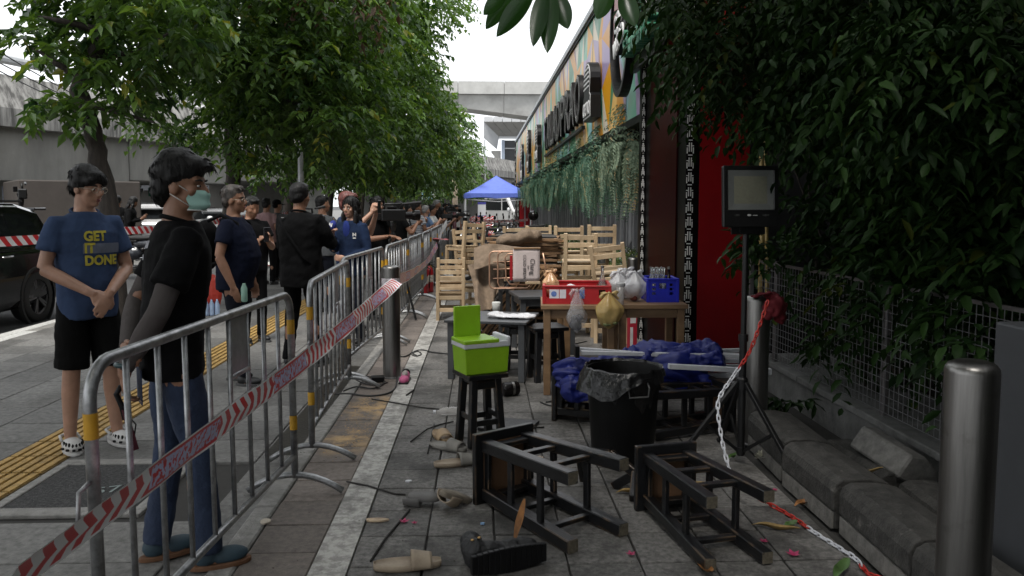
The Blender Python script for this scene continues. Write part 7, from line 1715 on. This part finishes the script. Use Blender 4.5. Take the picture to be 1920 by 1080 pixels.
P = person('woman in black top steadying a large television camera', (pxX(706, 10.4), 10.5), (.75, -.62), 1.60, {'R': ((.23, .05, 1.12), (.10, .27, 1.16), (0, .9, .2), (0, 0, -1)), 'L': ((-.22, .05, 1.1), (-.02, .3, 1.15), (.2, .9, 0), (0, 0, -1))}, 'b', F_blk, .3, .82, F_jblk, .07, SH_blk, HB, 'long', turn=-10, vox=.012, stout=.95, face_detail=True, seed=14)
e = video_camera((pxX(737, 10.5), 10.45, 1.36), R(-70), 'large black television camera on a tripod beside the barriers', 1.15)
def tripod(loc, h, label, m):
    e = empty('tripod', loc, 0, label, 'tripod'); MB().lathe([(.03, h - .12), (.045, h - .05), (.045, h - .01)], 14).build('head', M_fl, e)
    for a in (90, 210, 330): MB().tube([(0, 0, h - .1), (.35 * math.cos(R(a)), .35 * math.sin(R(a)), .01)], .015, 8).build('leg', m, e)
    return e
tripod((pxX(737, 10.5), 10.45, 0), 1.28, 'black tripod under the large television camera', M_fl)
P = person('person in black behind the grey haired man looking at a phone', (pxX(467, 8.7), 8.75), (.6, -.7), 1.60, {'R': ((.22, .02, 1.10), (.06, .26, 1.14), (0, .6, .6), (-1, 0, 0)), 'L': ((-.23, .05, 1.10), (-.06, .30, 1.18), (.1, .6, .7), (1, 0, 0))}, 'b', F_blk, .55, .82, F_jblk, .07, SH_blk, HB, 'short', turn=0, nod=22, vox=.013, stout=1.02, seed=16); phone(P, (-.02, .36, 1.26), 'dark phone in the hands of the person in black')
P = person('man in pink shirt and black trousers seen from behind by the road', (pxX(497, 15.0), 15.1), (.35, .93), 1.62, None, 'b', F_pink, .6, .84, F_jblk, .07, SH_blk, HB, 'short', vox=.015, stout=1.08, seed=18)
P = person('man in dark cap and dark shirt beside the pink shirted man', (pxX(515, 15.6), 15.8), (.6, .7), 1.60, cam_arms, 'b', fabric('shirt_darkgrey', (.05, .055, .06)), .6, .84, F_jblk, .07, SH_blk, F_jblk, 'cap', vox=.015, stout=1.05, seed=20); p = P['root'].matrix_basis @ V(.04, .42, 1.40); video_camera(p, P['rot'], 'black camera raised by the man in the dark cap', .7)
P = person('man in dark grey shirt facing away to the right of the cameraman', (pxX(602, 11.0), 11.1), (.5, .85), 1.62, cam_arms, 'b', F_grey, .55, .84, F_dkt, .07, SH_blk, HB, 'short', turn=-30, vox=.014, stout=1.1, seed=22)
P = person('woman with long black hair, white bag and khaki skirt at the barrier', (pxX(748, 13.2), 13.3), (.8, .45), 1.55, cam_arms, 'b', F_blk, .5, .84, F_khaki, .07, SH_blk, HB, 'long', vox=.015, stout=.92, seed=24)
r0 = P['root']; q = MB(); q.ell((0, 0, 0), (.06, .15, .17), 14, 10); tag(link('tote_bag', remeshed(q, .015, 2, .012, 9), F_white, None, loc=r0.matrix_basis @ V(.24, -.1, .78)), 'white tote bag hanging by the woman with long black hair', 'bag')
P = person('man with short hair in beige shirt behind the woman with long hair', (pxX(767, 16.2), 16.3), (.9, -.1), 1.52, cam_arms, 'a', F_beige, .55, .84, F_jblk, .07, SH_blk, HB, 'short', vox=.016, seed=26)
F_str = mat('shirt_striped', (.42, .42, .44), .85, var=.1); m = F_str; t = m.node_tree; g = t.nodes.new('ShaderNodeTexCoord'); wv = t.nodes.new('ShaderNodeTexWave'); wv.bands_direction = 'Z'; wv.inputs['Scale'].default_value = 9; t.links.new(g.outputs['Object'], wv.inputs['Vector']); rp = t.nodes.new('ShaderNodeValToRGB'); rp.color_ramp.elements[0].position = .45; rp.color_ramp.elements[1].position = .55; rp.color_ramp.elements[0].color = (.16, .17, .2, 1); rp.color_ramp.elements[1].color = (.45, .45, .46, 1); t.links.new(wv.outputs['Fac'], rp.inputs['Fac']); t.links.new(rp.outputs['Color'], bsdf(m).inputs['Base Color'])
P = person('man in white and grey striped T-shirt with a dark shoulder strap', (pxX(780, 14.9), 15.0), (.75, .6), 1.56, {'R': ((.23, .06, 1.12), (.10, .26, 1.16), (-.3, .8, .2), (-1, 0, 0))}, 'b', F_str, .55, .82, F_khaki, .07, SH_blk, HB, 'short', turn=-20, vox=.014, stout=1.05, seed=28); MB().tube([(-.15, -.09, 1.40), (0, -.155, 1.25), (.16, -.13, 1.05)], .012, 6).build('shoulder_strap', F_jblk, P['root'], smooth=True)
P = person('silver haired person in light blue shirt with a dark backpack strap', (pxX(798, 17.2), 17.3), (.8, .4), 1.48, cam_arms, 'a', F_lblue, .6, .84, F_dkt, .07, SH_blk, HW, 'short', vox=.016, seed=30)
far = [(811, 18.6, 1.48, F_white, HB, 'short', (.9, -.2), 'crouching photographer in white shirt aiming a camera past the barrier'), (820, 20.5, 1.62, F_jblk, HW, 'short', (.9, -.3), 'tall grey haired photographer in black above the others'), (829, 20.0, 1.44, F_blk, HB, 'long', (.95, .1), 'woman with dark hair in black beside the tall photographer'),
       (840, 22.5, 1.46, F_jblk, HB, 'short', (.95, -.1), 'photographer in black raising a camera near the far barrier'), (848, 24.5, 1.5, F_grey, HB, 'long', (.9, .2), 'woman in grey in the far group of photographers'), (855, 27, 1.5, F_white, HB, 'short', (.8, -.5), 'person in white at the far end of the barrier row'), (757, 18.2, 1.5, F_jblk, HB, 'long', (.8, .3), 'woman in black behind the beige shirted man'), (806, 22.4, 1.5, F_lblue, HB, 'short', (.9, .1), 'person in pale blue behind the crouching photographer'), (816, 25.5, 1.55, F_jblk, HB, 'cap', (.8, -.2), 'person with black cap in the far crowd'), (835, 26.5, 1.55, F_beige, HB, 'short', (.9, -.3), 'person in beige top in the far crowd'), (843, 29.5, 1.55, F_jblk, HB, 'long', (.8, .2), 'dark clothed woman in the far crowd'), (790, 21, 1.46, F_dkt, HB, 'short', (.8, .3), 'short person in dark clothes behind the striped T-shirt')]
for i, (px, Y, H_, tp_, hr, st_, fc_, lab) in enumerate(far):
    P = person(lab, (pxX(px, Y), Y), fc_, H_, cam_arms if i not in (5,) else None, 'b', tp_, .6 if tp_ is not F_jblk else 2, .84, F_jblk, .07, SH_blk, hr, st_, vox=.02, seed=40 + i, fold=.008)
    if i in (0, 1, 3): video_camera(P['root'].matrix_basis @ V(.04, .44, 1.42), P['rot'], ['camera aimed by the crouching photographer in white', 'camera held by the tall grey haired photographer', '', 'camera of the photographer in black near the far barrier'][i], .75)
P = person('dark clothed person bending over a phone on the median kerb', (pxX(237, 19.0), 19.1), (.8, .2), 1.70, {'R': ((.22, .04, 1.10), (.06, .26, 1.15), (0, .6, .6), (-1, 0, 0)), 'L': ((-.23, .05, 1.10), (-.06, .30, 1.18), (.1, .6, .7), (1, 0, 0))}, 'c', F_jblk, 2, .82, F_jblk, .07, SH_blk, HB, 'long', nod=25, lean_=.12, vox=.016, seed=60)
P = person('person in black standing by the tree trunk on the median', (pxX(214, 19.4), 19.6), (-.2, .9), 1.72, None, 'c', F_jblk, 2, .82, F_jblk, .07, SH_blk, HB, 'short', vox=.016, seed=61)
# ================================================================== VEHICLES AND BACKGROUND
M_carb = mat('car_black', (.008, .008, .009), .12, var=.1, coat=.6); M_carw = mat('car_white', (.60, .60, .60), .2, var=.04, coat=.5); M_win = mat('car_glass', (.012, .014, .016), .06, var=.1); M_tyre = mat('tyre', (.014, .014, .014), .8); M_rim = mat('rim_grey', (.10, .10, .105), .3, .8); M_tail = mat('tail_lamp', (.38, .015, .02), .2, var=.1); M_chrome = mat('chrome', (.5, .5, .5), .15, 1.0)
def wheel(e, x, y, r, wd, sg):
    ax = Matrix(((0, 0, 1), (0, 1, 0), (-1, 0, 0))); w_ = empty('wheel', (x, y, r)); w_.parent = e
    MB().lathe([(r * .70, -wd / 2), (r * .96, -wd / 2), (r, -wd * .35), (r, wd * .35), (r * .96, wd / 2), (r * .70, wd / 2)], 32, axis=ax, cap=False).build('tyre', M_tyre, w_, smooth=True)
    q = MB(); q.lathe([(r * .64, -wd * .4), (r * .71, -wd * .45), (r * .71, wd * .45), (r * .66, wd * .45), (r * .62, wd * .2)], 32, axis=ax, cap=False); q.lathe([(r * .12, wd * .1), (r * .12, wd * .42)], 12, axis=ax)
    for k in range(5):
        for d in (-.17, .17):
            a = 2 * math.pi * k / 5 + d; q.bar((sg * wd * .36, .1 * r * math.cos(a), .1 * r * math.sin(a)), (sg * wd * .40, .67 * r * math.cos(a - d * .4), .67 * r * math.sin(a - d * .4)), .03, .03, up=(1, 0, 0))
    q.build('rim', M_rim, w_)
def loft(q, secs):
    """closed rings with equal counts joined along the body"""
    n = len(secs[0]); vs = [p for s_ in secs for p in s_]; fs = []
    for i in range(len(secs) - 1):
        for j in range(n): fs.append((i * n + j, i * n + (j + 1) % n, (i + 1) * n + (j + 1) % n, (i + 1) * n + j))
    fs += [tuple(reversed(range(n))), tuple((len(secs) - 1) * n + j for j in range(n))]; return q.add(vs, fs)
def car(loc, rot, label, paint, L_=4.6, wd=1.85, h=1.66, plate=False):
    """local: rear at y=0, front at y=L_; x across"""
    e = empty('parked_car', loc, rot, label, 'car'); hw = wd / 2
    def sec(y, z0, z1, w_, tw): 
        zm = z0 + (z1 - z0) * .55
        return [(-w_ * .93, y, z0), (w_ * .93, y, z0), (w_, y, z0 + .12), (w_ * 1.0, y, zm), (w_ * tw, y, z1 - .04), (w_ * tw * .9, y, z1), (-w_ * tw * .9, y, z1), (-w_ * tw, y, z1 - .04), (-w_, y, zm), (-w_, y, z0 + .12)]
    q = MB(); loft(q, [sec(0.0, .34, .92, hw * .86, .95), sec(.06, .27, 1.0, hw * .95, .95), sec(.35, .24, 1.03, hw, .95), sec(1.2, .22, 1.02, hw, .95), sec(L_ * .62, .22, 1.00, hw, .95), sec(L_ * .72, .22, 1.00, hw, .93), sec(L_ * .90, .24, .90, hw * .96, .92), sec(L_ - .06, .3, .76, hw * .85, .9), sec(L_, .36, .64, hw * .75, .9)])
    o = q.build('body', paint, e, smooth=False, sub=0, bevel=.05, seg=3); 
    def cs(y, z1, w_): return [(-hw * .93, y, .99), (hw * .93, y, .99), (hw * w_, y, z1 - .05), (hw * w_ * .92, y, z1), (-hw * w_ * .92, y, z1), (-hw * w_, y, z1 - .05)]
    q = MB(); loft(q, [cs(.16, 1.05, .92), cs(.45, h - .10, .80), cs(.9, h, .77), cs(2.0, h + .01, .77), cs(2.7, h - .03, .77), cs(L_ * .80 - .2, 1.06, .88)]); q.build('cabin', paint, e, bevel=.03, seg=2)
    for sg in (-1, 1):     # side glass, laid just proud of the tapered cabin
        def gp(y, t): return (sg * (hw * (.93 - .145 * t) + .008), y, 1.04 + (h - .14 - 1.04) * t)
        for y0, y1, s0, s1 in ((.55, 1.25, .18, 0), (1.32, 2.15, 0, 0), (2.22, 3.05, 0, -.62)):
            MB().add([gp(y0 - .15 + s0 * 0, 0), gp(y1, 0), gp(y1 + s1, 1), gp(y0 + s0, 1)], [(0, 1, 2, 3)]).build('window', M_win, e, solid=.006)
        for y in (1.42, 2.35): MB().tube([(sg * (hw + .01), y, .93), (sg * (hw + .035), y + .03, .935), (sg * (hw + .035), y + .2, .935), (sg * (hw + .01), y + .23, .93)], .012, 6).build('door_handle', M_chrome, e, smooth=True)
        for y in (.85, L_ - .95):
            MB().lathe([(.30, -.02), (.42, -.02), (.42, .03), (.39, .035)], 28, (sg * (hw - .02), y, .34), Matrix(((0, 0, sg), (0, 1, 0), (-1, 0, 0))), cap=False).build('wheel_arch', M_tyre, e); wheel(e, sg * (hw - .10), y, .345, .225, sg)
        MB().bx((sg * hw * .48, -.015, .86), (sg * hw * .90, .05, .97)).build('tail_lamp', M_tail, e, bevel=.015); MB().ell((sg * (hw + .10), L_ * .64, 1.06), (.10, .06, .075)).build('mirror', paint, e, smooth=True)
        MB().tube([(sg * hw * .72, .7, h + .03), (sg * hw * .72, 2.4, h + .035)], .016, 6).build('roof_rail', M_black, e)
    MB().add([(-hw * .80, .155, 1.09), (hw * .80, .155, 1.09), (hw * .68, .40, h - .17), (-hw * .68, .40, h - .17)], [(0, 1, 2, 3)]).build('rear_window', M_win, e, solid=.01)
    MB().add([(-hw * .80, L_ * .80 - .18, 1.08), (hw * .80, L_ * .80 - .18, 1.08), (hw * .68, 2.76, h - .08), (-hw * .68, 2.76, h - .08)], [(0, 1, 2, 3)]).build('windscreen', M_win, e, solid=.01)
    MB().bx((-hw * .86, -.03, .30), (hw * .86, .06, .5)).build('rear_bumper', M_tyre, e, bevel=.02); MB().bx((-.24, -.02, .70), (.24, .0, .82)).build('number_plate', M_cwhite, e)
    MB().bx((-hw * .75, .12, h - .10), (hw * .75, .42, h - .06)).build('spoiler', paint, e, bevel=.01)
    return e
# black car facing the camera: its rear end is the far one
car((-6.98, 11.95, -.10), R(180), 'black car parked at the road edge behind the striped tape', M_carb, 4.7, 1.80, 1.62)
car((pxX(292, 24), 24.0, 0.0), R(8), 'white car seen from the rear under the viaduct', M_carw, 4.3, 1.80, 1.52)
car((pxX(386, 30), 30.0, -.1), R(-4), 'silver white car behind the grey haired man', mat('car_silver', (.40, .41, .42), .25, .3, coat=.4), 4.3, 1.78, 1.45)
e = video_camera((pxX(36, 12.5), 12.6, 1.66), R(30), 'black camera on a stand showing above the roof of the black car', 1.2); tripod((pxX(36, 12.5), 12.55, -.1), 1.70, 'camera stand behind the black car', M_fl)

def motorbike(loc, rot, label, col, helmet=False, group='motorbikes parked in front of the restaurant'):
    e = empty('motorbike', loc, rot, label, 'motorbike', group); ax = Matrix(((0, 0, 1), (0, 1, 0), (-1, 0, 0)))
    for y in (-.62, .62):
        w_ = empty('wheel', (0, y, .29)); w_.parent = e
        MB().lathe([(.22, -.04), (.28, -.045), (.29, 0), (.28, .045), (.22, .04)], 24, axis=ax, cap=False).build('tyre', M_tyre, w_, smooth=True); q = MB()
        for k in range(5): a = k * 1.257; q.bar((0, .03 * math.cos(a), .03 * math.sin(a)), (0, .22 * math.cos(a), .22 * math.sin(a)), .03, .03, up=(1, 0, 0))
        q.lathe([(.05, -.05), (.05, .05)], 12, axis=ax); q.build('rim', M_rim, w_)
    q = MB(); q.ell((0, .28, .62), (.13, .22, .16)).ell((0, -.05, .48), (.14, .30, .16)).ell((0, -.45, .68), (.12, .32, .10)).ell((0, .55, .72), (.12, .10, .16)); link('fairing', remeshed(q, .018, 2), col, e)
    q = MB(); q.ell((0, -.28, .80), (.13, .38, .055)); q.build('seat', M_tyre, e, smooth=True)
    MB().tube([(-.34, .38, 1.0), (-.18, .46, 1.03), (0, .50, .98), (.18, .46, 1.03), (.34, .38, 1.0)], .014, 8).build('handlebar', M_fl, e, smooth=True); MB().tube([(0, .48, .98), (0, .62, .29)], .03, 8).build('fork', M_chrome, e)
    for sg in (-1, 1): m_ = MB().tube([(sg * .22, .44, 1.03), (sg * .27, .46, 1.18)], .006, 5).build('mirror_stem', M_black, e); MB().ell((sg * .29, .46, 1.21), (.065, .012, .045)).build('mirror', M_blackg, m_)
    MB().ell((0, .66, .86), (.09, .05, .08)).build('headlight', M_chrome, e, smooth=True); MB().tube([(.12, -.1, .33), (.13, -.75, .42)], [.03, .045], 10).build('exhaust', M_chrome, e); MB().bx((-.08, -.82, .66), (.08, -.76, .74)).build('tail_lamp', M_tail, e, bevel=.01)
    if helmet: tag(MB().ell((0, 0, 0), (.135, .15, .13), 18, 12).build('helmet', M_blackg, None, smooth=True, loc=Vector(loc) + Vector((0, 0, 1.22))), 'glossy black helmet resting on a motorbike mirror', 'helmet')
    return e
mb_cols = [M_blackg, mat('bike_dark', (.02, .022, .028), .25, coat=.4), mat('bike_grey', (.10, .10, .11), .3), mat('bike_red', (.22, .012, .014), .25, coat=.4), mat('bike_green', (.16, .30, .02), .35)]
for i, (px, Y, rz, c, lab) in enumerate(((925, 15.5, 70, 0, 'black motorbike just behind the left chair stack'), (950, 17.5, 60, 1, 'dark motorbike behind the burlap roll'), (985, 18.8, 75, 2, 'grey motorbike with mirrors behind the pile'), (1000, 20.5, 80, 0, 'black motorbike carrying the helmet near the boards'), (940, 20.5, 65, 3, 'dark red motorbike in the middle of the row'), (965, 23.5, 70, 4, 'motorbike with lime green panels'), (915, 23, 70, 1, 'dark motorbike below the notice board'), (990, 26, 75, 1, 'dark motorbike near the far red pillar'), (930, 27.5, 70, 0, 'far black motorbike under the canopy'))):
    motorbike((pxX(px, Y), Y, 0), R(rz), lab, mb_cols[c], i == 3)
motorbike((pxX(262, 17.6), 17.6, 0), R(95), 'dark scooter on the median behind the man in black', mb_cols[0], group='motorbikes on the median'); motorbike((pxX(228, 17.0), 17.2, 0), R(80), 'second dark scooter on the median, beside the tree trunk', mb_cols[1], group='motorbikes on the median')

# blue canopy
M_tent = mat('canopy_blue', (.11, .17, .60), .6, var=.1, bump=.1); bsdf(M_tent).inputs['Subsurface Weight'].default_value = 0
cx_, cy_ = pxX(932, 34), 35.4
e = empty('canopy_tent', (cx_, cy_, 0), R(2), 'bright blue pop up canopy tent with white legs', 'canopy tent'); hw = 1.42; eave, pk = 1.98, 2.78
def roof(u, v):
    x, y = (u - .5) * 2 * hw, (v - .5) * 2 * hw; m_ = max(abs(x), abs(y)) / hw; return (x, y, eave + (pk - eave) * (1 - m_) ** 1.15 + .0)
MB().grid(roof, 24, 24).build('canopy_top', M_tent, e, solid=.01)
for s in range(4):
    mt = Matrix.Rotation(R(90 * s), 4, 'Z'); o = MB().grid(lambda u, v: ((u - .5) * 2 * hw, -hw - .012, eave + .01 - v * (.22 + .10 * math.sin(math.pi * ((u * 2) % 1)) * -.5)), 20, 3).build('valance', M_tent, e, solid=.01); o.matrix_local = mt
    p = mt @ V(hw - .03, hw - .03, 0); q = MB().bx((p.x - .03, p.y - .03, 0), (p.x + .03, p.y + .03, eave)).build('leg', M_cwhite, e)
    o = MB().bar((-hw + .05, -hw + .04, eave - .24), (0, -hw + .04, eave - .34), .025, .025).bar((0, -hw + .04, eave - .34), (hw - .05, -hw + .04, eave - .24), .025, .025).build('truss', M_cwhite, e); o.matrix_local = mt
# van
M_vanw = M_carw; vx, vy = pxX(962, 50), 50
v_ = empty('white_van', (vx, vy, 0), R(208), 'white van with sloping bonnet parked beyond the canopy', 'van')
prof = [(-2.4, .35), (2.15, .35), (2.3, .55), (2.28, .95), (1.45, 1.18), (.75, 1.95), (.3, 2.08), (-2.3, 2.1), (-2.42, 1.9)]
MB().prism(prof, 1.75, Matrix(((0, 0, 1, -.87), (1, 0, 0, 0), (0, 1, 0, 0), (0, 0, 0, 1)))).build('body', M_vanw, v_, bevel=.08, seg=3)
for sg in (-1, 1):
    MB().add([(sg * .885, 1.25, 1.16), (sg * .885, .2, 1.16), (sg * .885, .2, 1.85), (sg * .885, .62, 1.85)], [(0, 1, 2, 3)]).build('side_window', M_win, v_, solid=.01); MB().add([(sg * .885, .05, 1.16), (sg * .885, -2.1, 1.16), (sg * .885, -2.1, 1.85), (sg * .885, .05, 1.85)], [(0, 1, 2, 3)]).build('side_window', M_win, v_, solid=.01)
    MB().bx((sg * .5, 2.2, .85), (sg * .86, 2.34, 1.02)).build('headlight', M_chrome, v_, bevel=.02); MB().ell((sg * 1.0, 1.15, 1.2), (.09, .08, .14)).build('mirror', M_vanw, v_, smooth=True)
    for y in (-1.6, 1.45): wheel(v_, sg * .78, y, .34, .22, sg)
MB().add([(-.75, 1.42, 1.24), (.75, 1.42, 1.24), (.7, .80, 1.92), (-.7, .80, 1.92)], [(0, 1, 2, 3)]).build('windscreen', M_win, v_, solid=.02)
# notice board, billboard, posts, tables
p = A(903.5, 395, 40); e = empty('notice_board', (p.x, 40, 0), 0, 'white notice board with a blue header under the canopy', 'notice board'); MB().bx((-.2, 0, .95), (.2, .04, 1.62)).build('panel', M_cwhite, e); MB().bx((-.205, -.004, 1.52), (.205, .044, 1.64)).build('header', mat('header_blue', (.06, .06, .30), .5), e); MB().bx((-.205, -.004, .9), (.205, .044, .97)).build('footer', mat('header_blue', (.06, .06, .3)), e)
for x in (-.18, .18): MB().tube([(x, .02, 0), (x, .02, .9)], .02, 6).build('leg', M_fl, e)
p = A(804, 360, 44); e = empty('billboard', (p.x, 44, 0), R(3), 'tall billboard with a pale blue sky picture among the trees', 'billboard')
Mbb = mat('billboard_print', (.30, .55, .78), .5, col2=(.62, .62, .60), scale=2.2, thr=(.42, .55)); MB().bx((-.42, 0, 1.75), (.42, .1, 2.75)).build('frame', M_black, e); MB().bx((-.39, -.012, 1.79), (.39, -.002, 2.70)).build('poster', Mbb, e); MB().bx((-.06, .02, 0), (.06, .08, 1.75)).build('post', M_black, e)
for px, top, bot, Y, r_, m_, lab in ((852, 398, 470, 21.5, .05, mat('post_maroon', (.09, .02, .03), .5), 'dark maroon post at the end of the far barriers'), (872, 408, 480, 21.0, .06, M_black, 'black post left of the motorbikes'), (903, 408, 470, 24, .05, M_black, 'black post in front of the motorbikes'), (853, 330, 0, 41, .14, mat('pole_beige', (.30, .24, .18), .8), 'beige utility pole rising into the far tree')):
    p = A(px, top, Y); tag(MB().tube([(0, 0, -.05), (0, 0, p.z)], r_, 10).build('post', m_, None, smooth=True, loc=(p.x, Y, 0)), lab, 'post')
q0 = A(905, 424, 27)
for i in range(9):
    ribbon('tape_strand', q0 + V(-.36 + .085 * i, .05 * math.sin(i * 2), .32 + .03 * math.sin(i * 1.7)), q0 + V(-.40 + .09 * i, .05 * math.cos(i), -.42), .11, M_tape2, ['leftmost', 'second', 'third', 'fourth', 'middle', 'sixth', 'seventh', 'eighth', 'rightmost'][i] + ' strand of red and white tape in the tangled curtain near the motorbikes', sag=0, tw=lambda t: math.pi / 2 + .4 * math.sin(6 * t), n=10, crumple=.02)['group'] = 'tape strands near the motorbikes'
ribbon('stripe_tape', A(880, 412, 25), A(990, 412, 30), .09, M_tape2, 'horizontal striped tape behind the motorbikes', sag=.05, n=24, scl=1.5)
# stall, signs and walls under the viaduct
Yq = 34
def at34(px, py): return A(px, py, Yq)
e = empty('street_stall', (at34(240, 400).x, Yq, 0), 0, 'street stall with transparent sloping awning under the viaduct', 'stall'); x0 = at34(240, 0).x
def lx(px): return at34(px, 0).x - x0
def lz(py): return at34(0, py).z
MB().add([(lx(212), .5, lz(355)), (lx(262), .5, lz(353)), (lx(292), -1.6, lz(382)), (lx(236), -1.6, lz(381))], [(0, 1, 2, 3)]).build('awning', mat('awning_film', (.50, .50, .51), .35, var=.3, scale=3, bump=.5), e, solid=.02)
MB().bx((lx(207), .6, lz(351)), (lx(252), .8, lz(345))).build('white_board', M_cwhite, e); MB().bx((lx(207), .58, lz(355)), (lx(250), .8, lz(351.2))).build('red_board', M_red, e); MB().bx((lx(200), .9, 0), (lx(330), 1.2, lz(356))).build('back_wall', M_midp, e); MB().bx((lx(236), -1.5, 0), (lx(290), -.6, .85)).build('counter', M_dkglass, e)
for px in (238, 290): MB().tube([(lx(px), -1.5, 0), (lx(px), -1.5, lz(382))], .04, 6).build('post', M_fl, e)
for k, (xa, xb, ya, yb, lab) in enumerate(((269, 293, 352, 368, 'green and white shop sign beside the awning'), (271, 292, 381, 391, 'lower green and white sign under the awning'))):
    p = at34((xa + xb) / 2, 0); e = empty('shop_sign', (p.x, Yq - .2 - k, 0), 0, lab, 'sign'); hw = (xb - xa) / 2 * Yq / F; MB().bx((-hw, 0, lz(yb)), (hw, .15, lz(ya))).build('green_panel', mat('sign_teal', (.03, .20, .12), .5), e); MB().bx((-hw * .85, -.012, lz(yb - (yb - ya) * .38)), (hw * .75, -.002, lz(ya + 1))).build('white_panel', M_cwhite, e)
    MB().tube([(0, .07, 0), (0, .07, lz(yb))], .03, 6).build('post', M_fl, e)
p = at34(307, 0); e = empty('light_box', (p.x, Yq - .6, 0), 0, 'pale blue light box panel behind the white car', 'sign'); MB().bx((-.25, 0, 1.6), (.25, .1, 2.6)).build('panel', Mbb, e); MB().bx((-.03, .02, 0), (.03, .08, 1.6)).build('post', M_fl, e)
e = empty('far_building', (-30, 62, 0), 0, 'pale far building seen through the gap under the viaduct', 'building'); MB().bx((-20, 0, 0), (15, 8, 9)).build('wall', mat('far_wall', (.60, .60, .60), .7, var=.1, scale=.3), e)
for i in range(7):
    MB().bx((-18 + 4.2 * i, -.05, 1.0), (-15.6 + 4.2 * i, -.002, 3.2)).build('window', M_dkglass, e)
# road sign at the far left, hedge below the viaduct
p = A(25, 345, 24); e = empty('traffic_board', (p.x, 24, 0), R(20), 'grey rounded board standing left of the dark cabin', 'sign'); MB().bx((-.3, 0, .5), (.35, .06, 2.05)).build('panel', mat('board_grey', (.20, .22, .27), .5), e, bevel=.02); MB().bx((-.18, -.012, 1.5), (.05, -.002, 1.85)).build('print', mat('print_orange', (.40, .22, .08), .6), e); MB().bx((-.05, -.012, .9), (.25, -.002, 1.2)).build('print', M_cwhite, e)
e = empty('shrub', (A(-10, 0, 27).x, 27, 0), 0, 'green shrub at the far left under the viaduct', 'shrub'); n_ = 900; P = np.stack([nrg.uniform(-1.6, 1.6, n_), nrg.uniform(-.6, .6, n_), nrg.uniform(.2, 2.3, n_)], 1); link('foliage', leaf_mesh(P, nrm(nrg.normal(0, 1, (n_, 3))), np.tile([0, 0, 1.0], (n_, 1)) + nrg.normal(0, .3, (n_, 3)), nrg.uniform(.15, .3, n_), nrg.uniform(.08, .14, n_), np.clip(nrg.normal(.5, .2, n_), 0, 1)), M_leaf, e)
# tree pit gravel, bottles and red box near the trunk
q = MB()
for i in range(500):
    a, r_ = rnd.uniform(0, 6.283), rnd.uniform(.1, .55) ; x, y = pxX(214, 10.4) + .3 + r_ * math.cos(a), 10.3 + r_ * .8 * math.sin(a); s_ = rnd.uniform(.012, .03)
    q.ell((x, y, s_ * .5), (s_, s_ * .8, s_ * .6), 5, 3)
tag(q.build('tree_pit_gravel', mat('gravel', (.35, .31, .25), .9, var=.5, scale=4)), 'pale gravel around the foot of the nearest street tree', 'gravel', kind='stuff')
e = empty('water_pack', (pxX(391, 10.9), 10.9, 0), R(20), 'shrink wrapped pack of water bottles on the pavement', 'bottle pack')
for i in range(3):
    for j in range(2): MB().lathe([(.03, 0), (.032, .02), (.032, .15), (.012, .2), (.012, .215)], 12, (-.07 + .07 * i, -.035 + .07 * j, 0)).build('bottle', mat('water_blue', (.35, .45, .62), .2, var=.2), e, smooth=True)
e = empty('red_bag', (pxX(383, 10.9), 11.05, 0), R(-10), 'red printed sack standing behind the water bottle pack', 'sack'); q = MB(); q.ell((0, 0, .28), (.16, .11, .28)); link('sack', remeshed(q, .014, 2, .012, 12), mat('sack_red', (.40, .03, .015), .6, col2=(.5, .42, .38), scale=9, thr=(.30, .36)), e)
# overhead cables
for k, (a, b) in enumerate((((-60, 60), (330, 250)), ((-60, 85), (360, 262)), ((-60, 100), (240, 215)))):
    p0, p1 = A(*a, 16), A(*b, 30); d = [p0.lerp(p1, t / 12) - V(0, 0, 1.2 * t / 12 * (1 - t / 12)) for t in range(13)]
    tag(MB().tube(d, .014, 5).build('overhead_cable', M_black), ['upper', 'middle', 'lower'][k] + ' overhead cable sagging in front of the viaduct parapet', 'cable')
# ================================================================== DONE
bpy.data.scenes.remove(S2)
